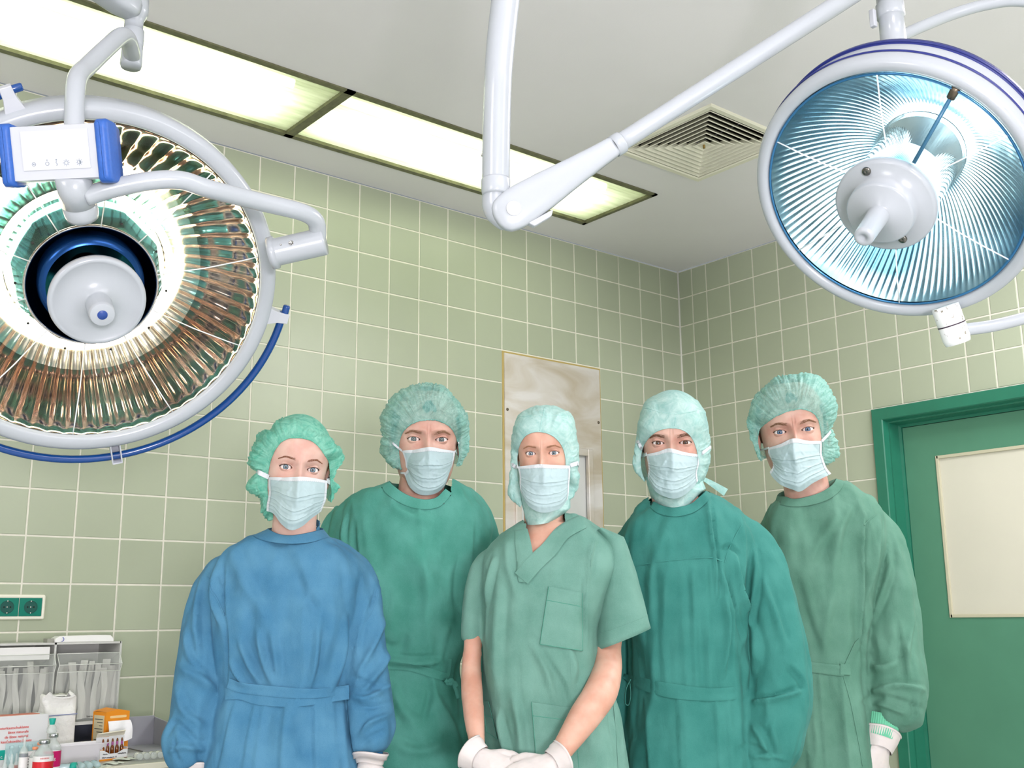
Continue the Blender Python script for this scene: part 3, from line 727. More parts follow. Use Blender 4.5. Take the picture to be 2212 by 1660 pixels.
mb.grid(Pg, close_v=True, caps=True); cas = obj('spring_casing', mb, MWH, arm2)
mb = MB().lathe([(16*k2, 0), (16*k2, .001), (14.8*k2, .0018), (0, .0018)], frame(pa+fr*20*k2-up_*0-ax*.005, fr), 32); obj('joint_cap', mb, mat('grey_joint_cap', (216, 220, 222), .35), cas)
mb = MB().lathe([(23*k2, 0), (24.5*k2, .001), (24.5*k2, .018), (23*k2, .0195), (20*k2, .02)], frame(pb, ax), 40); obj('casing_sleeve', mb, MWH, cas)
qa = pa+ax*Lh*.18-up_*43*k2
mb = MB(); Pg = [[qa+ax*x*k2+fr*y*k2-up_*z*k2 for x, z in ((-42, -2), (-34, 12), (10, 13), (22, 2))] for y in (-12, 12)]
mb.grid(Pg, close_v=True, caps=True); obj('brake_block', mb, MWH2, cas, smooth=False, bevel=.003)
P3 = [rel(1325, 318, 2.02, o2), rel(1560, 168, 2.14, o2), rel(1800, 15, 2.26, o2), rel(1884, -40, 2.325, o2)]
mb = MB().tube(smoothpath(P3, 8), list(np.linspace(20*k2, .0208, 25)), 32); obj('long_tube', mb, MWH, arm2)
mb = MB().lathe([(.003, 0), (.0028, .002), (0, .0025)], frame(rel(1042, 335, 2.0, o2), -RX), 12); obj('set_screw', mb, MCHR, arm2)

# ---------- the smaller deep lamp, upper right
L2C = at(1928, 420, 2.2); v2 = CAM-L2C; v2 /= np.linalg.norm(v2)
dirp = -RX*.56-UP*.83; dirp -= v2*(dirp@v2); dirp /= np.linalg.norm(dirp); tl = math.radians(33)
n2 = v2*math.cos(tl)+dirp*math.sin(tl)
L2 = frame((0, 0, 0), n2)
lamp2 = thing('operating_lamp', tuple(L2C), 'deep round operating lamp with blue-white fluted mirror, upper right', 'operating lamp')
R2 = .288
mb = MB().lathe([(R2-.028, .0), (R2-.025, .010), (R2-.014, .015), (R2-.004, .011), (R2, .002), (R2, -.024)], L2, 128); obj('front_rim', mb, MWH, lamp2)
mb = MB().lathe([(R2+.0006, -.0225), (R2+.003, -.0245), (R2+.003, -.027), (R2-.001, -.029)], L2, 128); obj('rim_gasket', mb, MNAVY, lamp2)
mb = MB().lathe([(R2-.003, -.024), (R2-.002, -.066)], L2, 128); obj('housing_band', mb, MWH, lamp2)
mb = MB().lathe([(R2-.002, -.0645), (R2+.0025, -.0795), (R2+.0025, -.0685), (R2-.002, -.070)], L2, 128); obj('rear_gasket', mb, MNAVY, lamp2)
mb = MB().lathe([(R2-.003, -.067), (R2-.006, -.09), (R2-.022, -.112), (.20, -.17), (.10, -.225), (0, -.235)], L2, 128); obj('rear_shell', mb, MWH, lamp2)
ch = [(r, -.185*(1-((r-.085)/(R2-.03-.085))**1.7)-.004) for r in np.linspace(R2-.03, .088, 30)]
mb = fluted(ch, 110, .0014, 0, 0, 110*6); mb.v = [xf(L2, mb.verts())]; obj('reflector', mb, MMIR2, lamp2)
mb = MB().lathe([(.092, -.187), (0, -.19)], L2, 64); obj('reflector_base', mb, MMIR2, lamp2)
mb = MB().lathe([(.0, .03), (.072, .03), (.074, .025), (.074, -.165), (.070, -.172), (0, -.172)], L2, 48); obj('lamp_glass', mb, MCOOL, lamp2)
mb = MB()
for h in (.02, -.165): mb.lathe([(.0795, h-.002), (.0815, h), (.0795, h+.002), (.0775, h), (.0795, h-.002)], L2, 64)
for j in range(5):
    a = j*2*math.pi/5+.5; mb.tube(xf(L2, [(.0795*math.cos(a), .0795*math.sin(a), .02), (.0795*math.cos(a), .0795*math.sin(a), -.165)]), .0016, 8)
obj('bulb_cage', mb, mat('bright_wire', (190, 215, 225), .15, metal=1), lamp2)
mb = MB().lathe([(.086, .04), (.088, -.175), (.086, -.176)], L2, 96); obj('inner_glass', mb, MGLASS, lamp2)
mb = MB().lathe([(0, -.04), (.098, -.036), (.101, -.028), (.1, -.018), (.094, -.013), (.0675, -.012), (.0665, .012), (.062, .018), (.023, .020), (.0215, .024), (.0195, .1), (.0185, .108), (.0145, .110), (.008, .110), (.006, .104), (0, .104)], L2, 96); mb.v[-1] = mb.v[-1]+n2*.066; hb = obj('hub_cover', mb, MWH, lamp2)
def l2pix(px, py, h):
    """lamp-face coordinates of a pixel at height h over the rim plane"""
    A = np.array(L2)[:3, :3]; c = L2C+n2*h; D = ray(px, py); q = CAM+D*(((c-CAM)@n2)/(D@n2))-c; return q@A[:, 0], q@A[:, 1]
for px, py in ((1872, 370), (1950, 516)):
    x, y = l2pix(px, py, .054); mb = MB().lathe([(.0088, 0), (.0088, .005), (.0075, .0065), (.0015, .007), (0, .006)], L2@frame((x, y, .0515), (0, 0, 1), (0, 1, 0)), 24); obj('hub_screw', mb, mat('dark_steel_screw', (120, 118, 112), .25, metal=1), hb)
x0_, y0_ = l2pix(2060, 200, .002); x1_, y1_ = l2pix(1974, 352, .050)
mb = MB().tube(xf(L2, [(x0_, y0_, .002), (x1_, y1_, .050)]), .0040, 12); rod = obj('blue_rod', mb, mat('blue_grey_rod', (58, 108, 138), .3), lamp2)
mb = MB().lathe([(0, -.012), (.008, -.012), (.0085, 0), (.0085, .012), (0, .013)], frame(xf(L2, [(x0_, y0_, .002)])[0], xf(L2, [(x0_, y0_, 0)])[0]-xf(L2, [(x1_, y1_, 0)])[0]), 20); obj('rod_clip', mb, MSCREW, rod)
mb = MB().lathe([(R2-.03, .004), (.20, .006), (.10, -.002)], L2, 128); obj('cover_glass', mb, MGLASS, lamp2)
mb = MB().lathe([(R2-.0285, .006), (R2-.031, .0085), (R2-.034, .006), (R2-.031, .002)], L2, 128, closed=True); obj('glass_bezel', mb, mat('blue_glass_edge', (60, 120, 165), .15, metal=.5), lamp2)
for px, py in ((1712, 548), (1945, 680), (2180, 560), (1672, 302), (1895, 160), (2200, 280)):
    x, y = l2pix(px, py, .004); a = math.atan2(y, x); mb = MB()
    pr = [(.098, .0), (.15, .006), (.2, .0075), (R2-.03, .006)]
    mb.tube(xf(L2, [(r*math.cos(a), r*math.sin(a), h) for r, h in pr]), .0015, 8); obj('glass_seam', mb, MSEAM, lamp2)

o3 = at(1918, 60, 2.3)
arm3 = thing('lamp_arm', tuple(o3), 'white forked lamp arm with round collar, holding the deep operating lamp at upper right', 'lamp arm')
k3 = 2.3/F_PX
c = rel(1914, -60, 2.36, o3)
_sz = at(1914, -60, 2.36); obj('ceiling_tube', MB().tube([_sz-o3+np.array([0, 0, -.02]), (_sz[0]-o3[0], _sz[1]-o3[1], ROOM_H-o3[2]-.01)], 27*k3, 28), MWH, arm3)
obj('ceiling_mount', MB().lathe([(0, -.001), (.09, -.001), (.09, -.02), (.06, -.05), (.04, -.06), (.03, -.06)], frame((_sz[0]-o3[0], _sz[1]-o3[1], ROOM_H-o3[2]), (0, 0, 1), RX), 40), MWH, arm3)
mb = MB().lathe([(0, 0), (27*k3, 0), (27*k3, .075), (30*k3, .077), (30*k3, .105), (28.5*k3, .108), (26.5*k3, .109), (27.5*k3, .16), (27.5*k3, .22), (20*k3, .24), (0, .24)], frame(c, (0.03, 0, -1), RX), 40); obj('drop_spindle', mb, MWH, arm3)
q = rel(1886, 42, 2.33, o3); mb = MB(); mb.box(q+np.array([-.006, -.006, -.018]), q+np.array([.006, .006, .022])); obj('latch', mb, MWH2, arm3, smooth=False, bevel=.002)
armtube('upper_fork_tube', [(1922, 86, 2.36), (1950, 76, 2.38), (1990, 58, 2.40), (2060, 30, 2.43), (2130, 10, 2.44), (2200, 2, 2.44), (2290, 20, 2.43), (2350, 90, 2.4), (2375, 200, 2.36), (2378, 400, 2.3), (2370, 560, 2.28), (2330, 640, 2.26), (2260, 675, 2.25), (2212, 688, 2.25), (2140, 705, 2.24), (2070, 714, 2.24)], 13*k3, arm3, o3, n=8)
ca = rel(2045, 672, 2.24, o3); cb = rel(2070, 742, 2.24, o3); LL = np.linalg.norm(cb-ca)
mspk = mat('scuffed_white_enamel', (230, 233, 232), .35)
nt = mspk.node_tree; b = nt.nodes['Principled BSDF']; tcn = nt.nodes.new('ShaderNodeTexCoord'); n = nt.nodes.new('ShaderNodeTexNoise'); n.inputs['Scale'].default_value = 120; n.inputs['Detail'].default_value = 4
r = nt.nodes.new('ShaderNodeValToRGB'); r.color_ramp.elements[0].color = (*lin((140, 135, 120)), 1); r.color_ramp.elements[1].color = (*lin((230, 233, 232)), 1); r.color_ramp.elements[0].position = .33; r.color_ramp.elements[1].position = .38
nt.links.new(tcn.outputs['Object'], n.inputs['Vector']); nt.links.new(n.outputs['Fac'], r.inputs['Fac']); nt.links.new(r.outputs['Color'], b.inputs['Base Color'])
mb = MB().lathe([(0, -.01), (.0275, -.01), (.0275, .028), (.0265, .029), (.0265, .0305), (.0275, .0315), (.0275, LL*.85), (.025, LL), (0, LL+.001)], frame(ca, cb-ca, RX), 40); ph = obj('pivot_hub', mb, mspk, arm3)
mb = MB().lathe([(.0277, .0286), (.0280, .0298), (.0277, .031)], frame(ca, cb-ca, RX), 40); obj('pivot_seal', mb, mat('dark_plum_rubber', (50, 30, 50), .5), ph)
# ------------------------------------------------------------------ the five people
def skin_mat(name, rgb, rgb2):
    m, nt, b = nodes(name); N = nt.nodes.new; L = nt.links.new
    tc = N('ShaderNodeTexCoord'); n = N('ShaderNodeTexNoise'); n.inputs['Scale'].default_value = 22; n.inputs['Detail'].default_value = 5; L(tc.outputs['Object'], n.inputs['Vector'])
    r = N('ShaderNodeValToRGB'); r.color_ramp.elements[0].color = (*lin(rgb2), 1); r.color_ramp.elements[1].color = (*lin(rgb), 1)
    r.color_ramp.elements[0].position = .35; r.color_ramp.elements[1].position = .62
    L(n.outputs['Fac'], r.inputs['Fac']); L(r.outputs['Color'], b.inputs['Base Color'])
    b.inputs['Roughness'].default_value = .5; b.inputs['Specular IOR Level'].default_value = .35
    b.inputs['Subsurface Weight'].default_value = .25; b.inputs['Subsurface Radius'].default_value = (1, .35, .2); b.inputs['Subsurface Scale'].default_value = .006
    n2 = N('ShaderNodeTexNoise'); n2.inputs['Scale'].default_value = 420; L(tc.outputs['Object'], n2.inputs['Vector'])
    bp = N('ShaderNodeBump'); bp.inputs['Strength'].default_value = .15; bp.inputs['Distance'].default_value = .0006; L(n2.outputs['Fac'], bp.inputs['Height']); L(bp.outputs[0], b.inputs['Normal'])
    return m
def eye_mat(name, iris):
    """object space: x right, -y forward, centred on the eyeball"""
    m, nt, b = nodes(name); N = nt.nodes.new; L = nt.links.new
    at_ = N('ShaderNodeAttribute'); at_.attribute_name = 'er'
    r = N('ShaderNodeValToRGB'); e = r.color_ramp.elements; r.color_ramp.interpolation = 'LINEAR'
    e[0].position = 0; e[0].color = (.004, .004, .004, 1); e[1].position = 1; e[1].color = (*lin((226, 216, 212)), 1)
    for p, c in ((.0021/.012, (8, 8, 8)), (.0025/.012, [v*.8 for v in iris]), (.0040/.012, iris), (.0054/.012, [v*.55 for v in iris]), (.0061/.012, (60, 62, 68)), (.0066/.012, (222, 214, 212))):
        q = e.new(p); q.color = (*lin(c), 1)
    L(at_.outputs['Fac'], r.inputs['Fac']); L(r.outputs['Color'], b.inputs['Base Color']); b.inputs['Roughness'].default_value = .08; b.inputs['Specular IOR Level'].default_value = .6
    return m
HZ = [-.128, -.118, -.10, -.08, -.06, -.04, -.02, 0, .02, .04, .06, .08, .10, .115, .124]
HW = [.012, .033, .048, .059, .065, .068, .070, .072, .074, .076, .075, .069, .055, .036, .004]
HF = [.072, .088, .093, .0915, .089, .0875, .086, .0845, .090, .095, .094, .087, .070, .046, .004]
HB = [.030, .020, .015, .020, .045, .075, .088, .094, .097, .098, .095, .084, .064, .042, .004]
def interp_s(x, X, Y):
    """smooth monotone-ish interpolation"""
    X = np.array(X); Y = np.array(Y); m = np.gradient(Y, X); x = np.clip(x, X[0], X[-1]); i = np.clip(np.searchsorted(X, x)-1, 0, len(X)-2)
    h = X[i+1]-X[i]; t = (x-X[i])/h
    return (2*t**3-3*t*t+1)*Y[i]+(t**3-2*t*t+t)*h*m[i]+(-2*t**3+3*t*t)*Y[i+1]+(t**3-t*t)*h*m[i+1]
def G(x, s): return np.exp(-(x/s)**2)
def head_grid(brow=.004, open_=1.0, gaze=0, eyew=.0145):
    zr = np.concatenate([np.linspace(-.128, -.022, 36, endpoint=False), np.linspace(-.022, .026, 76, endpoint=False), np.linspace(.026, .124, 34)])
    xs = np.concatenate([np.linspace(-.97, -.75, 10, endpoint=False), np.linspace(-.75, .75, 150, endpoint=False), np.linspace(.75, .97, 11)])
    tf = np.arcsin(xs)                              # front half, -pi/2..pi/2 measured from -y
    tb = np.linspace(math.asin(.97), 2*math.pi-math.asin(.97), 46)[1:-1]
    T = np.concatenate([tf, tb])
    Z, TT = np.meshgrid(zr, T, indexing='ij')
    w = interp_s(Z, HZ, HW); f = interp_s(Z, HZ, HF); bk = interp_s(Z, HZ, HB)
    cs = np.cos(TT); sn = np.sin(TT)
    x = w*sn; e = .86
    y = np.where(cs > 0, -f*np.abs(cs)**e, bk*np.abs(cs)**e)
    y = np.where(cs > 0, y, y)
    fr = np.clip(cs*2.2, 0, 1)
    ax = np.abs(x)
    nose = interp_s(Z, [-.128, -.062, -.053, -.046, -.036, -.022, -.008, .004, .016, .03, .124], [0, 0, .006, .021, .026, .0205, .013, .0085, .005, 0, 0])
    nw = interp_s(Z, [-.128, -.05, -.04, -.02, 0, .02, .124], [.014, .014, .012, .0095, .0085, .012, .02])
    y = y-nose*G(ax, nw)*fr
    y = y-brow*G(Z-.019, .008)*(1/(1+np.exp(-(ax-.008)/.003)))*(1/(1+np.exp((ax-.052)/.005)))*fr
    y = y+.0065*G(ax-.030, .017)*G(Z-.004, .0115)*fr
    y = y+.0050*G(ax-.0165, .006)*G(Z-.002, .009)*fr
    y = y-.0040*G(ax-.044, .018)*G(Z+.028, .018)*fr
    y = y-.005*G(x, .02)*G(Z+.074, .007)*fr-.004*G(x, .018)*G(Z+.086, .006)*fr-.006*G(x, .018)*G(Z+.108, .012)*fr
    y = y+.0022*G(ax-.0035, .0015)*G(Z-.020, .011)*fr*brow/.004*.6      # frown lines
    # eyes
    ex, ey, ez, R = .0315, -.0672, .0, .0122
    u = (ax-ex)/eyew; side = np.where(u > 0, 1, -1)
    up = (.0056*open_)*np.clip(1-u*u, 0, 1)**.75+.0006; lo = -(.0048*open_)*np.clip(1-u*u, 0, 1)**.8
    tilt = u*.0007
    dz = Z-ez-tilt
    d2 = (ax-ex)**2+dz**2
    lid = ey-np.sqrt(np.clip((R+.0016)**2-d2, 0, None))
    inball = d2 < (R+.0010)**2
    # lids hug the eyeball
    k = .0015; a = y; bb = np.where(d2 < (R+.0016)**2, lid, 1.0)
    hmix = np.clip(.5+.5*(a-bb)/k, 0, 1); ysm = a*(1-hmix)+bb*hmix-k*hmix*(1-hmix)
    y = np.where((cs > 0) & (d2 < (R+.0016)**2), np.minimum(ysm, a+.001), y)
    gap = np.minimum(up-dz, dz-lo)                  # >0 inside the opening
    ins = (np.abs(u) < 1) & (cs > 0)
    op = np.where(ins, 1/(1+np.exp(-gap/.00022)), 0)
    y = y*(1-op)+(-.060)*op
    crease = G(dz-up-.0036, .0010)*np.clip(1-(u/1.15)**2, 0, 1)
    y = y+.0016*crease*(cs > 0)
    y = y+.0007*G(dz-lo+.0052, .0012)*np.clip(1-(u/1.1)**2, 0, 1)*(cs > 0)
    return np.stack([x, y, Z], -1)
EYE_C = (.0315, -.0672, 0.0)

class Person:
    def __init__(s, label, px, py, D, cat='person'):
        p = at(px, py, D); s.o = np.array([p[0], p[1], 0.0])
        hx = np.array([RX[0], RX[1], 0]); hx /= np.linalg.norm(hx); s.ex = hx; s.ey = np.cross([0, 0, 1], hx)
        s.rot = math.atan2(hx[1], hx[0])
        s.root = thing('person', tuple(s.o), label, cat); s.root.rotation_euler = (0, 0, s.rot)
        s.D = D; s.k = D/F_PX
    def loc(s, px, py, yo=0.0):
        """pixel -> local (x, z) on the person's upright plane y = yo"""
        d = ray(px, py); o = s.o+s.ey*yo; t = ((o-CAM)@s.ey)/(d@s.ey); q = CAM+d*t-s.o
        return np.array([q@s.ex, q[2]])
    def L(s, px, py, yo=0.0):
        a = s.loc(px, py, yo); return np.array([a[0], yo, a[1]])

def make_head(P, eyeL, eyeR, yaw=0, female=False, hair=(70, 50, 35), iris=(110, 130, 140), browc=(120, 80, 55), skin=None, open_=1.0, brow=.004, lash=.0008, browlift=0.0, browthick=1.0, pitch=6, hf=1.0):
    yo = -.075
    a, b = P.L(*eyeL, yo), P.L(*eyeR, yo); ipd = np.linalg.norm(b-a)/math.cos(math.radians(yaw)); s = ipd/.063
    roll = math.atan2(b[2]-a[2], b[0]-a[0]); mid = (a+b)/2
    cl = np.array([(CAM-P.o)@P.ex, (CAM-P.o)@P.ey]); yaw = yaw+math.degrees(math.atan2(cl[0]-mid[0], -(cl[1]-mid[1])))
    Rz = Matrix.Rotation(math.radians(yaw), 4, 'Z'); Ry = Matrix.Rotation(-roll, 4, 'Y'); Rxx = Matrix.Rotation(math.radians(pitch), 4, 'X')
    A = np.array(Matrix.Translation(mid) @ Ry @ Rz @ Rxx @ Matrix.Scale(s, 4) @ Matrix.Translation((0, .0775, 0)))
    P.head = A; P.hs = s
    g = head_grid(brow, open_, 0)
    n, m = g.shape[:2]
    P.headmb = MB().grid(xf(A, g.reshape(-1, 3)).reshape(n, m, 3), close_v=True, caps=True)
    P.bvh_head = BVHTree.FromPolygons([Vector(v) for v in P.headmb.verts()], P.headmb.f)
    # eyeballs
    em = eye_mat('eye_surface', iris)
    for sx in (-1, 1):
        mb = MB(); c = np.array([EYE_C[0]*sx, EYE_C[1], EYE_C[2]]); th = np.linspace(0, math.pi*.62, 34)
        prof = [(.0122*math.sin(t), .0122*math.cos(t)+.0008*math.exp(-(t/.42)**4)) for t in th]
        # look at the camera
        cw = xf(A, [c])[0]; camloc = np.array([(CAM-P.o)@P.ex, (CAM-P.o)@P.ey, CAM[2]]); dr = camloc-cw
        F = frame(cw, dr); F[:3, :3] *= s
        mb.lathe(prof, F, 36)
        o = obj('eye', mb, em, P.root)
        at_ = o.data.attributes.new('er', 'FLOAT', 'POINT')
        vals = [min(1, r/.012) if math.cos(t) > 0 else 1 for (r, h), t in zip(prof, th) for _ in range(36)]
        at_.data.foreach_set('value', vals)
    # upper lash line and brows
    rnd = random.Random(3)
    mlash = mat('lash_brown', (48, 32, 26) if female else (90, 66, 52), .6); mbrow = mat('brow_hair', browc, .7)
    for sx in (-1, 1):
        path = []; mbl = MB()
        for u in np.linspace(-.96, 1.0, 22):
            zz = (.0056*open_)*max(0, 1-u*u)**.75+.0006+u*.0007; x = EYE_C[0]+u*.0145
            d2 = (x-EYE_C[0])**2+zz*zz; y = EYE_C[1]-math.sqrt(max(0, .0138**2-d2))-.0003
            path.append((sx*x, y, zz))
        r = [lash*s*(.35+.65*t) for t in np.linspace(0, 1, len(path))]
        mbl.tube(xf(A, path), r, 6)
        for i in range(3, len(path), 1 if female else 2):          # single lashes
            p0 = np.array(path[i]); out = np.array([sx*(i/len(path)-.4)*.005, -.0035, .0018 if not female else .003])
            mbl.tube(xf(A, [p0, p0+out*.6, p0+out+(0, 0, .0012)]), [.00022*s, .00016*s, .00005*s], 4)
        obj('eyelashes', mbl, mlash, P.root)
    for sx in (-1, 1):
        hb = MB()
        for i in range(230):
            u = rnd.random()**.85; x = .0135+u*.036; cz = (.0175+browlift)+.0052*math.sin(min(1, u*1.25)*math.pi*.62)-(.005*max(0, u-.62)/.38)
            half = browthick*(.0028*(1-u)**.6+.0007) * (1 if u > .08 else .7)
            z = cz+rnd.uniform(-half, half)
            p = xf(A, [(sx*x, -.2, z)])[0]; dirn = A[:3, :3]@np.array([0, 1, 0]); dirn /= np.linalg.norm(dirn)
            hit = P.bvh_head.ray_cast(Vector(p), Vector(dirn))
            if hit[0] is None: continue
            q = np.array(hit[0]); nrm = np.array(hit[1]); nrm = nrm if nrm@dirn < 0 else -nrm
            ln = .0055*s*(.6+.4*rnd.random()); tx = A[:3, :3]@np.array([sx*(.75 if u > .12 else .3), 0, .45-.75*u+rnd.uniform(-.12, .12)]); tx -= nrm*(tx@nrm); tx /= np.linalg.norm(tx)
            hb.tube([q+nrm*.0001, q+nrm*.0007+tx*ln*.5, q+nrm*.0005+tx*ln], [.00024*s, .00022*s, .00006*s], 3)
        obj('eyebrow', hb, mbrow, P.root)
    return A

def strokes(V, Nn, segs, conv=None):
    """push cloth along its normal under a set of fold lines"""
    D = np.zeros(len(V)); wt = np.clip(-Nn[:, 1]*1.8+.35, 0, 1)
    if conv is not None: wt = wt*conv
    for path, w, amp, asym in segs:
        P = np.asarray(path, float); w = w*.8; best = np.full(len(V), 9.0); tb = np.zeros(len(V)); sg = np.zeros(len(V))
        Ls = np.r_[0, np.cumsum(np.linalg.norm(np.diff(P, axis=0), axis=1))]; tot = Ls[-1]
        for i in range(len(P)-1):
            a, b = P[i], P[i+1]; ab = b-a; l2 = ab@ab+1e-12
            q = V[:, [0, 2]]-a; t = np.clip((q@ab)/l2, 0, 1); r = q-t[:, None]*ab; d = np.linalg.norm(r, axis=1)
            m = d < best; best[m] = d[m]; tb[m] = (Ls[i]+t[m]*math.sqrt(l2))/tot; sg[m] = np.sign(ab[0]*q[m, 1]-ab[1]*q[m, 0])
        taper = np.sin(np.pi*np.clip(tb, 0.02, .98))**.6
        sd = best*sg
        prof = np.exp(-(sd/w)**2)-asym*np.exp(-((sd-w*1.1)/(w*.7))**2)
        D += np.clip(3.3*amp, -.010, .022)*taper*prof
    return V+Nn*(D*wt)[:, None]
def gown_folds(P, lst, yo=-.10):
    out = []
    for pts, w, amp, *r in lst:
        out.append(([P.loc(*p, yo) for p in smoothpath(pts, 4)] if len(pts) > 2 else [P.loc(*p, yo) for p in pts], w*P.k, amp/1000, r[0] if r else .5))
    return out
def ringsec(xl, xr, yf, yb, z, n=56, e=2.5):
    t = np.linspace(0, 2*np.pi, n, endpoint=False); c, s = np.cos(t), np.sin(t)
    x = (xl+xr)/2+(xr-xl)/2*np.sign(c)*np.abs(c)**(2/e); y = np.where(s < 0, yf, yb)*np.abs(s)**(2/e)
    return np.stack([x, y, np.full(n, z)], 1)
def torso_mb(P, rowsl, down=None, e=2.5):
    """rows: (py, pxL, pxR, front, back)"""
    mb = MB(); R = []
    for py, xl, xr, yf, yb in rowsl:
        a, b = P.loc(xl, py), P.loc(xr, py); R.append((a[0], b[0], -yf, yb, (a[1]+b[1])/2))
    R = np.array(sorted(R, key=lambda r: r[4]))
    if down:
        lo = R[0]; R = np.vstack([[(lo[0]-.03, lo[1]+.03, lo[2]-.01, lo[3]+.02, down)], [(lo[0]-.012, lo[1]+.012, lo[2]-.005, lo[3]+.01, (lo[4]+down)/2)], R])
    zz = np.linspace(R[0][4], R[-1][4], int((R[-1][4]-R[0][4])/.012)+2)
    Q = [np.interp(zz, R[:, 4], R[:, i]) for i in range(4)]
    ker = np.array([1, 2, 3, 2, 1])/9
    Q = [np.r_[q[:2], np.convolve(q, ker, 'valid'), q[-2:]] for q in Q]
    mb.grid([ringsec(Q[0][i], Q[1][i], Q[2][i], Q[3][i], zz[i], e=e) for i in range(len(zz))], close_v=True, caps=True)
    return mb
def sleeve_path(P, pts):
    """(px, py, yo, half width px)"""
    path = np.array([P.L(a, b, c) for a, b, c, h in pts]); rad = np.array([h*P.k for *_, h in pts])
    p2 = smoothpath(path, 6); r2 = np.interp(np.linspace(0, len(pts)-1, len(p2)), range(len(pts)), rad)
    return p2, r2
def cloth(P, name, mbs, material, folds, voxel=.0052, drape=.0095, seed=1, sm=7, parent=None, sleeve_noise=0, zs=2.2, cut=None, pleats=None):
    mb = MB()
    for m in mbs: mb.add(m.verts(), m.f)
    V, Fc = remesh(mb, voxel, sm)
    Nn = vnormals(V, Fc)
    c = V.mean(0)
    if np.mean((Nn*(V-c)).sum(1)) < 0: Nn = -Nn
    E_ = edges_of(Fc); cnt = np.zeros(len(V)); np.add.at(cnt, E_.ravel(), 1); S_ = np.zeros_like(V); np.add.at(S_, E_[:, 0], V[E_[:, 1]]); np.add.at(S_, E_[:, 1], V[E_[:, 0]])
    cc = np.clip(((S_/cnt[:, None]-V)*Nn).sum(1)/.00035, 0, 1)      # in a crease already: leave it
    for _ in range(3):
        t_ = np.zeros(len(V)); np.maximum.at(t_, E_[:, 0], cc[E_[:, 1]]); np.maximum.at(t_, E_[:, 1], cc[E_[:, 0]]); cc = np.maximum(cc, .8*t_)
    conv = 1-cc
    Q = V*np.array([11, 11, zs]); n = fbm(Q+seed*7.3, seed, 3)
    V = V+Nn*(drape*(np.abs(n)*-1.6+.5)*conv)[:, None]
    Q = V*np.array([30, 30, 13])
    V = V+Nn*(drape*.28*fbm(Q+3*seed, seed+5, 2))[:, None]
    if pleats is not None: V = pleats(V, Nn)
    V = strokes(V, Nn, folds, conv)
    V = laplace(V, Fc, 1, .35)
    P.bvh = BVHTree.FromPolygons([Vector(v) for v in V], Fc)
    if cut is not None:
        keep = cut(V); Fc = [f for f in Fc if all(keep[i] for i in f)]
    mb = MB().add(V, Fc); return obj(name, mb, material, parent or P.root)
def strip(P, name, pts, width, m, parent, thick=.0022, yo=-.12, across=6, n=6, taper=None, mb=None, px=True, ridge=0.0):
    """band of cloth laid on the garment's front, following it"""
    path = smoothpath([P.loc(*p, yo) if px else p for p in pts], n); T = np.gradient(path, axis=0); T /= np.linalg.norm(T, axis=1)[:, None]+1e-9
    W = np.interp(np.linspace(0, 1, len(path)), np.linspace(0, 1, len(width)), width)*P.k/2 if not np.isscalar(width) else np.full(len(path), width*P.k/2)
    rows = []; prev = -.1
    for i, p in enumerate(path):
        nrm = np.array([-T[i][1], T[i][0]]); row = []
        for j in range(across+1):
            q = p+nrm*W[i]*(j/across*2-1); h = P.bvh.ray_cast(Vector((q[0], -1, q[1])), Vector((0, 1, 0)))
            y = h[0][1] if h[0] is not None and abs(h[0][1]-prev) < .14 else prev
            if h[0] is not None and abs(h[0][1]-prev) < .14: prev = .7*prev+.3*y
            row.append((q[0], y, q[1]))
        rows.append(row)
    R = np.array(rows); 
    for _ in range(2): R[1:-1, :, 1] = (R[:-2, :, 1]+R[2:, :, 1]+2*R[1:-1, :, 1])/4; R[:, 1:-1, 1] = (R[:, :-2, 1]+R[:, 2:, 1]+2*R[:, 1:-1, 1])/4
    top = R.copy(); top[:, :, 1] -= thick
    if ridge: top[:, [1, -2], 1] -= ridge
    bot = R.copy(); bot[:, :, 1] += .004
    loop = np.concatenate([top, bot[:, ::-1]], 1)
    own = mb is None; mb = mb or MB()
    mb.grid(loop, close_v=True, caps=True)
    if own: o = obj(name, mb, m, parent, sharp=50); fix_normals(o); return o
    return mb
def capsules(mb, chain, rad, seg=12):
    mb.tube(smoothpath(chain, 4), np.interp(np.linspace(0, 1, (len(chain)-1)*4+1), np.linspace(0, 1, len(rad)), rad), seg)
    for e, r in ((chain[0], rad[0]), (chain[-1], rad[-1])):
        mb.lathe([(r*math.sin(t)+1e-5, -r*math.cos(t)) for t in np.linspace(0, math.pi, 8)], frame(e, (0, 0, 1), (0, 1, 0)), 10)
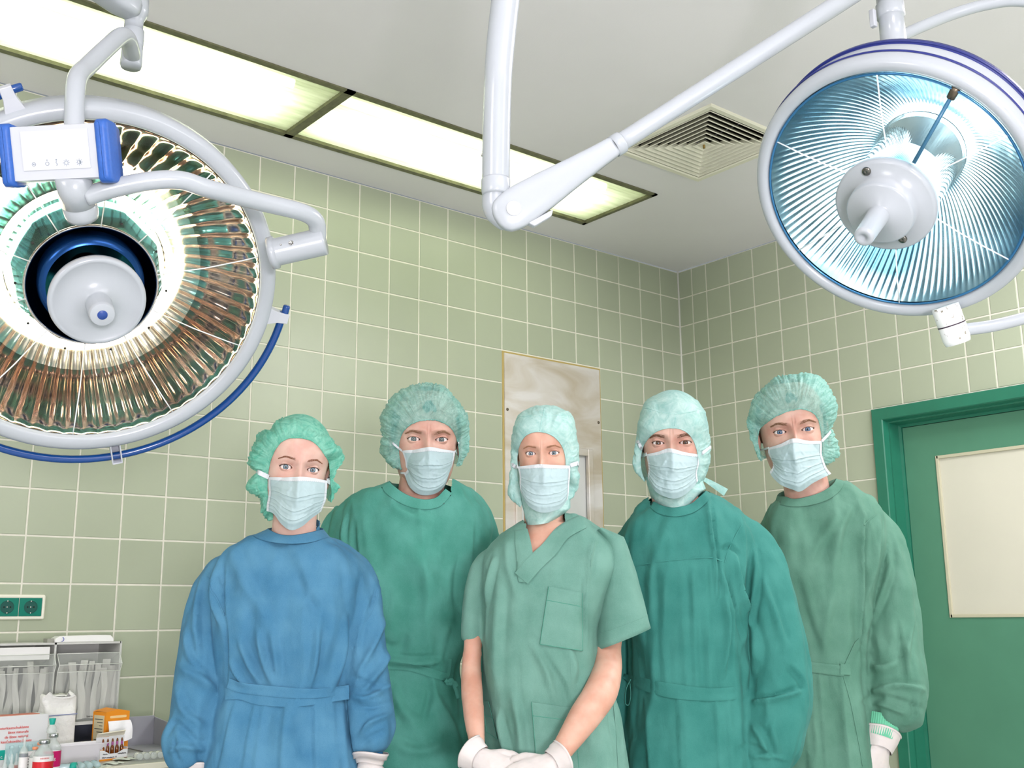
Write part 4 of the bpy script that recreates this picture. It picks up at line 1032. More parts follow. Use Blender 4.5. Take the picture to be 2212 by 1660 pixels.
def hand(P, wrist, knuckle, normal, s=1.0, side=1, curl=.5, material=None, name='glove', cuff=True, cuffback=.05, voxel=.0022, parent=None):
    """gloved hand: wrist -> knuckle direction, normal = back of the hand; side=+1 puts the thumb on +x of the hand frame"""
    w = np.array(wrist, float); d = np.array(knuckle, float)-w; L0 = np.linalg.norm(d); d /= L0
    nz = np.array(normal, float); nz -= d*(nz@d); nz /= np.linalg.norm(nz); t = np.cross(d, nz)*side
    Fm = np.eye(4); Fm[:3, 0] = t; Fm[:3, 1] = d; Fm[:3, 2] = nz; Fm[:3, 3] = w
    k = s; mb = MB()
    secs = []
    for y, hw, hh, oz in ((-cuffback, .030, .026, 0), (-.02, .027, .021, 0), (0, .027, .019, 0), (.02, .033, .018, 0), (.05, .040, .017, 0), (.075, .042, .015, .001), (.092, .040, .012, .001)):
        tt = np.linspace(0, 2*np.pi, 24, endpoint=False)
        secs.append([(hw*math.cos(a)*k, y*k, (hh*math.sin(a)+oz)*k) for a in tt])
    mb.grid(xf(Fm, np.array(secs).reshape(-1, 3)).reshape(len(secs), 24, 3), close_v=True, caps=True)
    for i, (x, ln, r) in enumerate(((.030, .070, .0092), (.0105, .078, .0095), (-.010, .073, .0092), (-.029, .056, .0082))):
        a = 0; p = np.array([x, .088-(.006 if i == 3 else 0), .0]); ch = [p-np.array([0, .02, 0])]
        ch.append(p.copy())
        for j, fr in enumerate((.45, .30, .25)):
            a += curl*(.55, .75, .5)[j]+.05*i*curl; p = p+np.array([x*.06, math.cos(a), -math.sin(a)])*ln*fr; ch.append(p.copy())
        capsules(mb, xf(Fm, np.array(ch)*k), [r*k, r*1.03*k, r*k, r*.93*k, r*.78*k])
    ch = np.array([(.018, .012, -.004), (.040, .035, -.010), (.052, .060, -.016), (.050, .085, -.024)])
    capsules(mb, xf(Fm, ch*k), [.014*k, .0135*k, .0112*k, .0088*k])
    V, Fc = remesh(mb, voxel, 3); Nn = vnormals(V, Fc)
    V = V+Nn*(.0006*fbm(V*90, 3, 2)-.0008*np.clip(fbm(V*40+9, 8, 2), 0, 1))[:, None]
    mb = MB().add(V, Fc); g = obj(name, mb, material or MGLOVE, parent or P.root)
    if cuff:
        mb = MB(); tt = np.linspace(0, 2*np.pi, 40, endpoint=False); rows = []
        for y, g_ in ((-.004, .98), (-.016, 1.10), (-cuffback*.8, 1.22), (-cuffback-.008, 1.30), (-cuffback-.0095, 1.34), (-cuffback-.0075, 1.36), (-cuffback-.005, 1.32)):
            rows.append([(.030*g_*math.cos(a)*k+.001*math.sin(5*a), (y+.003*math.sin(2*a+1))*k, .0255*g_*math.sin(a)*k) for a in tt])
        mb.grid(xf(Fm, np.array(rows).reshape(-1, 3)).reshape(len(rows), 40, 3), close_v=True)
        obj('glove_cuff', mb, material or MGLOVE, g)
    return g
MGLOVE = mat('thin_latex_glove', (196, 190, 186), .45, sss=.1, bump=(60, .4, .002), var=(25, .05))

def crop2px(c, pts): return [(c[0]+x/c[2], c[1]+y/c[2]) for x, y in pts]
def make_cap(P, crop, sil, opening, centre, m, seed, pleat=1.0, yback=.135, hood=False, gap=60, ymid=.012, front=-.078, name='surgical_cap'):
    """thin cap from its measured outline and face opening; polar about the face centre"""
    cx, cy = crop2px(crop, [centre])[0]
    def polar(pts, yo):
        c = P.loc(cx, cy, yo); q = np.array([P.loc(*p, yo) for p in crop2px(crop, pts)])-P.loc(cx, cy, yo)
        a = np.unwrap(np.arctan2(q[:, 0], q[:, 1])); r = np.hypot(q[:, 0], q[:, 1]); return a, r  # angle from up, + to the right
    aS, rS = polar(sil, ymid*P.hs); aO, rO = polar(opening, front*P.hs)
    c0 = P.loc(cx, cy, front*P.hs); cm = P.loc(cx, cy, ymid*P.hs)
    nA, nS = 300, 84; amin, amax = min(aS[0], aO[0]), max(aS[-1], aO[-1])
    al = np.linspace(amin, amax, nA)
    RS = np.interp(al, aS, rS); RO = np.interp(al, aO, rO)
    for _ in range(3): RO[1:-1] = (RO[:-2]+2*RO[1:-1]+RO[2:])/4
    for _ in range(2): RS[1:-1] = (RS[:-2]+2*RS[1:-1]+RS[2:])/4
    RO = np.minimum(RO, RS-.003)
    yE = np.zeros(nA); P.capedge = []
    for i, a in enumerate(al):
        x, z = c0[0]+RO[i]*math.sin(a), c0[1]+RO[i]*math.cos(a)
        h = P.bvh_head.ray_cast(Vector((x, -1, z)), Vector((0, 1, 0)))
        yE[i] = (h[0][1]-.0025) if h[0] is not None else np.nan
    good = ~np.isnan(yE); yE[good] = np.minimum(yE[good], .0)
    yE = np.where(good, yE, -.015)
    for _ in range(10): yE[1:-1] = (yE[:-2]+2*yE[1:-1]+yE[2:])/4
    yE = np.minimum(yE, -.012)
    nf = 23 if not hood else 7
    rows = []; sv = np.concatenate([np.linspace(0, .5, nS//2, endpoint=False), np.linspace(.5, 1, nS//2)])
    for s in sv:
        if s <= .5:
            q = s/.5*math.pi/2; bulge = math.sin(q)**(.62 if not hood else .72)
            rho = RO+(RS-RO)*bulge; y = yE+(ymid*P.hs-yE)*(1-math.cos(q))
            cc = c0+(cm-c0)*(1-math.cos(q))
        else:
            q = (s-.5)/.5*math.pi/2; rho = RS*math.cos(q); y = np.full(nA, ymid*P.hs+(yback*P.hs-ymid*P.hs)*math.sin(q)); cc = cm
        fall = math.sin(math.pi*min(1, s/.62))**.8 if s < .62 else 0
        edge = math.exp(-(s/.09)**2)
        arc = al*.16
        A1 = np.stack([al*nf*.8+.6*np.sin(s*6+al*3), np.full(nA, s*2.3), np.full(nA, seed*3.1)], 1)
        A2 = np.stack([al*3.6, np.full(nA, s*3.4)+al*.8, np.full(nA, seed*1.7)], 1)
        ridg = 1-np.abs(fbm(A1, seed, 2))*1.7
        A3 = np.stack([al*17+2*s, np.full(nA, s*4.5)+al*1.5, np.full(nA, seed*1.1)], 1)
        d = pleat*(.0052*fall*ridg*(1-.7*s)+.0050*fall*fbm(A2, seed+3, 2)+.0022*fall*(np.abs(fbm(A3, seed+8, 1))*-1+.3))
        d = d+edge*.0010*np.sin(al*170)*(0 if hood else 1)
        d = d - (np.abs(fbm(np.stack([al*7, np.full(nA, s*4), np.full(nA, seed*5.)], 1), seed+11, 2)) < .10)*.0016*fall*pleat
        nr = math.cos(q) if s > .5 else math.sin(q)*.8+.2; ny = -(math.cos(q) if s <= .5 else -math.sin(q))
        rho2 = np.maximum(rho+d*nr, .0005); y2 = y+d*ny
        rows.append(np.stack([cc[0]+rho2*np.sin(al), y2, cc[1]+rho2*np.cos(al)], 1))
    R = np.array(rows)
    AI = np.linalg.inv(P.head); q = (xf(AI, R.reshape(-1, 3))-CRC)/CRR; rr = np.linalg.norm(q, axis=1)
    ss = np.repeat(sv, nA); want = 1.02+.02*np.clip(ss/.15, 0, 1); push = np.clip(ss/.08, 0, 1)
    f_ = np.where((rr < want), 1+(want/np.maximum(rr, .3)-1)*push, 1); q *= f_[:, None]
    R = xf(P.head, q*CRR+CRC).reshape(R.shape)
    mb = MB().grid(R)
    cap = obj(name, mb, m, P.root)
    # gathered elastic hem
    e = R[0]; pth = e[::2]; n = len(pth); mb = MB()
    T = np.gradient(pth, axis=0); mb.tube(pth, [(.0016 if not hood else .0011)*(1+(.35*math.sin(i*2.4) if not hood else 0)) for i in range(n)], 8)
    obj('cap_hem', mb, m, cap)
    P.capR = R; P.capal = al
    return cap
def make_mask(P, crop, top, left, right, bottom, m, seed, depth=1.0, pleats=(.40, .60, .78), label=None):
    h = P.hs; A = P.head; AI = np.linalg.inv(A)
    yo = -.10*h
    def L(pts): return np.array([P.loc(*p, yo) for p in crop2px(crop, pts)])
    def rs(pts, n):
        p = smoothpath(pts, 10); d = np.r_[0, np.cumsum(np.linalg.norm(np.diff(p, axis=0), axis=1))]; t = np.linspace(0, d[-1], n)
        return np.stack([np.interp(t, d, p[:, i]) for i in (0, 1)], 1)
    nu, nv = 90, 110
    T, B, Lf, Rt = rs(L(top), nu), rs(L(bottom), nu), rs(L(left), nv), rs(L(right), nv)
    u = np.linspace(0, 1, nu)[None, :, None]; v = np.linspace(0, 1, nv)[:, None, None]
    XZ = (1-v)*T[None]+v*B[None]+(1-u)*Lf[:, None]+u*Rt[:, None]-((1-u)*(1-v)*T[0]+u*(1-v)*T[-1]+(1-u)*v*B[0]+u*v*B[-1])
    U = (u[..., 0]*2-1)+0*v[..., 0]; V = v[..., 0]+0*u[..., 0]
    # head-local depth: over the nose, round the cheeks, under the chin
    mid = np.interp(V, [0, .06, .25, .45, .7, .9, 1], [-.1055, -.110, -.1235, -.124, -.116, -.108, -.098])
    sidey = np.interp(V, [0, .5, 1], [-.050, -.058, -.055])
    fall = np.abs(U)**1.9
    y = mid*(1-fall)+sidey*fall
    nose = -.0085*np.exp(-(U/.13)**2)*np.interp(V, [0, .1, .35, .5, .7, 1], [.7, 1, 1, .35, 0, 0])
    y = (y+nose)
    # nose-wing tension and folds
    n = fbm(np.stack([U.ravel()*3, V.ravel()*3+seed, 0*U.ravel()], 1), seed, 3).reshape(U.shape)
    y = y-.0022*n*(1-np.abs(U)**4)
    d = np.zeros_like(y)
    for i, pv in enumerate(pleats):
        cv = pv+.05*(1-U*U)*(1 if i else -.3)+.012*np.sin(U*4+seed+i)
        w = .055; s = (V-cv)/w
        d += .0046*np.where(s < 0, np.exp(s*1.6), -0.25*np.exp(-s*2.4))*(1-.35*np.abs(U))
        fold = (V-cv-.05-.04*np.abs(U))/.02; d += .0009*np.exp(-fold**2)
    for (u0, v0, u1, v1, w, a) in ((-.12, .12, -.55, .45, .03, .0016), (.12, .12, .5, .42, .03, .0016), (-.9, .45, -.25, .38, .02, .0014), (.9, .48, .3, .40, .02, .0014), (-.6, .5, -.1, .62, .025, -.0012), (.15, .55, .65, .66, .025, .0014)):
        ab = np.array([u1-u0, v1-v0]); q = np.stack([U-u0, V-v0], -1); t = np.clip((q@ab)/(ab@ab), 0, 1); dd = np.linalg.norm((q-t[..., None]*ab)*np.array([.5, 1]), axis=-1)
        d += a*np.exp(-(dd/w)**2)*np.sin(np.pi*np.clip(t, .05, .95))
    n2 = fbm(np.stack([U.ravel()*7+seed, V.ravel()*9, 0*U.ravel()+seed], 1), seed+2, 2).reshape(U.shape)
    y = y-d-.0007*np.abs(n2)*1.2
    # convert: XZ measured on plane yo; slide along the view so the outline holds
    camloc = np.array([(CAM-P.o)@P.ex, (CAM-P.o)@P.ey, CAM[2]])
    Yl = mid_y = P.head[1, 3]+P.head[1, 1]*0
    base = xf(A, [(0, 0, 0)])[0][1]
    yy = base+(y)*h
    f_ = (yy-camloc[1])/(yo-camloc[1])
    X = camloc[0]+(XZ[..., 0]-camloc[0])*f_; Z = camloc[2]+(XZ[..., 1]-camloc[2])*f_
    G3 = np.stack([X, yy, Z], -1)
    for i in range(nv):          # the cloth never sinks into the cheeks
        for j in range(nu):
            h = P.bvh_head.ray_cast(Vector((X[i, j], -1, Z[i, j])), Vector((0, 1, 0)))[0]
            if h is not None and h[1]-.0022 < G3[i, j, 1]: G3[i, j, 1] = h[1]-.0022
    back = G3.copy(); back[..., 1] += .0012
    mb = MB().grid(G3); mb.grid(back[::-1])
    rim = np.concatenate([G3[0], G3[1:, -1], G3[-1, ::-1][1:], G3[::-1, 0][1:-1]])
    mk = obj('face_mask', mb, m, P.root)
    P.maskG = G3
    # white bound edges
    def band(rowa, rowb, nm):
        a, b = rowa.copy(), rowb.copy(); a[:, 1] -= .0010; b[:, 1] -= .0010; c = b.copy(); c[:, 1] += .002; e = a.copy(); e[:, 1] += .002
        mb = MB().grid(np.stack([a, b, c, e], 0).transpose(1, 0, 2), close_v=True, caps=True); o = obj(nm, mb, MBIND, mk, sharp=50); return o
    iv = int(nv*.09)
    def wide(i0, i1, nm):
        g = G3[i0:i1+1].copy(); g[..., 1] -= .0008; mb = MB().grid(g); obj(nm, mb, MBIND, mk)
    wide(0, iv, 'nose_band')
    g = G3[iv-1].copy(); mb = MB()
    for i in range(3, nu-4, 3):
        a, b = g[i], g[i+1]*.6+g[i]*.4; mb.tube([a-[0, .0011, 0], b-[0, .0011, 0]], .00035, 4)
    obj('stitch_line', mb, MSTITCH, mk)
    cu = 4
    for sl, nm in ((slice(0, cu), 'side_binding'), (slice(nu-cu, nu), 'side_binding')):
        g = G3[:, sl].copy(); g[..., 1] -= .0013; mb = MB().grid(g); obj(nm, mb, MBIND, mk)
    return mk
def ribbon(P, name, pts3, w, m, parent, up=(0, 0, 1), th=.0006, n=6):
    p = smoothpath(pts3, n); T = np.gradient(p, axis=0); T /= np.linalg.norm(T, axis=1)[:, None]+1e-9; rows = []
    for i in range(len(p)):
        a = np.array(up)-T[i]*(T[i]@np.array(up)); a /= np.linalg.norm(a)+1e-9; b = np.cross(T[i], a); ww = w[0]+(w[-1]-w[0])*i/(len(p)-1)
        rows.append([p[i]+a*ww/2+b*th, p[i]-a*ww/2+b*th, p[i]-a*ww/2-b*th, p[i]+a*ww/2-b*th])
    mb = MB().grid(rows, close_v=True, caps=True); o = obj(name, mb, m, parent, sharp=50); fix_normals(o); return o
MBIND = mat('white_nonwoven_binding', (196, 202, 205), .7)
MSTITCH = mat('grey_stitch', (150, 175, 180), .8)

def body_rest(P, neck, torso, arms, skinm, hair=None, legs=True, waistz=.95, hipw=.14):
    """one continuous skin: neck, trunk, arms and legs under the clothes, closed on to the head"""
    mb = MB()
    nk = [P.L(*p) for p in neck[0]]; mb.tube(smoothpath(nk, 6), np.interp(np.linspace(0, 1, (len(nk)-1)*6+1), np.linspace(0, 1, len(neck[1])), neck[1]), 28, flat=1.0)
    t = torso_mb(P, torso); mb.add(t.verts(), t.f)
    for path, rad in arms: mb.tube(path, rad, 16)
    zb = t.verts()[:, 2].min(); cx = t.verts()[:, 0].mean()
    for sx in (-1, 1):
        mb.tube(smoothpath([(cx+sx*.055, 0, zb+.06), (cx+sx*.075, 0, .75), (cx+sx*.088, -.005, .48), (cx+sx*.09, .01, .28), (cx+sx*.09, .012, .09)], 6), np.interp(np.linspace(0, 1, 25), [0, .3, .55, .75, 1], [.07, .075, .055, .05, .04]), 18)
    V, Fc = remesh(mb, .006, 4)
    B = MB().add(V, Fc); B.add(P.headmb.verts(), P.headmb.f)
    # ears
    for sx in (-1, 1):
        e = MB(); th = np.linspace(0, 2*np.pi, 20, endpoint=False)
        prof = [(sx*.073, 0), (sx*.079, 1), (sx*.084, 1), (sx*.083, .75), (sx*.079, .6), (sx*.079, 0)]
        g = [[(x, .008+.016*r*math.cos(a)+.004*r, -.012+.029*r*math.sin(a)) for a in th] for x, r in prof]
        e.grid(xf(P.head, np.array(g).reshape(-1, 3)).reshape(len(prof), 20, 3), close_v=True)
        B.add(e.verts(), e.f)
    return obj('body', B, skinm, P.root)
CRC = np.array((0, .004, .028)); CRR = np.array((.0815, .1035, .0995))     # cranium ellipsoid, head units
def hair_shell(P, col, zf=.062, name='hair', grow=1.005, wig=0):
    """hair lying under the sheer cap"""
    g = []
    for th in np.linspace(.02, 2.05, 40):
        r_ = []
        for t in np.linspace(0, 2*np.pi, 120, endpoint=False):
            d = np.array([math.sin(th)*math.sin(t), -math.sin(th)*math.cos(t), math.cos(th)]); p = CRC+CRR*d
            front = max(0, math.cos(t)); line = zf-.075*(1-front)**1.5
            k = 1/(1+math.exp(-(p[2]-line-.003*math.sin(t*23))/.0025)) if front > 0 else 1
            s_ = .78+(grow-.78)*k+.003*math.sin(t*44+th*5)*k
            r_.append(CRC+CRR*d*s_)
        g.append(r_)
    g = np.array(g); mb = MB().grid(xf(P.head, g.reshape(-1, 3)).reshape(g.shape), close_v=True)
    return obj(name, mb, mat('hair_strands', col, .55, bump=(300, .5, .001)), P.root)
def cuff_tube(P, name, path, rad, m, parent, ribs=40, amp=.0009):
    p = smoothpath(path, 8); r = np.interp(np.linspace(0, 1, len(p)), np.linspace(0, 1, len(rad)), rad); seg = ribs*4
    mb = MB(); T = np.gradient(p, axis=0); T /= np.linalg.norm(T, axis=1)[:, None]; up = np.array((0, -1, .01)); rows = []
    for i in range(len(p)):
        a = up-T[i]*(up@T[i]); a /= np.linalg.norm(a); b = np.cross(T[i], a); t = np.linspace(0, 2*np.pi, seg, endpoint=False)[:, None]
        rows.append(p[i]+(r[i]+amp*np.sin(t*ribs))*(np.cos(t)*a+np.sin(t)*b))
    mb.grid(rows, close_v=True); return obj(name, mb, m, parent)
def shoes(P, cx, m):
    for sx in (-1, 1):
        mb = MB(); P0 = []
        for y, w, h in ((.075, .012, .03), (.07, .03, .05), (.03, .036, .065), (-.03, .040, .06), (-.09, .046, .04), (-.15, .042, .03), (-.175, .026, .022), (-.182, .008, .016)):
            P0.append([(cx+sx*.095+w*math.cos(a), y, max(.0005, h*.5+h*.5*math.sin(a)*1.0)) for a in np.linspace(0, 2*np.pi, 20, endpoint=False)])
        mb.grid(P0, close_v=True, caps=True); obj('clog', mb, m, P.root)
MCLOG = mat('white_clog_leather', (225, 225, 225), .5)
def trousers(P, cx, m, z1=.9):
    mb = MB()
    for sx in (-1, 1): mb.tube([(cx+sx*.07, .0, z1-.1), (cx+sx*.085, .0, .5), (cx+sx*.092, .0, .1)], [.08, .085, .085], 24)
    V, Fc = remesh(mb, .012, 3); obj('trousers', MB().add(V, Fc), m, P.root)
# ------------------------------------------------------------------ who stands where
MCAP1 = nonwoven('seafoam_fleece', (88, 190, 164), (158, 226, 204), .16)
MCAP2 = nonwoven('teal_fleece', (112, 188, 176), (182, 228, 218), .36)
MHOOD = nonwoven('pale_aqua_fleece', (158, 212, 206), (206, 236, 230), .10, .6)
MMASK = mat('mask_pale_blue', (160, 182, 184), .7, bump=(500, .3, .0006), var=(12, .05))
MSK1 = skin_mat('fair_skin', (204, 172, 158), (194, 152, 138)); MSK2 = skin_mat('fair_ruddy_skin', (200, 164, 148), (188, 140, 124)); MSK3 = skin_mat('light_tan_skin', (198, 158, 138), (188, 140, 119))
FB = fabric('blue_cotton', (34, 92, 128), (78, 128, 156)); FG2 = fabric('emerald_cotton', (42, 118, 99), (84, 150, 136))
FG3 = fabric('pale_jade_cotton', (70, 116, 102), (104, 145, 132)); FG4 = fabric('deep_sea_green_cotton', (29, 98, 90), (60, 126, 117)); FG5 = fabric('sage_green_cotton', (61, 106, 87), (90, 132, 114))
def cutneck(P, pts, back=.05):
    """opens the garment inside its neckband"""
    p = smoothpath([P.loc(*q, -.05) for q in pts], 6); x0, x1 = p[0, 0]+.004, p[-1, 0]-.004
    def f(V): return ~((V[:, 0] > x0) & (V[:, 0] < x1) & (V[:, 1] < back) & (V[:, 2] > np.interp(V[:, 0], p[:, 0], p[:, 1])+.007))
    return f
MTHR = mat('pale_stitching', (120, 180, 170), .9)

def strap(P, mask_corner, cap_px, crop, m=None, w=.010, side=1):
    """ribbon from the mask's corner back over the cap, lying on its surface"""
    n, k = P.capR.shape[:2]; bv = BVHTree.FromPolygons([Vector(v) for v in P.capR.reshape(-1, 3)], [(i*k+j, i*k+j+1, (i+1)*k+j+1, (i+1)*k+j) for i in range(n-1) for j in range(k-1)])
    a = P.maskG[0, 0 if side < 0 else -1]; x, z = P.loc(*crop2px(crop, [cap_px])[0], 0.0); pts = [a]
    for t in np.linspace(.12, .94, 8):
        q = np.array([a[0]+(x-a[0])*t, a[2]+(z-a[2])*t]); hs = [b.ray_cast(Vector((q[0], -1, q[1])), Vector((0, 1, 0)))[0] for b in (bv, P.bvh_head)]
        ys = [h[1] for h in hs if h is not None]; pts.append(np.array([q[0], min(ys)-.0042 if ys else pts[-1][1]+.008, q[1]]))
    pts[0] = pts[0]+np.array([0, -.002, 0])
    P_ = np.array(pts)
    for _ in range(2): P_[1:-1, 1] = np.minimum(P_[1:-1, 1], (P_[:-2, 1]+P_[2:, 1])/2)
    pts = [q for q in P_]
    pts.append(np.array([x+side*.002, max(.0, pts[-1][1]+.01), z])); pts.append(np.array([x-side*.003, .055, z+.006]))
    return ribbon(P, 'mask_strap', pts, [w, w], m or MBIND, P.root)

# 1 ---- woman in blue, far left
CR1 = (500, 880, 5.929)
P = Person('person in a long-sleeved blue gown and puffy green cap, leftmost of the five', 645, 1015, 2.5)
make_head(P, (618.9, 1010.7), (676.6, 1015.2), 8, True, iris=(118, 140, 152), browc=(140, 92, 66), lash=.0011, open_=.98, brow=.0015, browthick=.75, browlift=.001)
cap = make_cap(P, CR1, [(470, 1420), (370, 1310), (355, 1180), (240, 1080), (215, 950), (270, 870), (325, 830), (240, 760), (230, 650), (275, 560), (320, 400), (360, 330), (500, 260), (545, 210), (700, 165), (830, 155), (950, 180), (1100, 260), (1200, 340), (1270, 430), (1390, 590), (1390, 670), (1300, 770), (1300, 810), (1240, 890), (1260, 930), (1340, 960), (1365, 1000), (1290, 1090), (1225, 1190)],
    [(470, 1400), (440, 1260), (430, 1100), (430, 950), (435, 860), (455, 780), (500, 660), (565, 560), (650, 470), (735, 425), (830, 413), (920, 413), (1010, 428), (1090, 470), (1155, 550), (1195, 640), (1205, 740), (1212, 860), (1218, 950), (1215, 1180)], (830, 800), MCAP1, 3, pleat=1.15)
hair_shell(P, (120, 85, 60), .075)
make_mask(P, CR1, [(490, 905), (700, 900), (905, 893), (1060, 910), (1225, 945)], [(490, 905), (478, 1000), (480, 1100), (455, 1250), (450, 1330)], [(1225, 945), (1222, 1050), (1210, 1180), (1175, 1270), (1150, 1335)],
    [(450, 1330), (540, 1370), (640, 1500), (760, 1577), (900, 1530), (1020, 1430), (1150, 1335)], MMASK, 2)
strap(P, None, (322, 832), CR1, side=-1); strap(P, None, (1248, 895), CR1, side=1)
slL, rL = sleeve_path(P, [(520, 1215, .0, 24), (482, 1228, .0, 32), (457, 1262, -.003, 38), (440, 1340, -.01, 46), (436, 1430, -.02, 52), (428, 1500, -.035, 52), (418, 1560, -.05, 46), (408, 1605, -.06, 51), (410, 1632, -.063, 46), (418, 1655, -.065, 34)])
slR, rR = sleeve_path(P, [(725, 1215, .0, 24), (762, 1226, .0, 32), (779, 1262, .0, 35), (790, 1330, -.005, 36), (792, 1400, -.01, 41), (794, 1480, -.02, 45), (803, 1545, -.035, 44), (806, 1590, -.045, 40), (800, 1615, -.05, 33), (798, 1628, -.052, 26)])
T1 = [(1154, 565, 695, .055, .06), (1163, 540, 718, .066, .075), (1174, 512, 745, .078, .085), (1188, 488, 768, .088, .095), (1206, 470, 784, .098, .10), (1230, 458, 794, .106, .105), (1260, 452, 797, .112, .105), (1340, 462, 782, .128, .10), (1420, 470, 768, .125, .10), (1480, 480, 752, .112, .10), (1500, 480, 750, .112, .10), (1540, 466, 758, .122, .11), (1600, 452, 772, .132, .125), (1660, 440, 782, .140, .13)]
def pl1(V, Nn):  # pressed pleats below the belt, gathers above it
    zb = P.loc(640, 1495)[1]; w = np.clip(-Nn[:, 1]*2, 0, 1)
    for px, a in ((505, 5), (548, 6), (568, 5), (615, 7), (672, 7), (722, 8), (740, 6)):
        x0 = P.loc(px, 1520, -.12)[0]; cx = P.loc(620, 1520, -.12)[0]; xx = x0+(V[:, 0]*0+(x0-cx)*.35*np.clip((zb-V[:, 2])/.12, 0, 3)*.5)
        s = (V[:, 0]-xx); f = np.clip((zb-V[:, 2])/.02, 0, 1)
        V = V+Nn*(w*f*a/1000*(np.where(s > 0, np.exp(-s/.014), np.exp(s/.003)*1.0)-.35*np.exp(-((s+.006)/.004)**2)))[:, None]
    return V
cloth(P, 'gown', [torso_mb(P, T1, down=.42), MB().tube(slL, rL, 26), MB().tube(slR, rR, 26)], FB, gown_folds(P, [
    ([(475, 1215), (478, 1290), (484, 1345)], 6, -6), ([(486, 1340), (490, 1420), (486, 1480)], 5, -5), ([(455, 1230), (458, 1300), (475, 1350)], 7, 4),
    ([(455, 1240), (470, 1270), (481, 1330)], 4, -2.5), ([(520, 1380), (545, 1440), (565, 1480)], 9, 5), ([(560, 1365), (575, 1430), (595, 1485)], 9, 6), ([(590, 1355), (600, 1420), (600, 1485)], 10, 4),
    ([(690, 1355), (685, 1420), (668, 1490)], 9, 5), ([(742, 1330), (735, 1410), (715, 1490)], 9, 5), ([(500, 1430), (525, 1470), (545, 1490)], 7, 5), ([(495, 1180), (530, 1260), (580, 1340)], 18, 3), ([(640, 1230), (665, 1290), (700, 1330)], 16, -3),
    ([(770, 1250), (765, 1320), (752, 1380), (745, 1460)], 6, -6), ([(790, 1300), (770, 1360), (762, 1420)], 8, 4), ([(805, 1260), (800, 1290), (775, 1345)], 4, -2.5),
    ([(380, 1440), (430, 1470), (470, 1500)], 12, 5), ([(385, 1360), (410, 1430), (450, 1470)], 10, 4), ([(378, 1490), (400, 1540), (440, 1570)], 10, 4), ([(420, 1230), (412, 1330), (425, 1440)], 9, 4),
    ([(360, 1590), (380, 1560), (430, 1600), (460, 1600)], 7, -5), ([(365, 1625), (400, 1610), (450, 1625)], 6, 5), ([(380, 1590), (385, 1630), (395, 1650)], 5, -5), ([(425, 1605), (432, 1640), (430, 1655)], 5, -5),
    ([(750, 1500), (790, 1510), (838, 1480)], 8, 5), ([(750, 1460), (790, 1480), (830, 1500)], 8, -4), ([(755, 1520), (795, 1530), (840, 1520)], 7, -5), ([(775, 1590), (800, 1560), (840, 1545)], 7, 5), ([(780, 1610), (805, 1590), (835, 1580)], 5, -4), ([(835, 1400), (815, 1450), (780, 1500)], 9, 5), ([(825, 1330), (800, 1400), (770, 1460)], 8, 4)]),
    seed=1, pleats=pl1, cut=cutneck(P, [(548, 1158), (570, 1168), (605, 1176), (645, 1178), (685, 1172), (706, 1160)]))
G_ = P.root.children[-1]
# standing collar, stitched bands, waist tie
def collar(P, pts_top, pts_bot, m, yoF=-.075, yoB=.07, name='collar', out=.004):
    """stand-up neckband: front curve measured, closed round the back"""
    def ring(pts, yf):
        p = smoothpath([P.loc(*q, yf*.5) for q in pts], 8); n = len(p); xm = (p[0, 0]+p[-1, 0])/2; hw = (p[-1, 0]-p[0, 0])/2
        fr = []
        for x, z in p:
            u = np.clip((x-xm)/hw, -1, 1); fr.append((x, yf*math.sqrt(max(0, 1-u*u))-.0, z))
        bk = []
        for k in range(1, 16):
            a = math.pi*k/16; bk.append((xm+hw*math.cos(a), yoB*math.sin(a), p[-1, 1]+(p[0, 1]-p[-1, 1])*k/16+.012*math.sin(a)))
        return np.array(fr+bk)
    a, b = ring(pts_top, yoF), ring(pts_bot, yoF-.018); c = b.mean(0); nfr = (len(pts_top)-1)*8+1
    def conf(A_, off, k):
        for i in range(min(nfr, len(A_))):
            h = P.bvh.ray_cast(Vector((A_[i, 0], -1, A_[i, 2])), Vector((0, 1, 0)))
            if h[0] is not None: A_[i, 1] = min(A_[i, 1], h[0][1]-off) if k else h[0][1]-off
        for _ in range(3): A_[1:nfr-1, 1] = (A_[:nfr-2, 1]+2*A_[1:nfr-1, 1]+A_[2:nfr, 1])/4
    conf(b, .0035, True); conf(a, .005, True)
    ins = a.copy(); ins[:, :2] = a.mean(0)[:2]+(a[:, :2]-a.mean(0)[:2])*.95; ins[:, 2] -= .02
    mid = (a+b)/2; mid[:, 1] -= .002
    lip = a.copy(); lip[:, :2] = a.mean(0)[:2]+(a[:, :2]-a.mean(0)[:2])*.985; lip[:, 2] += .0012
    mb = MB().grid(np.array([b, mid, a, lip, ins]), close_v=True); return obj(name, mb, m, P.root)
collar(P, [(572, 1140), (580, 1145), (610, 1158), (642, 1160), (675, 1152), (692, 1143)], [(548, 1158), (570, 1168), (605, 1176), (645, 1178), (685, 1172), (706, 1160)], FB)
strip(P, 'waist_tie', [(478, 1502), (515, 1500), (560, 1510), (640, 1513), (745, 1502)], [22, 24, 26, 26, 24], FB, G_, thick=.003, ridge=.0008)
strip(P, 'waist_tie', [(487, 1478), (520, 1488), (600, 1496), (680, 1500), (744, 1494)], [20, 20, 20, 18, 16], FB, G_, thick=.0052, ridge=.0008)
for pts in ([(424, 1244), (436, 1252), (442, 1262), (446, 1275), (458, 1292), (478, 1330)], [(806, 1268), (801, 1277), (799, 1300), (790, 1325), (776, 1345)]):
    strip(P, 'armhole_seam', pts, 2.2, FB, G_, thick=.0016, across=2)
ribbon(P, 'neck_tie', [P.L(684, 1150, .02), P.L(690, 1138, .035), P.L(682, 1128, .04), P.L(690, 1132, .02)], [.012, .012], FB, P.root)
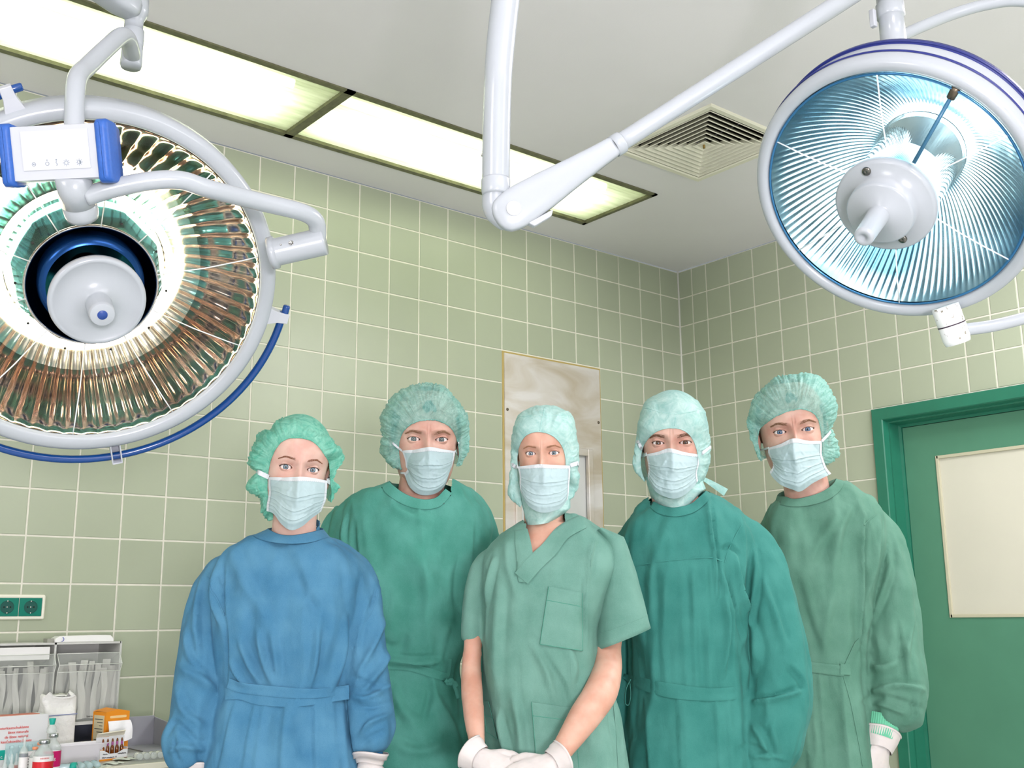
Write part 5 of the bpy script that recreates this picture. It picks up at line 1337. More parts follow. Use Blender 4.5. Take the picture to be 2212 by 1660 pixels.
cuff_tube(P, 'knit_cuff', [P.L(800, 1612, -.05), P.L(799, 1638, -.055)], [.027, .0255], mat('navy_blue_knit', (24, 96, 140), .9), G_)
cuff_tube(P, 'knit_cuff', [P.L(418, 1645, -.06), P.L(424, 1672, -.065)], [.030, .028], mat('blue_knit', (24, 96, 140), .9), G_)
hand(P, P.L(799, 1655, -.06), P.L(796, 1740, -.07), (-.2, -1, .1), side=-1, curl=.45, cuffback=.016)
hand(P, P.L(424, 1690, -.07), P.L(432, 1770, -.09), (-.3, -1, .1), side=1, curl=.45, cuffback=.02)
body_rest(P, ([(640, 1010), (640, 1075), (636, 1130), (634, 1175), (634, 1220)], [.050, .050, .049, .052, .07]), [(r[0]+12, r[1]+30, r[2]-30, r[3]*.72, r[4]*.75) for r in T1[2:]], [(slL[6:], rL[6:]*.55), (slR[6:], rR[6:]*.6)], MSK1)
trousers(P, 0, FB); shoes(P, 0, MCLOG)

# 2 ---- man in emerald, second
CR2 = (780, 800, 5.532)
P = Person('person in an emerald green gown standing behind the one in the blue gown', 915, 950, 2.80)
make_head(P, (894.2, 949.7), (954.4, 949.6), 4, False, iris=(108, 124, 122), browc=(150, 112, 84), open_=.80, brow=.0055, browthick=1.0, browlift=-.005)
make_cap(P, CR2, [(455, 1170), (380, 1150), (290, 1070), (240, 1000), (243, 900), (262, 800), (235, 640), (240, 560), (300, 440), (350, 340), (430, 270), (520, 215), (640, 170), (740, 160), (860, 165), (970, 200), (1090, 300), (1190, 410), (1250, 500), (1265, 620), (1262, 740), (1290, 880), (1210, 1060), (1130, 1110)],
    [(455, 1150), (440, 1040), (430, 900), (435, 830), (480, 740), (550, 680), (650, 635), (760, 612), (850, 605), (960, 622), (1040, 650), (1090, 690), (1130, 770), (1150, 860), (1160, 950), (1125, 1090)], (800, 830), MCAP2, 8, pleat=1.1)
hair_shell(P, (62, 44, 32), .058)
make_mask(P, CR2, [(495, 975), (650, 950), (820, 920), (970, 945), (1125, 970)], [(495, 975), (530, 1080), (540, 1160), (560, 1200), (515, 1240)], [(1125, 970), (1110, 1060), (1090, 1140), (1070, 1190), (1055, 1230)],
    [(515, 1240), (570, 1380), (660, 1470), (770, 1497), (900, 1470), (1000, 1380), (1055, 1230)], MMASK, 5)
strap(P, None, (395, 905), CR2, side=-1, w=.005); strap(P, None, (1168, 880), CR2, side=1, w=.005)
ribbon(P, 'mask_strap', [P.maskG[-4, 0], P.maskG[-4, 0]+np.array([-.012, .02, .004]), P.maskG[-4, 0]+np.array([-.014, .06, .012])], [.005, .005], MBIND, P.root)
T2 = [(1035, 845, 968, .06, .06), (1048, 815, 1000, .08, .09), (1062, 780, 1022, .092, .10), (1078, 752, 1040, .1, .11), (1100, 728, 1058, .11, .115), (1140, 715, 1064, .125, .12), (1220, 712, 1052, .135, .12), (1320, 722, 1030, .128, .115), (1400, 735, 1008, .118, .11), (1440, 738, 992, .108, .11), (1460, 736, 990, .110, .11), (1520, 720, 1000, .122, .12), (1660, 705, 1020, .14, .13)]
slL, rL = sleeve_path(P, [(775, 1110, .01, 26), (745, 1125, .02, 34), (727, 1165, .03, 38), (716, 1250, .045, 42), (720, 1400, .05, 42), (725, 1560, .03, 38), (735, 1700, .0, 32)])
slR, rR = sleeve_path(P, [(1005, 1110, .01, 26), (1030, 1128, .02, 34), (1042, 1170, .03, 38), (1052, 1270, .05, 38), (1062, 1400, .06, 38), (1066, 1560, .05, 36), (1064, 1700, .02, 32)])
cloth(P, 'gown', [torso_mb(P, T2, down=.42), MB().tube(slL, rL, 26), MB().tube(slR, rR, 26)], FG2, gown_folds(P, [
    ([(765, 1125), (768, 1180), (775, 1230)], 7, -5), ([(745, 1110), (742, 1160), (748, 1200)], 6, 4), ([(840, 1070), (870, 1110), (940, 1130)], 14, 3, .3), ([(800, 1140), (850, 1230), (900, 1300)], 30, -4, 0), ([(820, 1390), (860, 1400), (880, 1370)], 16, -6, .2), ([(960, 1340), (985, 1360), (970, 1400)], 14, -4, .3),
    ([(835, 1425), (900, 1432), (950, 1428)], 9, 9, .6), ([(1000, 1180), (985, 1260), (990, 1350)], 10, -4), ([(1020, 1120), (1015, 1200), (1005, 1280)], 8, 3), ([(925, 1465), (930, 1500), (915, 1560)], 9, -4), ([(850, 1480), (870, 1530), (900, 1560)], 14, 4), ([(940, 1500), (970, 1560), (990, 1620)], 12, 4), ([(850, 1600), (900, 1620), (960, 1610)], 14, 4), ([(890, 1180), (930, 1250), (960, 1320)], 22, 4, .2)]), seed=4, cut=cutneck(P, [(822, 1046), (840, 1072), (878, 1097), (920, 1106), (955, 1098), (978, 1068)]))
G_ = P.root.children[-1]
collar(P, [(840, 1040), (852, 1054), (880, 1074), (915, 1086), (945, 1082), (966, 1062)], [(824, 1048), (840, 1072), (878, 1096), (920, 1106), (955, 1098), (978, 1070)], FG2, yoF=-.085)
strip(P, 'waist_tie', [(835, 1440), (880, 1442), (930, 1455), (975, 1470)], [13, 14, 16, 16], FG2, G_, thick=.004, ridge=.001)
strip(P, 'tie_loop', [(970, 1425), (968, 1450), (962, 1478)], [7, 8, 8], FG2, G_, thick=.006)
mb = MB()
for pts in ([(962, 1470), (972, 1478), (982, 1476), (988, 1484)], [(965, 1480), (975, 1470), (986, 1492), (990, 1510)]): mb.tube(smoothpath([P.L(a, b, -.125) for a, b in pts], 6), .005, 10)
obj('tie_knot', mb, FG2, G_)
body_rest(P, ([(920, 950), (915, 1020), (908, 1070), (905, 1120), (903, 1150)], [.058, .058, .058, .064, .08]), [(r[0]+12, r[1]+30, r[2]-30, r[3]*.72, r[4]*.75) for r in T2[2:]], [(slL[6:], rL[6:]*.6), (slR[6:], rR[6:]*.6)], MSK2)
hand(P, P.L(737, 1712, -.01), P.L(745, 1800, -.03), (-1, -.5, .1), side=1, curl=.5, cuffback=.03); hand(P, P.L(1064, 1712, .01), P.L(1058, 1800, 0), (1, -.5, .1), side=-1, curl=.5, cuffback=.03)
trousers(P, 0, FG2); shoes(P, 0, MCLOG)

# 3 ---- woman in short-sleeved top, centre
CR3 = (1060, 860, 5.929)
P = Person('person in a pale green short-sleeved V-neck top, gloved hands clasped, in the middle', 1175, 985, 2.52)
make_head(P, (1145.7, 980.1), (1195.8, 979.8), -6, True, iris=(120, 138, 148), browc=(170, 126, 96), lash=.0006, open_=.86, brow=.003, browthick=.7, browlift=-.003)
make_cap(P, CR3, [(345, 1360), (250, 1290), (218, 1200), (245, 1050), (270, 900), (262, 760), (275, 650), (290, 450), (300, 330), (350, 230), (430, 170), (560, 115), (680, 107), (800, 115), (930, 150), (1030, 205), (1080, 310), (1095, 450), (1125, 640), (1133, 740), (1112, 860), (1110, 920), (1138, 990), (1120, 1150), (1080, 1230), (1010, 1295)],
    [(400, 1340), (385, 1150), (350, 1000), (345, 900), (343, 800), (350, 660), (380, 570), (440, 500), (540, 463), (650, 463), (740, 490), (830, 540), (900, 610), (940, 680), (960, 760), (965, 860), (985, 1000), (1000, 1120), (1000, 1260)], (650, 800), MHOOD, 12, pleat=.55, hood=True, yback=.12, name='surgical_hood')
hd = P.root.children[-1]
hair_shell(P, (150, 110, 80), .075)
make_mask(P, CR3, [(345, 880), (490, 865), (625, 850), (800, 860), (1020, 870)], [(345, 880), (370, 1000), (370, 1100), (380, 1180), (400, 1240)], [(1020, 870), (1015, 1000), (1005, 1120), (1000, 1220), (985, 1300)],
    [(400, 1240), (470, 1370), (580, 1450), (690, 1472), (800, 1450), (900, 1410), (985, 1300)], MMASK, 9)
strap(P, None, (275, 865), CR3, side=-1, w=.008); strap(P, None, (1112, 865), CR3, side=1, w=.009)
def seam(P, crop, pts, m, parent, name='hood_seam', r=.0011):
    """raised seam over the hood"""
    mb = MB(); V = [Vector(v) for v in P.capR.reshape(-1, 3)]; n, k = P.capR.shape[:2]
    bv = BVHTree.FromPolygons(V, [(i*k+j, i*k+j+1, (i+1)*k+j+1, (i+1)*k+j) for i in range(n-1) for j in range(k-1)])
    path = []
    for q in smoothpath([P.loc(*p, -.06) for p in crop2px(crop, pts)], 8):
        h = bv.ray_cast(Vector((q[0], -1, q[1])), Vector((0, 1, 0)))
        if h[0] is not None: path.append(np.array(h[0]))
    if len(path) > 3: mb.tube(path, r, 6); obj(name, mb, m, parent)
hoodp = [c for c in P.root.children if c.name.startswith('surgical_hood')][0]
seam(P, CR3, [(625, 455), (640, 360), (665, 260), (690, 120)], MHOOD, hoodp); seam(P, CR3, [(330, 225), (480, 255), (650, 268), (850, 240), (1040, 215)], MHOOD, hoodp)
def neckwrap(P, crop, left, right, yf, yb, m, parent, seed=1):
    """lower part of the hood tied round the neck"""
    rows = []; n = 60
    for (lx, ly), (rx, ry), f in zip(left, right, yf):
        a, b = (P.loc(*crop2px(crop, [q])[0], -.02) for q in ((lx, ly), (rx, ry))); c = (a+b)/2; hw = (b[0]-a[0])/2
        t = np.linspace(0, 2*np.pi, n, endpoint=False); u = np.cos(t)
        x = c[0]+hw*u; z = c[1]+(b[1]-a[1])/2*u-.012*np.where(np.sin(t) < 0, -np.sin(t), 0); y = np.where(np.sin(t) < 0, f, yb)*np.abs(np.sin(t))
        nz = fbm(np.stack([t*2.2, np.full(n, ly*.02), np.full(n, seed*2.)], 1), seed, 3)*.0028
        rows.append(np.stack([x+nz*u, y+nz*np.sin(t), z], 1))
    R = np.array(rows); R2 = []
    for i in range(len(R)-1):
        for s in np.linspace(0, 1, 5, endpoint=False): R2.append(R[i]*(1-s)+R[i+1]*s)
    R2.append(R[-1]); return obj('hood_neck', MB().grid(np.array(R2), close_v=True), m, parent)
neckwrap(P, CR3, [(370, 1200), (400, 1330), (425, 1420), (440, 1520), (455, 1600)], [(1005, 1180), (1015, 1300), (1018, 1400), (960, 1460), (845, 1540)], [-.05, -.055, -.066, -.066, -.064], .06, MHOOD, hoodp)
T3 = [(1110, 1148, 1245, .04, .06), (1122, 1136, 1262, .062, .075), (1138, 1108, 1290, .078, .09), (1158, 1078, 1318, .088, .095), (1180, 1055, 1332, .096, .10), (1220, 1040, 1338, .108, .10), (1280, 1040, 1312, .122, .095), (1360, 1044, 1285, .122, .095), (1440, 1042, 1295, .116, .10), (1520, 1044, 1332, .120, .115), (1600, 1052, 1352, .132, .125), (1660, 1062, 1358, .135, .13)]
slL, rL = sleeve_path(P, [(1090, 1198, .01, 22), (1052, 1215, .0, 26), (1035, 1240, .0, 25), (1024, 1290, -.005, 22.5), (1020, 1345, -.01, 20.5), (1019, 1386, -.012, 20.5)])
slR, rR = sleeve_path(P, [(1295, 1190, .01, 40), (1318, 1225, .0, 50), (1322, 1280, -.005, 56), (1332, 1340, -.005, 61), (1338, 1385, -.005, 65)])
armL, aL = sleeve_path(P, [(1040, 1230, .01, 24), (1024, 1330, 0, 21), (1021, 1400, -.02, 20), (1018, 1450, -.035, 22), (1020, 1500, -.075, 23.5), (1025, 1560, -.125, 21), (1031, 1605, -.155, 16.5), (1037, 1640, -.175, 15.5)])
armR, aR = sleeve_path(P, [(1315, 1220, .01, 32), (1318, 1330, .01, 32), (1312, 1400, -.01, 30), (1312, 1445, -.045, 31), (1298, 1495, -.11, 35), (1262, 1550, -.155, 32), (1225, 1605, -.185, 24), (1197, 1645, -.205, 19)])
zh = P.loc(1338, 1385)[1]
def cutv(V):
    """the V opening at the neck"""
    poly = [P.loc(*q, -.09) for q in ((1128, 1100), (1139, 1132), (1152, 1196), (1220, 1128), (1220, 1095))]; x, z = V[:, 0], V[:, 2]; ins = np.zeros(len(V), bool); n = len(poly)
    for i in range(n):
        (xa, za), (xb, zb) = poly[i], poly[(i+1) % n]; c = ((za > z) != (zb > z)) & (x < (xb-xa)*(z-za)/(zb-za+1e-12)+xa); ins ^= c
    return ~(ins & (V[:, 1] < .03))
cloth(P, 'scrub_top', [torso_mb(P, T3, down=.72), MB().tube(slL, rL, 26)], FG3, gown_folds(P, [
    ([(1048, 1230), (1046, 1300), (1042, 1385)], 5, -6), ([(1070, 1200), (1062, 1240), (1052, 1300)], 7, 4), ([(1268, 1210), (1262, 1290), (1266, 1390)], 5, -6), ([(1150, 1390), (1180, 1450), (1200, 1520)], 9, 4), ([(1110, 1500), (1125, 1570), (1130, 1640)], 12, 5), ([(1075, 1540), (1090, 1600), (1105, 1660)], 9, 5),
    ([(1080, 1250), (1075, 1350), (1070, 1480)], 14, 3), ([(1225, 1400), (1240, 1440), (1235, 1480)], 12, 4), ([(1290, 1160), (1275, 1200), (1268, 1260)], 8, 4), ([(1095, 1160), (1100, 1220), (1120, 1300)], 12, 3), ([(1300, 1430), (1320, 1500), (1325, 1600)], 8, -4), ([(1180, 1420), (1215, 1480), (1230, 1540)], 8, -3)]), seed=6, cut=cutv, drape=.0060)
G_ = P.root.children[-1]
# the wide short sleeve on the right of the picture, open at its hem
mb = MB(); rows = []
for i, s in enumerate(np.linspace(0, 1, 26)):
    a = P.L(*[np.interp(s, [0, .25, .6, 1], q) for q in ([1285, 1305, 1285, 1280], [1150, 1190, 1290, 1408])], 0); b = P.L(*[np.interp(s, [0, .2, .5, 1], q) for q in ([1300, 1345, 1374, 1404], [1142, 1162, 1240, 1358])], 0)
    c = (a+b)/2; hw = np.linalg.norm(b-a)/2; d = (b-a)/np.linalg.norm(b-a); dep = .055+.012*s; t = np.linspace(0, 2*np.pi, 72, endpoint=False)
    fl = 1+.05*s*np.sin(3*t+1)+.03*s*np.sin(5*t)
    rows.append([c+d*hw*math.cos(q)*1.0+np.array([0, dep, 0])*math.sin(q)*f for q, f in zip(t, fl)])
R = np.array(rows); N0 = fbm(R.reshape(-1, 3)*np.array([16, 16, 5]), 4, 3).reshape(R.shape[:2]); cen = R.mean(1, keepdims=True); dv = R-cen; dv /= np.linalg.norm(dv, axis=2, keepdims=True); R = R+dv*(N0*.0035)[..., None]
inner = cen+(R-cen)*.965; mb.grid(R); mb = MB(); mb.grid(np.concatenate([R, inner[::-1]]), close_v=True)
slv = obj('short_sleeve', mb, FG3, G_)
hemr = R[-4:-1].copy(); 
obj('hem_stitch', MB().grid(np.stack([cen[-4]+(R[-4]-cen[-4])*k_ for k_ in (1.0, 1.012, 1.0)]) + np.array([[[0, 0, -.001]], [[0, 0, 0]], [[0, 0, .001]]]), close_v=True), FG3, slv)
# V neck: two overlapping bands and the skin between them
# neck opening panel of skin is the body itself, brought up through the top below
strip(P, 'neck_band', [(1262, 1121), (1217, 1148), (1187, 1185), (1157, 1214), (1126, 1250)], [32, 32, 34, 34, 34], FG3, G_, thick=.0055, ridge=.001)
strip(P, 'neck_band', [(1126, 1140), (1130, 1170), (1134, 1205), (1131, 1235), (1128, 1258)], [26, 32, 34, 28, 14], FG3, G_, thick=.0040, ridge=.001)
def pocket(P, corners, name='pocket', hem=20, th=.0045):
    """patch pocket from four corners (tl, tr, br, bl) with a double-stitched hem"""
    tl, tr, br, bl = (np.array(P.loc(*c, -.11)) for c in corners); n, m = 26, 22; R = np.zeros((n, m, 3)); prev = -.1
    for i in range(n):
        for j in range(m):
            v, u = i/(n-1), j/(m-1); q = (1-v)*((1-u)*tl+u*tr)+v*((1-u)*bl+u*br); h = P.bvh.ray_cast(Vector((q[0], -1, q[1])), Vector((0, 1, 0))); y = h[0][1] if h[0] is not None else prev; prev = y; R[i, j] = (q[0], y, q[1])
    for _ in range(3): R[1:-1, :, 1] = (R[:-2, :, 1]+R[2:, :, 1])/2*.5+R[1:-1, :, 1]*.5; R[:, 1:-1, 1] = (R[:, :-2, 1]+R[:, 2:, 1])/2*.5+R[:, 1:-1, 1]*.5
    top = R.copy(); top[..., 1] -= th; top[:2, :, 1] -= .0012; k = int(n*hem/ max(1, corners[3][1]-corners[0][1])); top[k, :, 1] += .0012
    idx = lambda A: np.concatenate([A[0], A[1:, -1], A[-1, ::-1][1:], A[::-1, 0][1:-1]])
    bk = R.copy(); bk[..., 1] += .003; mb = MB().grid(top); mb.grid(np.stack([idx(top), idx(bk)]), close_v=True)
    o = obj(name, mb, FG3, G_, sharp=50)
    for a, b in (((0, 0), (n-1, 0)), ((n-1, 0), (n-1, m-1)), ((n-1, m-1), (0, m-1)), ((k, 0), (k, m-1))):
        L_ = [top[int(round(a[0]+(b[0]-a[0])*t)), int(round(a[1]+(b[1]-a[1])*t))]-[0, .0003, 0] for t in np.linspace(0, 1, 22)]
        s = MB().tube(np.array(L_), .0006, 5); obj('stitching', s, mat('jade_thread', (70, 140, 120), .9), o)
    return o
pocket(P, [(1185, 1268), (1258, 1282), (1260, 1407), (1166, 1392)], hem=32); pocket(P, [(1148, 1516), (1240, 1530), (1250, 1670), (1160, 1665)], hem=30); pocket(P, [(1040, 1522), (1054, 1520), (1074, 1600), (1050, 1590)], hem=30)
strip(P, 'side_seam', [(1334, 1530), (1338, 1600), (1340, 1665)], 3, FG3, G_, thick=.0014, across=2)
strip(P, 'shoulder_seam', [(1290, 1165), (1280, 1200), (1278, 1225)], 3, FG3, G_, thick=.0014, across=2)
nkpts = ([(1172, 985), (1170, 1060), (1174, 1110), (1178, 1150), (1176, 1180)], [.046, .046, .045, .050, .07])
B_ = body_rest(P, nkpts, [(r[0]+10, r[1]+22, r[2]-22, r[3]*.90, r[4]*.78) for r in T3[1:]], [(armL, aL*.98), (armR, aR*.98)], MSK3)
hand(P, P.L(1038, 1640, -.178), P.L(1098, 1680, -.20), (-.25, -.9, .75), side=-1, curl=.55, s=.92, cuffback=.026)
hand(P, P.L(1190, 1652, -.208), P.L(1124, 1688, -.225), (.3, -.9, .75), side=1, curl=.6, s=.92, cuffback=.026)
trousers(P, 0, FG3); shoes(P, 0, MCLOG)

# 4 ---- man in deep sea green, hood
CR4 = (1340, 830, 5.723)
P = Person('person in a deep sea-green gown and aqua hood with loose tie, second from right', 1452, 958, 2.76)
make_head(P, (1421.3, 956.7), (1479.8, 957.5), -3, False, iris=(92, 62, 42), browc=(120, 84, 60), open_=.68, brow=.005, browthick=1.1, browlift=-.005, lash=.0009)
make_cap(P, CR4, [(335, 1165), (260, 1120), (190, 1040), (175, 960), (190, 850), (205, 700), (215, 620), (240, 430), (270, 320), (310, 220), (400, 150), (500, 120), (640, 115), (780, 120), (900, 170), (990, 250), (1040, 330), (1065, 440), (1085, 600), (1110, 760), (1113, 900), (1090, 1030), (1050, 1150), (1020, 1200)],
    [(345, 1160), (325, 1110), (295, 1000), (290, 900), (300, 800), (320, 720), (370, 640), (440, 590), (540, 563), (640, 560), (740, 575), (830, 620), (910, 690), (950, 770), (975, 860), (985, 980), (965, 1110), (960, 1180)], (640, 800), MHOOD, 21, pleat=.5, hood=True, yback=.12, name='surgical_hood')
hoodp = P.root.children[-1]
hoodp = [c for c in P.root.children if c.name.startswith('surgical_hood')][0]
hair_shell(P, (60, 42, 32), .066)
seam(P, CR4, [(310, 290), (460, 370), (640, 405), (800, 385), (930, 345)], MHOOD, hoodp, r=.0013); seam(P, CR4, [(640, 555), (648, 480), (655, 405)], MHOOD, hoodp)
make_mask(P, CR4, [(320, 870), (460, 840), (605, 797), (780, 840), (985, 880)], [(320, 870), (340, 970), (350, 1060), (340, 1130), (345, 1180)], [(985, 880), (975, 980), (950, 1080), (950, 1140), (960, 1200)],
    [(345, 1180), (420, 1310), (520, 1380), (660, 1418), (780, 1380), (880, 1300), (960, 1200)], MMASK, 14)
strap(P, None, (205, 720), CR4, side=-1, w=.008); strap(P, None, (1108, 785), CR4, side=1, w=.008)
neckwrap(P, CR4, [(340, 1130), (350, 1220), (370, 1340), (430, 1460), (500, 1530)], [(1010, 1150), (1040, 1220), (1070, 1280), (950, 1390), (850, 1490)], [-.05, -.058, -.07, -.074, -.076], .065, MHOOD, hoodp, 4)
ribbon(P, 'hood_tie', [P.L(*crop2px(CR4, [p])[0], y) for p, y in (((1010, 1165), .02), ((1100, 1215), .03), ((1200, 1275), .03), ((1305, 1342), .02))], [.010, .020], MHOOD, hoodp)
T4 = [(1058, 1425, 1520, .05, .06), (1075, 1400, 1545, .07, .08), (1092, 1380, 1575, .085, .095), (1112, 1360, 1602, .098, .105), (1135, 1345, 1618, .108, .11), (1170, 1338, 1622, .118, .115), (1230, 1342, 1612, .128, .115), (1320, 1352, 1606, .125, .11), (1420, 1358, 1612, .118, .11), (1490, 1358, 1615, .115, .11), (1560, 1352, 1622, .125, .12), (1660, 1345, 1632, .135, .13)]
slL, rL = sleeve_path(P, [(1395, 1140, .02, 24), (1366, 1160, .03, 30), (1352, 1200, .04, 32), (1340, 1280, .06, 34), (1332, 1400, .07, 34), (1330, 1540, .05, 32), (1335, 1700, .02, 30)])
slR, rR = sleeve_path(P, [(1550, 1140, .01, 30), (1592, 1152, .0, 42), (1626, 1195, .0, 54), (1643, 1250, -.005, 60), (1660, 1330, -.01, 62), (1674, 1400, -.015, 63), (1684, 1475, -.025, 65), (1672, 1550, -.04, 68), (1656, 1610, -.05, 64), (1644, 1648, -.055, 52), (1640, 1672, -.056, 36)])
def pl4(V, Nn):
    w = np.clip(-Nn[:, 1]*2, 0, 1); zt, zb = P.loc(1450, 1215, -.11)[1], P.loc(1450, 1495, -.11)[1]
    for px, a in ((1385, 2.5), (1410, 3), (1435, 2.5), (1478, 4), (1500, 5), (1530, 3.5)):
        x0 = P.loc(px, 1350, -.12)[0]; s = V[:, 0]-x0; f = np.clip((zt-V[:, 2])/.03, 0, 1)*np.clip((V[:, 2]-zb)/.05+.6, 0, 1); V = V+Nn*(w*f*a/1000*(np.exp(-(s/.009)**2)-.7*np.exp(-((s-.012)/.006)**2)))[:, None]
    for px, a in ((1468, 8), (1478, 5), (1548, 8), (1575, 6), (1400, 4)):
        x0 = P.loc(px, 1580, -.12)[0]; s = V[:, 0]-x0; f = np.clip((zb-V[:, 2])/.015, 0, 1); V = V+Nn*(w*f*a/1000*np.where(s > 0, np.exp(-s/.014), np.exp(s/.003)))[:, None]
    return V
cloth(P, 'gown', [torso_mb(P, T4, down=.42), MB().tube(slL, rL, 26), MB().tube(slR, rR, 28)], FG4, gown_folds(P, [
    ([(1535, 1075), (1532, 1130), (1540, 1200), (1548, 1290)], 6, 6, .9), ([(1570, 1210), (1575, 1270), (1610, 1390)], 6, -8), ([(1560, 1280), (1570, 1350), (1560, 1460)], 8, 6), ([(1590, 1200), (1600, 1280), (1640, 1370)], 7, 6), ([(1625, 1140), (1640, 1220), (1630, 1320), (1612, 1390)], 9, 7), ([(1650, 1240), (1680, 1330), (1700, 1400)], 10, 4),
    ([(1615, 1520), (1670, 1510), (1735, 1490)], 6, 7, .8), ([(1700, 1440), (1730, 1470), (1735, 1500)], 9, -4), ([(1620, 1560), (1640, 1590), (1660, 1640)], 9, 5), ([(1660, 1560), (1670, 1600), (1680, 1630)], 8, 4), ([(1590, 1620), (1620, 1610), (1680, 1640)], 6, -5), ([(1600, 1640), (1650, 1630), (1700, 1640)], 5, 4), ([(1555, 1190), (1575, 1180), (1600, 1200)], 6, -4), ([(1560, 1240), (1572, 1290), (1590, 1340)], 7, 4), ([(1610, 1300), (1640, 1400), (1620, 1480)], 14, 4)]), seed=9, pleats=pl4, cut=cutneck(P, [(1404, 1098), (1418, 1112), (1450, 1121), (1490, 1112), (1518, 1092), (1542, 1066)]))
G_ = P.root.children[-1]
collar(P, [(1412, 1085), (1425, 1095), (1450, 1102), (1485, 1094), (1510, 1075), (1530, 1058)], [(1404, 1098), (1418, 1112), (1450, 1121), (1490, 1112), (1518, 1092), (1542, 1066)], FG4, yoF=-.082)
strip(P, 'waist_tie', [(1360, 1468), (1390, 1480), (1450, 1493), (1530, 1501), (1612, 1498)], [10, 24, 28, 24, 24], FG4, G_, thick=.004, ridge=.001)
strip(P, 'yoke_seam', [(1366, 1223), (1410, 1216), (1460, 1210), (1530, 1205), (1562, 1212)], 2.6, FG4, G_, thick=.0018, across=2)
strip(P, 'armhole_seam', [(1618, 1120), (1598, 1150), (1578, 1185), (1568, 1215)], 2.4, FG4, G_, thick=.0016, across=2)
ribbon(P, 'tie_bow', [P.L(1362, 1468, -.10), P.L(1352, 1490, -.10), P.L(1350, 1518, -.09), P.L(1358, 1522, -.085), P.L(1362, 1500, -.09), P.L(1360, 1475, -.10)], [.014, .014], FG4, G_, up=(0, 1, 0))
body_rest(P, ([(1455, 958), (1455, 1030), (1458, 1075), (1462, 1120), (1464, 1150)], [.056, .056, .058, .062, .08]), [(r[0]+12, r[1]+30, r[2]-30, r[3]*.72, r[4]*.75) for r in T4[2:]], [(slL[6:], rL[6:]*.6), (slR[6:], rR[6:]*.5)], MSK2)
cuff_tube(P, 'knit_cuff', [P.L(1638, 1650, -.055), P.L(1630, 1690, -.058)], [.032, .030], mat('green_knit', (40, 130, 112), .9), G_)
hand(P, P.L(1612, 1682, -.075), P.L(1590, 1760, -.10), (-.8, -.8, .1), side=-1, curl=.6, cuffback=.02); hand(P, P.L(1335, 1712, .01), P.L(1340, 1800, 0), (-1, -.4, .1), side=1, curl=.5, cuffback=.03)
trousers(P, 0, FG4); shoes(P, 0, MCLOG)

# 5 ---- man in sage green, far right
CR5 = (1590, 790, 5.723)
P = Person('person in a sage green gown and puffy cap beside the green door, rightmost', 1715, 932, 2.97)
make_head(P, (1685.8, 933.3), (1744.6, 928.6), 3, False, iris=(92, 120, 150), browc=(140, 104, 76), open_=.78, brow=.0055, browthick=1.0, browlift=-.003)
make_cap(P, CR5, [(382, 1135), (330, 1100), (270, 980), (262, 900), (210, 870), (210, 770), (180, 680), (175, 590), (200, 480), (230, 400), (280, 310), (380, 230), (500, 160), (700, 105), (860, 88), (950, 110), (1080, 200), (1180, 330), (1240, 480), (1235, 600), (1190, 780), (1220, 860), (1255, 940), (1275, 1080), (1230, 1150), (1110, 1215)],
    [(385, 1110), (370, 1000), (345, 900), (345, 830), (370, 720), (440, 660), (560, 600), (700, 560), (860, 560), (960, 590), (1050, 670), (1090, 760), (1110, 860), (1120, 950), (1110, 1100), (1100, 1195)], (730, 820), MCAP2, 31, pleat=1.1)
hair_shell(P, (80, 58, 42), .062)
make_mask(P, CR5, [(400, 1020), (550, 970), (705, 903), (880, 930), (1045, 945)], [(400, 1020), (400, 1090), (450, 1190), (455, 1250), (415, 1320)], [(1045, 945), (1060, 1100), (1090, 1200), (1120, 1270), (1175, 1340)],
    [(415, 1320), (460, 1390), (560, 1480), (700, 1535), (800, 1557), (960, 1450), (1175, 1340)], MMASK, 27)
strap(P, None, (325, 895), CR5, side=-1, w=.005); strap(P, None, (1125, 840), CR5, side=1, w=.007)
T5 = [(1040, 1712, 1818, .05, .06), (1056, 1692, 1848, .07, .08), (1074, 1672, 1878, .088, .095), (1092, 1655, 1896, .10, .105), (1118, 1645, 1908, .11, .11), (1160, 1640, 1910, .12, .115), (1240, 1645, 1890, .13, .115), (1320, 1655, 1872, .126, .11), (1420, 1662, 1866, .116, .11), (1455, 1662, 1866, .116, .11), (1540, 1658, 1876, .125, .12), (1660, 1650, 1890, .135, .13)]
slL, rL = sleeve_path(P, [(1710, 1110, .02, 24), (1680, 1125, .03, 30), (1662, 1165, .04, 32), (1652, 1250, .06, 34), (1650, 1400, .07, 34), (1652, 1540, .05, 32), (1656, 1700, .02, 30)])
slR, rR = sleeve_path(P, [(1840, 1112, .01, 28), (1880, 1128, .005, 38), (1903, 1168, .005, 47), (1916, 1230, -.005, 52), (1926, 1320, -.015, 60), (1932, 1400, -.025, 62), (1938, 1460, -.04, 64), (1938, 1505, -.05, 64), (1930, 1532, -.055, 58), (1918, 1552, -.057, 44), (1908, 1566, -.058, 30)])
def pl5(V, Nn):
    w = np.clip(-Nn[:, 1]*2, 0, 1); zb = P.loc(1780, 1450, -.11)[1]
    for px, a in ((1775, 8), (1822, 7), (1740, 4)):
        x0 = P.loc(px, 1560, -.12)[0]; s = V[:, 0]-x0-.0*V[:, 2]; f = np.clip((zb-V[:, 2])/.015, 0, 1); V = V+Nn*(w*f*a/1000*np.where(s > 0, np.exp(-s/.016), np.exp(s/.003)))[:, None]
    return V
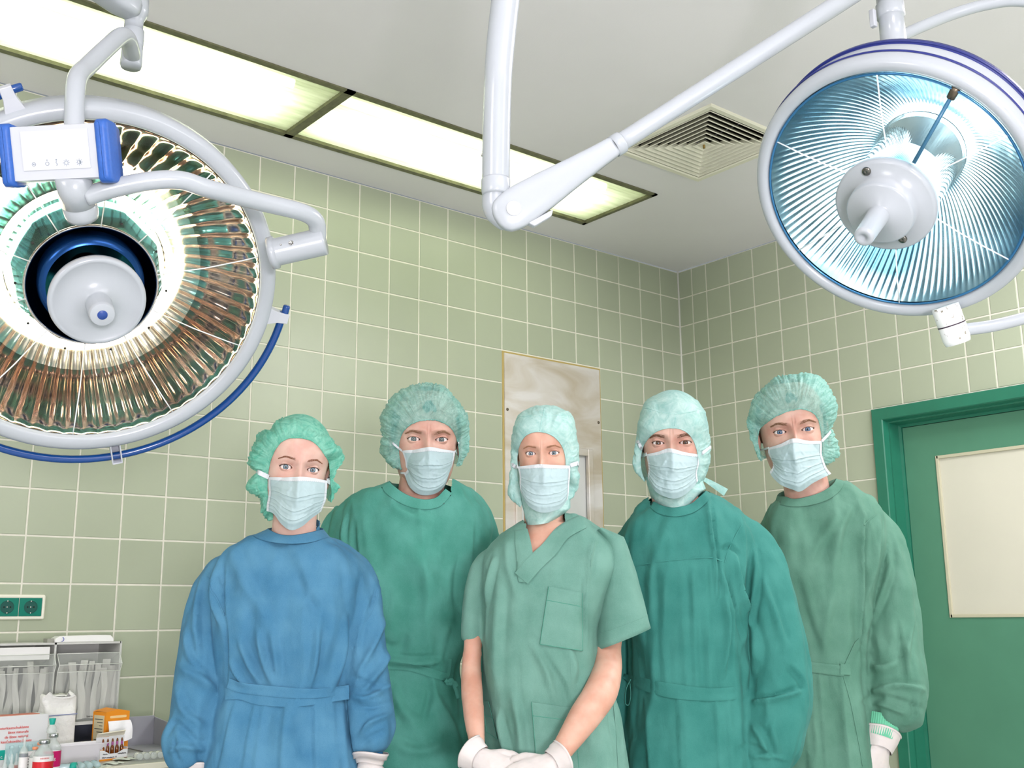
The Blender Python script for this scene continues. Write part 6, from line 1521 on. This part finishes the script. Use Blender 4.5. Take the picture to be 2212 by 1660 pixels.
cloth(P, 'gown', [torso_mb(P, T5, down=.42), MB().tube(slL, rL, 26), MB().tube(slR, rR, 28)], FG5, gown_folds(P, [
    ([(1866, 1110), (1858, 1180), (1856, 1260), (1856, 1400)], 6, 6, .9), ([(1905, 1120), (1890, 1200), (1872, 1290)], 9, 5), ([(1930, 1160), (1925, 1250), (1880, 1360)], 10, 5), ([(1860, 1300), (1868, 1400), (1872, 1490)], 5, -7), ([(1875, 1430), (1905, 1445), (1940, 1430)], 9, 4), ([(1878, 1500), (1930, 1480), (1995, 1490)], 7, 6), ([(1860, 1520), (1910, 1505), (1990, 1530)], 7, -6), ([(1880, 1540), (1900, 1520), (1950, 1540)], 6, 5), ([(1960, 1500), (1970, 1540), (1960, 1560)], 6, -5),
    ([(1840, 1090), (1810, 1150), (1800, 1220)], 12, 4), ([(1815, 1100), (1770, 1170), (1750, 1220)], 12, 3), ([(1795, 1270), (1780, 1340), (1778, 1420)], 14, 3), ([(1720, 1250), (1740, 1340), (1770, 1420)], 14, -3), ([(1985, 1330), (1960, 1400), (1955, 1470)], 8, 4), ([(1940, 1340), (1945, 1420), (1950, 1470)], 8, -3)]), seed=13, pleats=pl5, cut=cutneck(P, [(1682, 1092), (1702, 1098), (1738, 1096), (1775, 1085), (1805, 1064), (1822, 1040)]))
G_ = P.root.children[-1]
collar(P, [(1688, 1072), (1705, 1082), (1735, 1078), (1765, 1068), (1790, 1052), (1805, 1036)], [(1682, 1092), (1702, 1098), (1738, 1096), (1775, 1085), (1805, 1064), (1822, 1040)], FG5, yoF=-.080)
strip(P, 'waist_tie', [(1738, 1440), (1770, 1444), (1800, 1448), (1822, 1450)], 20, FG5, G_, thick=.004, ridge=.001)
strip(P, 'waist_tie', [(1828, 1452), (1840, 1425), (1852, 1400), (1864, 1385)], [18, 16, 14, 12], FG5, G_, thick=.003)
strip(P, 'tie_tab', [(1814, 1446), (1838, 1448)], 20, FG5, G_, thick=.006)
strip(P, 'side_seam', [(1822, 1462), (1838, 1520), (1852, 1590), (1862, 1655)], 2.6, FG5, G_, thick=.0016, across=2)
strip(P, 'armhole_seam', [(1905, 1108), (1885, 1120), (1868, 1135)], 2.4, FG5, G_, thick=.0016, across=2)
cuff_tube(P, 'knit_cuff', [P.L(1908, 1545, -.06), P.L(1905, 1568, -.063), P.L(1900, 1592, -.066)], [.041, .040, .0385], mat('mint_knit', (98, 176, 142), .9), G_, ribs=44)
hand(P, P.L(1896, 1622, -.07), P.L(1872, 1712, -.085), (.5, -1, .1), side=-1, curl=.4, s=1.22, cuffback=.036)
hand(P, P.L(1656, 1712, .01), P.L(1658, 1800, 0), (-1, -.4, .1), side=1, curl=.5, cuffback=.03)
body_rest(P, ([(1728, 940), (1735, 1010), (1742, 1055), (1752, 1100), (1756, 1130)], [.058, .058, .060, .064, .08]), [(r[0]+12, r[1]+30, r[2]-30, r[3]*.72, r[4]*.75) for r in T5[2:]], [(slL[6:], rL[6:]*.6), (slR[6:-8], rR[6:-8]*.45)], MSK2)
trousers(P, 0, FG5); shoes(P, 0, MCLOG)
# ------------------------------------------------------------------ supply cabinet against the left wall and what stands on it
TZ = .85
def tp(px, py): return onz(px, py, TZ)
MCAB = mat('dark_green_cabinet', (22, 92, 72), .4); MTOP = mat('stainless_worktop', (178, 180, 170), .3, metal=.5, var=(8, .1)); MEDGE = mat('cream_edge_strip', (206, 204, 184), .5)
MGREY = mat('grey_white_plastic', (196, 197, 192), .45); MGR2 = mat('mid_grey_plastic', (150, 152, 160), .5); MSLATE = mat('slate_plastic', (72, 76, 92), .6)
MPAP = mat('crumpled_white_paper', (226, 226, 222), .8, bump=(45, .9, .006)); MCARD = mat('white_cardboard', (214, 216, 216), .6); MORG = mat('orange_cardboard', (226, 140, 24), .5)
MRED = mat('red_ink', (214, 60, 50), .6); MINK = mat('dark_ink', (60, 62, 66), .6); MTEAL = mat('teal_plastic', (20, 164, 146), .4); MRLAB = mat('red_label', (206, 32, 44), .4); MPLAB = mat('magenta_label', (190, 10, 96), .4)
MWLAB = mat('white_label', (226, 226, 224), .5); MTIS = mat('white_tissue', (236, 236, 238), .9, bump=(90, .5, .002)); MAMB = mat('amber_glass', (120, 62, 10), .08, trans=.25); MPURP = mat('purple_band', (150, 70, 130), .5); MALU = mat('crimped_aluminium', (190, 192, 195), .3, metal=1); MORC = mat('pale_orange_cap', (232, 150, 110), .5); MNEED = mat('sachet_paper', (206, 212, 200), .6, bump=(50, .5, .002)); MDOT = mat('pale_blue_print', (120, 175, 215), .5)
def clearp(name, tint, alpha, rough=.12):
    m, nt, b = nodes(name); out = nt.nodes['Material Output']; tr = nt.nodes.new('ShaderNodeBsdfTransparent'); mx = nt.nodes.new('ShaderNodeMixShader'); mx.inputs[0].default_value = alpha
    b.inputs['Base Color'].default_value = (*lin(tint), 1); b.inputs['Roughness'].default_value = rough; b.inputs['Specular IOR Level'].default_value = .8 if rough < .3 else .3
    nt.links.new(tr.outputs[0], mx.inputs[1]); nt.links.new(b.outputs[0], mx.inputs[2]); nt.links.new(mx.outputs[0], out.inputs['Surface']); return m
MCP = clearp('clear_styrene', (220, 226, 222), .22); MVG = clearp('clear_vial_glass', (215, 226, 222), .38); MBL = clearp('pale_blue_blister', (190, 222, 224), .5); MPK = clearp('milky_sterile_pack', (206, 207, 198), .9, .6)

cab = thing('supply_cabinet', (-3.5, -.35, 0), 'low dark green cabinet with steel worktop along the tiled wall, under the medical supplies', 'cabinet')
o = np.array([-3.5, -.35, 0])
def cb(name, a, b, m, par=cab, bev=.002): return obj(name, MB().box(np.array(a)-o, np.array(b)-o), m, par, smooth=False, bevel=bev)
cb('carcass', (-4.55, -.68, .08), (-2.78, -.004, TZ-.028), MCAB); cb('plinth', (-4.5, -.63, 0), (-2.83, -.02, .08), MSLATE)
cb('worktop', (-4.57, -.692, TZ-.028), (-2.76, -.003, TZ-.0002), MTOP); cb('edge_strip', (-4.57, -.702, TZ-.016), (-2.76, -.692, TZ+.001), MEDGE)
for k in range(3):
    x0 = -4.54+k*.585; d = cb('door', (x0+.006, -.70, .10), (x0+.579, -.682, TZ-.035), MCAB); h = MB().tube(np.array([(x0+.48, -.70, .70), (x0+.48, -.735, .70), (x0+.36, -.735, .70), (x0+.36, -.70, .70)])-o, .006, 10); obj('handle', h, MCHR, d)

# --- tilt bins
bo = np.array([-2.966, -.21, TZ]); bn = thing('tilt_bin_rack', tuple(bo), 'grey rack of clear tilt bins full of sterile packs, under the sockets', 'storage rack')
def bx(name, a, b, m, par=bn, bev=.0015): return obj(name, MB().box(np.array(a)-bo, np.array(b)-bo), m, par, smooth=False, bevel=bev)
X1, ZB, ZT, YF, YB = -2.966, .932, 1.171, -.21, -.012
XS = [X1, -3.168, -3.37, -3.572, -3.774]
mbk = MB()
for q in (((XS[-1], YF, ZT-.006), (X1, YB, ZT)), ((XS[-1], YF-.004, ZB-.010), (X1, YB, ZB)), ((XS[-1], YB-.004, TZ+.0006), (X1, YB, ZT))): mbk.box(np.array(q[0])-bo, np.array(q[1])-bo)
for x in XS: mbk.box(np.array((x-.003, YF, TZ+.0006 if x in (XS[0], XS[-1]) else ZB))-bo, np.array((x+.003, YB, ZT))-bo)
obj('rack_frame', mbk, MGREY, bn, smooth=False)
bx('base_recess', (XS[-1]+.004, -.06, TZ+.0006), (X1-.004, -.05, ZB-.01), MSLATE)
rndp = random.Random(11)
for k in range(4):
    xa, xb = XS[k+1]+.005, XS[k]-.005
    prof = [(YB-.05, ZB+.004), (YF-.012, ZB+.004), (YF-.020, ZB+.150), (YF-.034, ZB+.172), (YF-.006, ZB+.205)]
    mb = MB(); A_ = []
    for y, z in prof: A_.append([np.array((x, y, z))-bo for x in np.linspace(xa, xb, 6)])
    mb.grid(A_)
    for x in (xa, xb):
        c = [np.array((x, y, z))-bo for y, z in prof]+[np.array((x, YB-.05, ZB+.16))-bo]; mb.add(c, [tuple(range(len(c)))])
    t = obj('clear_bin', mb, MCP, bn, smooth=False)
    mb = MB()
    for i in (2, 3, 4): mb.tube([A_[i][0], A_[i][-1]], .0012, 6)
    for jx in (0, -1): mb.tube([A_[i][jx] for i in range(1, 5)], .0012, 6)
    obj('bin_edge', mb, clearp('bin_edge_highlight', (232, 236, 228), .8), t)
    if k != 0: bx('label_strip', (xa+.02, YF-.003, ZT-.05), (xb-.012, YF-.001, ZT-.012), MWLAB)
    for i in range(13):     # packs standing in the bin
        px_ = xa+.010+(xb-xa-.03)*i/12; lean = rndp.uniform(-.010, .030); h = rndp.uniform(.145, .178); w = rndp.uniform(.014, .024); yy = YF+rndp.uniform(.004, .05); mb = MB(); R_ = []
        for s in np.linspace(0, 1, 9):
            xo = lean*s**1.3+.003*math.sin(s*7+i); R_.append([np.array((px_+xo+u*w, yy+.004*math.sin(u*3.1+s*5+i)+.010*s, ZB+.006+h*s))-bo for u in np.linspace(0, 1, 5)])
        mb.grid(R_); pk = obj('sterile_pack', mb, MPK, t)
pk = thing('packet_on_rack', tuple(np.array((-3.10, -.16, ZT))), 'slim white packet with small blue mark lying on top of the bin rack', 'packet')
mb = MB(); R_ = []
for x, h in ((-.065, .010), (-.05, .019), (.06, .021), (.108, .020), (.118, .010)): R_.append([(x, -.03, 0), (x, .03, 0), (x, .026, h), (x, -.026, h)])
mb.grid(R_, close_v=True, caps=True); obj('packet_body', mb, MWLAB, pk, bevel=.002)
mb = MB(); mb.box((-.085, -.02, 0), (-.064, .02, .012)); obj('grey_tab', mb, mat('grey_tab', (150, 150, 140), .6), pk, smooth=False)
mb = MB(); mb.tube([(-.045+.006*math.cos(a), -.0315, .0095+.006*math.sin(a)) for a in np.linspace(-1.7, 1.3, 10)], .0011, 6); obj('blue_mark', mb, mat('blue_mark_ink', (60, 80, 170), .5), pk)
# grey open box beside the rack
g0 = tp(318, 1622); gb = thing('grey_tray', tuple(g0), 'grey plastic open tray with rounded corner at the right end of the supplies', 'tray')
mb = MB(); q0 = np.array([0, 0, 0]); x0, x1, y0, y1 = -.025, .075, -.03, .14
P_ = []
for x in (.0715, .0755):
    P_.append([(x, y, z) for y, z in [(y1, 0), (y0, 0)]+[(y0+.018*(1-math.sin(a)), .072-.018*(1-math.cos(a))) for a in np.linspace(math.pi/2, 0, 6)]+[(y1, .086)]])
mb.grid(P_, close_v=True, caps=True); mb.box((x0, y1-.004, 0), (.0715, y1, .09)); mb.box((x0, y0, 0), (.0715, y1, .003)); obj('tray_shell', mb, MGR2, gb, smooth=False, bevel=.001)

def box_at(px, py, w, d, h, rot, label, name, cat, group=None, dy=0):
    p = tp(px, py); t = thing(name, (p[0], p[1]+dy, TZ), label, cat, group, rot); return t
# glove box
t = box_at(97, 1652, 0, 0, 0, .10, 'white glove carton with red printed lines, propped on the worktop at the picture edge', 'glove_box', 'box')
mb = MB(); mb.box((-.25, 0, 0), (0, .075, .134)); obj('carton', mb, MCARD, t, smooth=False, bevel=.0015)
mb = MB(); mb.box((-.22, .012, .134), (-.02, .06, .1352)); obj('top_print', mb, mat('faded_red_print', (196, 120, 100), .6), t, smooth=False)
for i, s_ in enumerate(('naturkautschuklatex', 'látex naturale', 'de látex natural', 'přírodního kaučukového latexu')):
    text(s_, .0100, np.array(Matrix.Translation((-.052+.010*(i == 3), -.0006, .100-.0118*i)) @ Matrix.Rotation(math.pi/2, 4, 'X')), MRED, t, align='RIGHT')
mb = MB(); mb.box((-.25, -.0008, .022), (-.105, 0, .047)); obj('teal_panel', mb, MTEAL, t, smooth=False); text('c.', .012, np.array(Matrix.Translation((-.122, -.0012, .026)) @ Matrix.Rotation(math.pi/2, 4, 'X')), MWLAB, t)
# gauze bag
t = box_at(128, 1640, 0, 0, 0, .25, 'white paper bag of gauze with crumpled open top, behind the long white dish', 'gauze_bag', 'bag', dy=.05)
mb = MB(); R_ = []
for z, w, d in ((0, .047, .03), (.02, .048, .031), (.10, .048, .030), (.125, .049, .029), (.14, .050, .022), (.158, .054, .012), (.170, .052, .018), (.176, .046, .020), (.168, .040, .012)):
    R_.append([(w*np.sign(math.cos(a))*abs(math.cos(a))**.35*(1+.03*math.sin(3*a+z*60)*(z > .12)), d*np.sign(math.sin(a))*abs(math.sin(a))**.35, z+(.006*math.sin(2*a+.5)+.004*math.sin(5*a))*(z > .13)) for a in np.linspace(0, 2*np.pi, 48, endpoint=False)])
mb.grid(R_, close_v=True); obj('paper_bag', mb, MPAP, t)
mb = MB(); mb.box((-.044, -.0320, .1180), (.046, -.0312, .1205)); obj('blue_stripe', mb, mat('grey_blue_ink', (130, 140, 176), .6), t, smooth=False)
for i in range(6):
    mb = MB(); mb.box((.0-.004, -.0328, .034-.0040*i), (.024, -.0322, .0362-.0040*i)); obj('print_line', mb, mat('grey_blue_ink', (130, 140, 176), .6), t, smooth=False)
# orange box
t = box_at(232, 1636, 0, 0, 0, .20, 'orange carton with white swabs hanging out of its front slot', 'swab_box', 'box', dy=.03)
mb = MB(); mb.box((0, 0, 0), (.076, .072, .122)); c_ = obj('carton', mb, MORG, t, smooth=False)
mb = MB(); mb.add([(0, 0, .122), (.076, 0, .122), (.076, .072, .124), (0, .072, .124), (.038, .0, .1285), (.04, .07, .131)], [(0, 4, 5, 3), (4, 1, 2, 5), (0, 1, 4), (3, 5, 2)]); obj('flap', mb, MORG, t, smooth=False)
mb = MB(); mb.box((-.0008, .010, .02), (0, .064, .112)); obj('side_panel', mb, mat('beige_print_panel', (206, 196, 164), .6), t, smooth=False)
for i in range(8):
    mb = MB(); mb.box((-.0014, .016, .100-.009*i-.004*(i > 4)), (-.0009, .058-.012*(i % 3), .1018-.009*i-.004*(i > 4))); obj('print_line', mb, MINK, t, smooth=False)
mb = MB(); plate(mb, .012, .066, .104, .111, .003, [(0, 0), (0, -.0008)]); obj('pale_slot_label', mb, mat('pale_orange_label', (236, 200, 140), .6), t)
mb = MB(); R_ = []
for s in np.linspace(0, 1, 14):
    y = -.002-.010*math.sin(min(1, s*1.3)*math.pi/2); z = .096-.052*s**1.4; R_.append([(.006+.072*u+.004*s*u, y+.002*math.sin(u*9+s*4), z-.008*s*math.sin(u*3.1)) for u in np.linspace(0, 1, 16)])
R_ = np.array(R_); mb.grid(R_); mb.grid((R_+[0, .0012, 0])[::-1]); obj('swab', mb, MTIS, t)
# long dish
p = tp(172, 1646); t = thing('long_dish', (p[0], p[1], TZ), 'long white enamel dish with rolled rim behind the ampoule box', 'dish', None, .05)
mb = MB(); R_ = []
for z, w, d in ((0, .085, .026), (.004, .09, .031), (.044, .096, .036), (.048, .100, .040), (.0495, .1005, .0405), (.048, .097, .037), (.044, .094, .034), (.006, .088, .029)):
    R_.append([(-.005+w*.8*np.sign(math.cos(a))*abs(math.cos(a))**.4, d*np.sign(math.sin(a))*abs(math.sin(a))**.6, z+.004*(math.cos(a) > 0)*0) for a in np.linspace(0, 2*np.pi, 56, endpoint=False)])
mb.grid(R_, close_v=True, caps=True); obj('dish_body', mb, mat('white_enamel_dish', (226, 224, 230), .3), t)
# ampoule box
t = box_at(214, 1646, 0, 0, 0, .20, 'open white and orange carton holding five amber ampoules with purple necks', 'ampoule_box', 'box')
mb = MB(); mb.add([(0, 0, 0), (.088, 0, 0), (.088, 0, .030), (.072, 0, .026), (.055, 0, .018), (.03, 0, .018), (.014, 0, .027), (0, 0, .030)], [tuple(range(8))]); mb.box((0, .022, 0), (.088, .023, .062)); mb.box((0, 0, 0), (.001, .023, .032)); mb.box((.087, 0, 0), (.088, .023, .032)); mb.box((0, 0, 0), (.088, .023, .001))
obj('carton', mb, MCARD, t, smooth=False)
mb = MB(); mb.grid([[(0, .023, .062), (.088, .023, .064)], [(-.001, .016, .074), (.087, .015, .078)], [(.002, .010, .072), (.084, .009, .076)]]); obj('lid_flap', mb, mat('cream_card_inside', (222, 216, 200), .7), t, smooth=False)
mb = MB(); mb.box((0, -.0008, -.0), (.088, 0, .0045)); mb.box((0, -.0008, .0290), (.016, 0, .0300)); mb.box((.07, -.0008, .0275), (.088, 0, .0288)); obj('orange_stripe', mb, MORG, t, smooth=False)
text('MCP-ratiopharm 10', .0056, np.array(Matrix.Translation((.008, -.0008, .0065)) @ Matrix.Rotation(math.pi/2, 4, 'X')), MINK, t); text('ratiopharm', .0058, np.array(Matrix.Translation((.056, -.0008, .0145)) @ Matrix.Rotation(math.pi/2, 4, 'X')), MINK, t); text('Ampullen', .0040, np.array(Matrix.Translation((.010, -.0008, .0165)) @ Matrix.Rotation(math.pi/2, 4, 'X')), MINK, t)
for i in range(5):
    c, s_ = math.cos(.20), math.sin(.20); lx, ly = .0145+.0148*i, .010
    a = thing('amber_ampoule', (t.location[0]+lx*c-ly*s_, t.location[1]+lx*s_+ly*c, TZ+.0015), 'small amber glass ampoule with purple neck, one of five standing in the open carton', 'ampoule', 'amber ampoules in the carton')
    obj('ampoule_glass', MB().lathe([(0, 0), (.0048, 0), (.0052, .001), (.0052, .030), (.0045, .034), (.0026, .038), (.0026, .040), (.0030, .044), (.0028, .052), (.0015, .056), (0, .0565)], None, 16), MAMB, a)
    obj('purple_neck', MB().lathe([(.0030, .0385), (.0031, .047), (.0029, .0475)], None, 16), MPURP, a)
# vials at the front
def vial(px, py, r, h, lab, labz, label, capm=None, txt=None, capr=.9, cap=True, nm='medicine_vial', dy=0, txtm=None, second=None):
    p = tp(px, py); t = thing(nm, (p[0], p[1]+dy, TZ), label, 'vial')
    obj('vial_glass', MB().lathe([(0, 0), (r*.96, 0), (r, .0015), (r, h*.60), (r*.93, h*.68), (r*.6, h*.78), (r*.42, h*.82), (r*.40, h*.90), (r*.52, h*.92)], None, 36), MVG, t)
    obj('vial_cap', MB().lathe([(r*.44, h*.895), (r*.56, h*.90), (r*.56, h*.99), (r*.5, h), (0, h)], None, 28), capm or MALU, t)
    if lab is not None:
        l = obj('vial_label', MB().lathe([(r*1.012, labz[0]*h), (r*1.012, labz[1]*h)], None, 40), MWLAB if second else lab, t)
        if second: obj('label_band', MB().lathe([(r*1.02, second[0]*h), (r*1.02, second[1]*h)], None, 40), lab, l)
        if txt:
            for i, (w_, zz, sz, mm) in enumerate(txt):
                text(w_, sz, np.array(Matrix.Translation((-.004, -r*1.03, zz*h)) @ Matrix.Rotation(math.pi/2, 4, 'X')), mm, l, align='CENTER')
    return t
vial(90, 1684, .024, .094, MRLAB, (.04, .60), 'clear vial with red banded label at the front of the worktop', txt=[('INFUSION', .53, .0048, MRED)], second=(.14, .46))
vial(110, 1670, .021, .098, MPLAB, (.06, .58), 'clear vial with magenta label behind the red-labelled vial', txt=[('mg', .34, .0105, MWLAB)], second=(.16, .56))
p = tp(97, 1666); t = thing('vial_spike', (p[0], p[1]+.012, TZ+.098), 'teal-capped transfer spike sitting on the magenta-labelled vial', 'spike')
t.location = (tp(110, 1670)[0]-.006, tp(110, 1670)[1], TZ+.098)
obj('spike_body', MB().lathe([(.010, 0), (.0135, .004), (.012, .008), (.0125, .012), (.009, .020), (.004, .024)], None, 24), MVG, t); obj('teal_cap', MB().lathe([(.006, .022), (.0068, .026), (.0085, .036), (.0082, .038), (0, .0385)], None, 24), MTEAL, t)
vial(72, 1672, .013, .066, MWLAB, (.05, .60), 'small vial with pale orange cap left of the red-labelled vial', capm=MORC, txt=[('A', .46, .006, MRED)], dy=-.0)
vial(82, 1664, .012, .070, None, (0, 0), 'small unlabelled vial with pale orange cap behind the others', capm=MORC)
def ampoule(px, py, h, r, label):
    p = tp(px, py); t = thing('clear_ampoule', (p[0], p[1], TZ), label, 'ampoule')
    obj('ampoule_glass', MB().lathe([(0, 0), (r, 0), (r, h*.5), (r*.8, h*.56), (r*.45, h*.62), (r*.5, h*.68), (r*.42, h*.85), (r*.2, h), (0, h*1.003)], None, 20), MVG, t)
    obj('ampoule_print', MB().lathe([(r*1.02, h*.12), (r*1.02, h*.42)], None, 20), clearp('red_print_band', (190, 90, 80), .45), t)
ampoule(8, 1682, .058, .0065, 'clear pointed ampoule with red print, nearest the left picture edge'); ampoule(22, 1682, .058, .007, 'clear pointed ampoule with red print standing beside the grey-banded syringe vial'); ampoule(33, 1672, .050, .006, 'short clear ampoule with red print behind the other two')
p = tp(47, 1680); t = thing('prefilled_syringe', (p[0], p[1], TZ), 'upright clear syringe with grey band and printed label', 'syringe')
obj('syringe_barrel', MB().lathe([(0, 0), (.0105, 0), (.0105, .060), (.009, .066), (.004, .074), (.0025, .078), (.0038, .080), (.0038, .098), (.003, .0985)], None, 24), MVG, t)
obj('syringe_label', MB().lathe([(.0108, .006), (.0108, .052)], None, 24), MWLAB, t); obj('grey_band', MB().lathe([(.0109, .049), (.0109, .057)], None, 24), mat('grey_band', (130, 136, 140), .5), t)
p = tp(60, 1668); t = thing('printed_carton', (p[0], p[1], TZ), 'narrow printed carton standing behind the small vials', 'box', None, .1); mb = MB(); mb.box((-.02, 0, 0), (.016, .012, .050)); obj('carton', mb, MWLAB, t, smooth=False, bevel=.0006)
for i in range(5): mb = MB(); mb.box((-.016, -.0005, .010+.007*i), (.010-.004*(i % 2), 0, .0115+.007*i)); obj('print_line', mb, MINK, t, smooth=False)
# blister of droppers leaning on the glove box
p = tp(50, 1660); t = thing('dropper_blister', (p[0], p[1], TZ), 'pale blue clear blister strip of droppers in front of the white glove carton', 'blister', None, .05)
mb = MB(); mb.box((-.05, 0, 0), (.048, .0012, .066)); bl = obj('backing', mb, MBL, t, smooth=False)
for i in range(4): obj('dropper', MB().lathe([(0, 0), (.007, 0), (.008, .008), (.008, .03), (.004, .038), (.003, .046), (.006, .05), (.006, .056), (0, .057)], frame((-.036+.024*i, -.006, .004), (0, 0, 1), (0, 1, 0)), 20), MBL, t)
# small things along the front edge
def sachet(px, py, w, l, rot, label, m=MNEED, z=.0):
    p = tp(px, py); t = thing('needle_sachet', (p[0], p[1], TZ+z), label, 'sachet', None, rot); R_ = []
    for u in np.linspace(-1, 1, 9): R_.append([(u*w/2, v*l/2, .0012+.004*(1-u*u)*(1-v*v)+.001*math.sin(u*5+v*3)) for v in np.linspace(-1, 1, 9)])
    R_ = np.array(R_); B_ = R_.copy(); B_[..., 2] = 0; mb = MB().grid(R_); mb.grid(B_[::-1]); obj('sachet_film', mb, m, t)
    obj('round_print', MB().lathe([(.0045, 0), (.0045, .0006), (.0033, .0006), (.0033, 0)], frame((0, -l*.15, .0052), (0, 0, 1), (0, 1, 0)), 24), MINK, t)
sachet(246, 1650, .04, .05, .5, 'paper needle sachet with round black mark, nearest the ampoule carton'); sachet(265, 1643, .036, .05, .9, 'paper needle sachet overlapping its neighbour, pointing right', z=.002); sachet(284, 1642, .03, .05, 1.2, 'crumpled needle sachet lying left of the row of clear vials', z=.001); sachet(222, 1657, .036, .045, .2, 'needle sachet lying at the very front edge of the worktop')
p = tp(326, 1640); tr_ = thing('vial_tray', (p[0], p[1], TZ), 'shallow clear plastic tray holding a row of lying glass vials', 'tray', None, .0)
mb = MB(); R_ = [[(sx*w, sy*d, z) for sx, sy in ((-1, -1), (1, -1), (1, 1), (-1, 1))] for z, w, d in ((.0005, .058, .028), (.016, .062, .032), (.017, .067, .037))]; mb.grid(R_, close_v=True); mb.add(R_[0], [(0, 1, 2, 3)]); obj('tray_shell', mb, MCP, tr_, smooth=False)
for i in range(5):
    v = thing('clear_vial', (p[0]-.040+.020*i, p[1]-.022, TZ+.0105), 'clear glass vial lying on its side in the shallow tray, one of five', 'vial', 'vials lying in the clear tray')
    obj('vial_glass', MB().lathe([(0, 0), (.0086, 0), (.009, .001), (.009, .030), (.006, .036), (.0055, .042), (0, .042)], frame((0, 0, 0), (.05, 1, .03)), 24), MVG, v); obj('vial_label', MB().lathe([(.0092, .008), (.0092, .026)], frame((0, 0, 0), (.05, 1, .03)), 24), clearp('pale_vial_label', (222, 226, 210), .7), v)
p = tp(185, 1664); t = thing('ampoule_strip', (p[0], p[1], TZ), 'strip of clear plastic ampoules with pale blue dots at the worktop front edge', 'ampoule strip', None, .15)
for i in range(4):
    a = obj('plastic_ampoule', MB().lathe([(0, 0), (.007, .001), (.0085, .01), (.0085, .03), (.005, .038), (.004, .046), (0, .047)], frame((-.033+.021*i, -.01, .009), (.1, .96, .12)), 20), MBL, t); obj('blue_dot', MB().lathe([(.0035, 0), (0, .0012)], frame((-.033+.021*i, .014, .0182), (0, -.3, 1), (0, 1, 0)), 16), MDOT, a)
p = tp(146, 1668); t = thing('capped_tube', (p[0], p[1], TZ), 'ribbed clear tube with round teal cap lying at the worktop front edge', 'tube')
obj('tube_body', MB().lathe([(0, 0), (.009, 0), (.010, .004), (.009, .03), (.0085, .042), (0, .042)], frame((-.03, .012, .0105), (1, -.35, .02)), 24), MBL, t); obj('teal_cap', MB().lathe([(0, -.002), (.0105, -.001), (.0112, .004), (.0105, .012), (0, .013)], frame((.009, -.002, .0115), (1, -.9, .1)), 24), MTEAL, t)
text('bero medical', .0095, np.array(Matrix.Translation((-.098, -.0145-.0, ZB-TZ+.012)) @ Matrix.Rotation(math.pi/2, 4, 'X')), mat('black_print', (25, 25, 25), .5), bn)
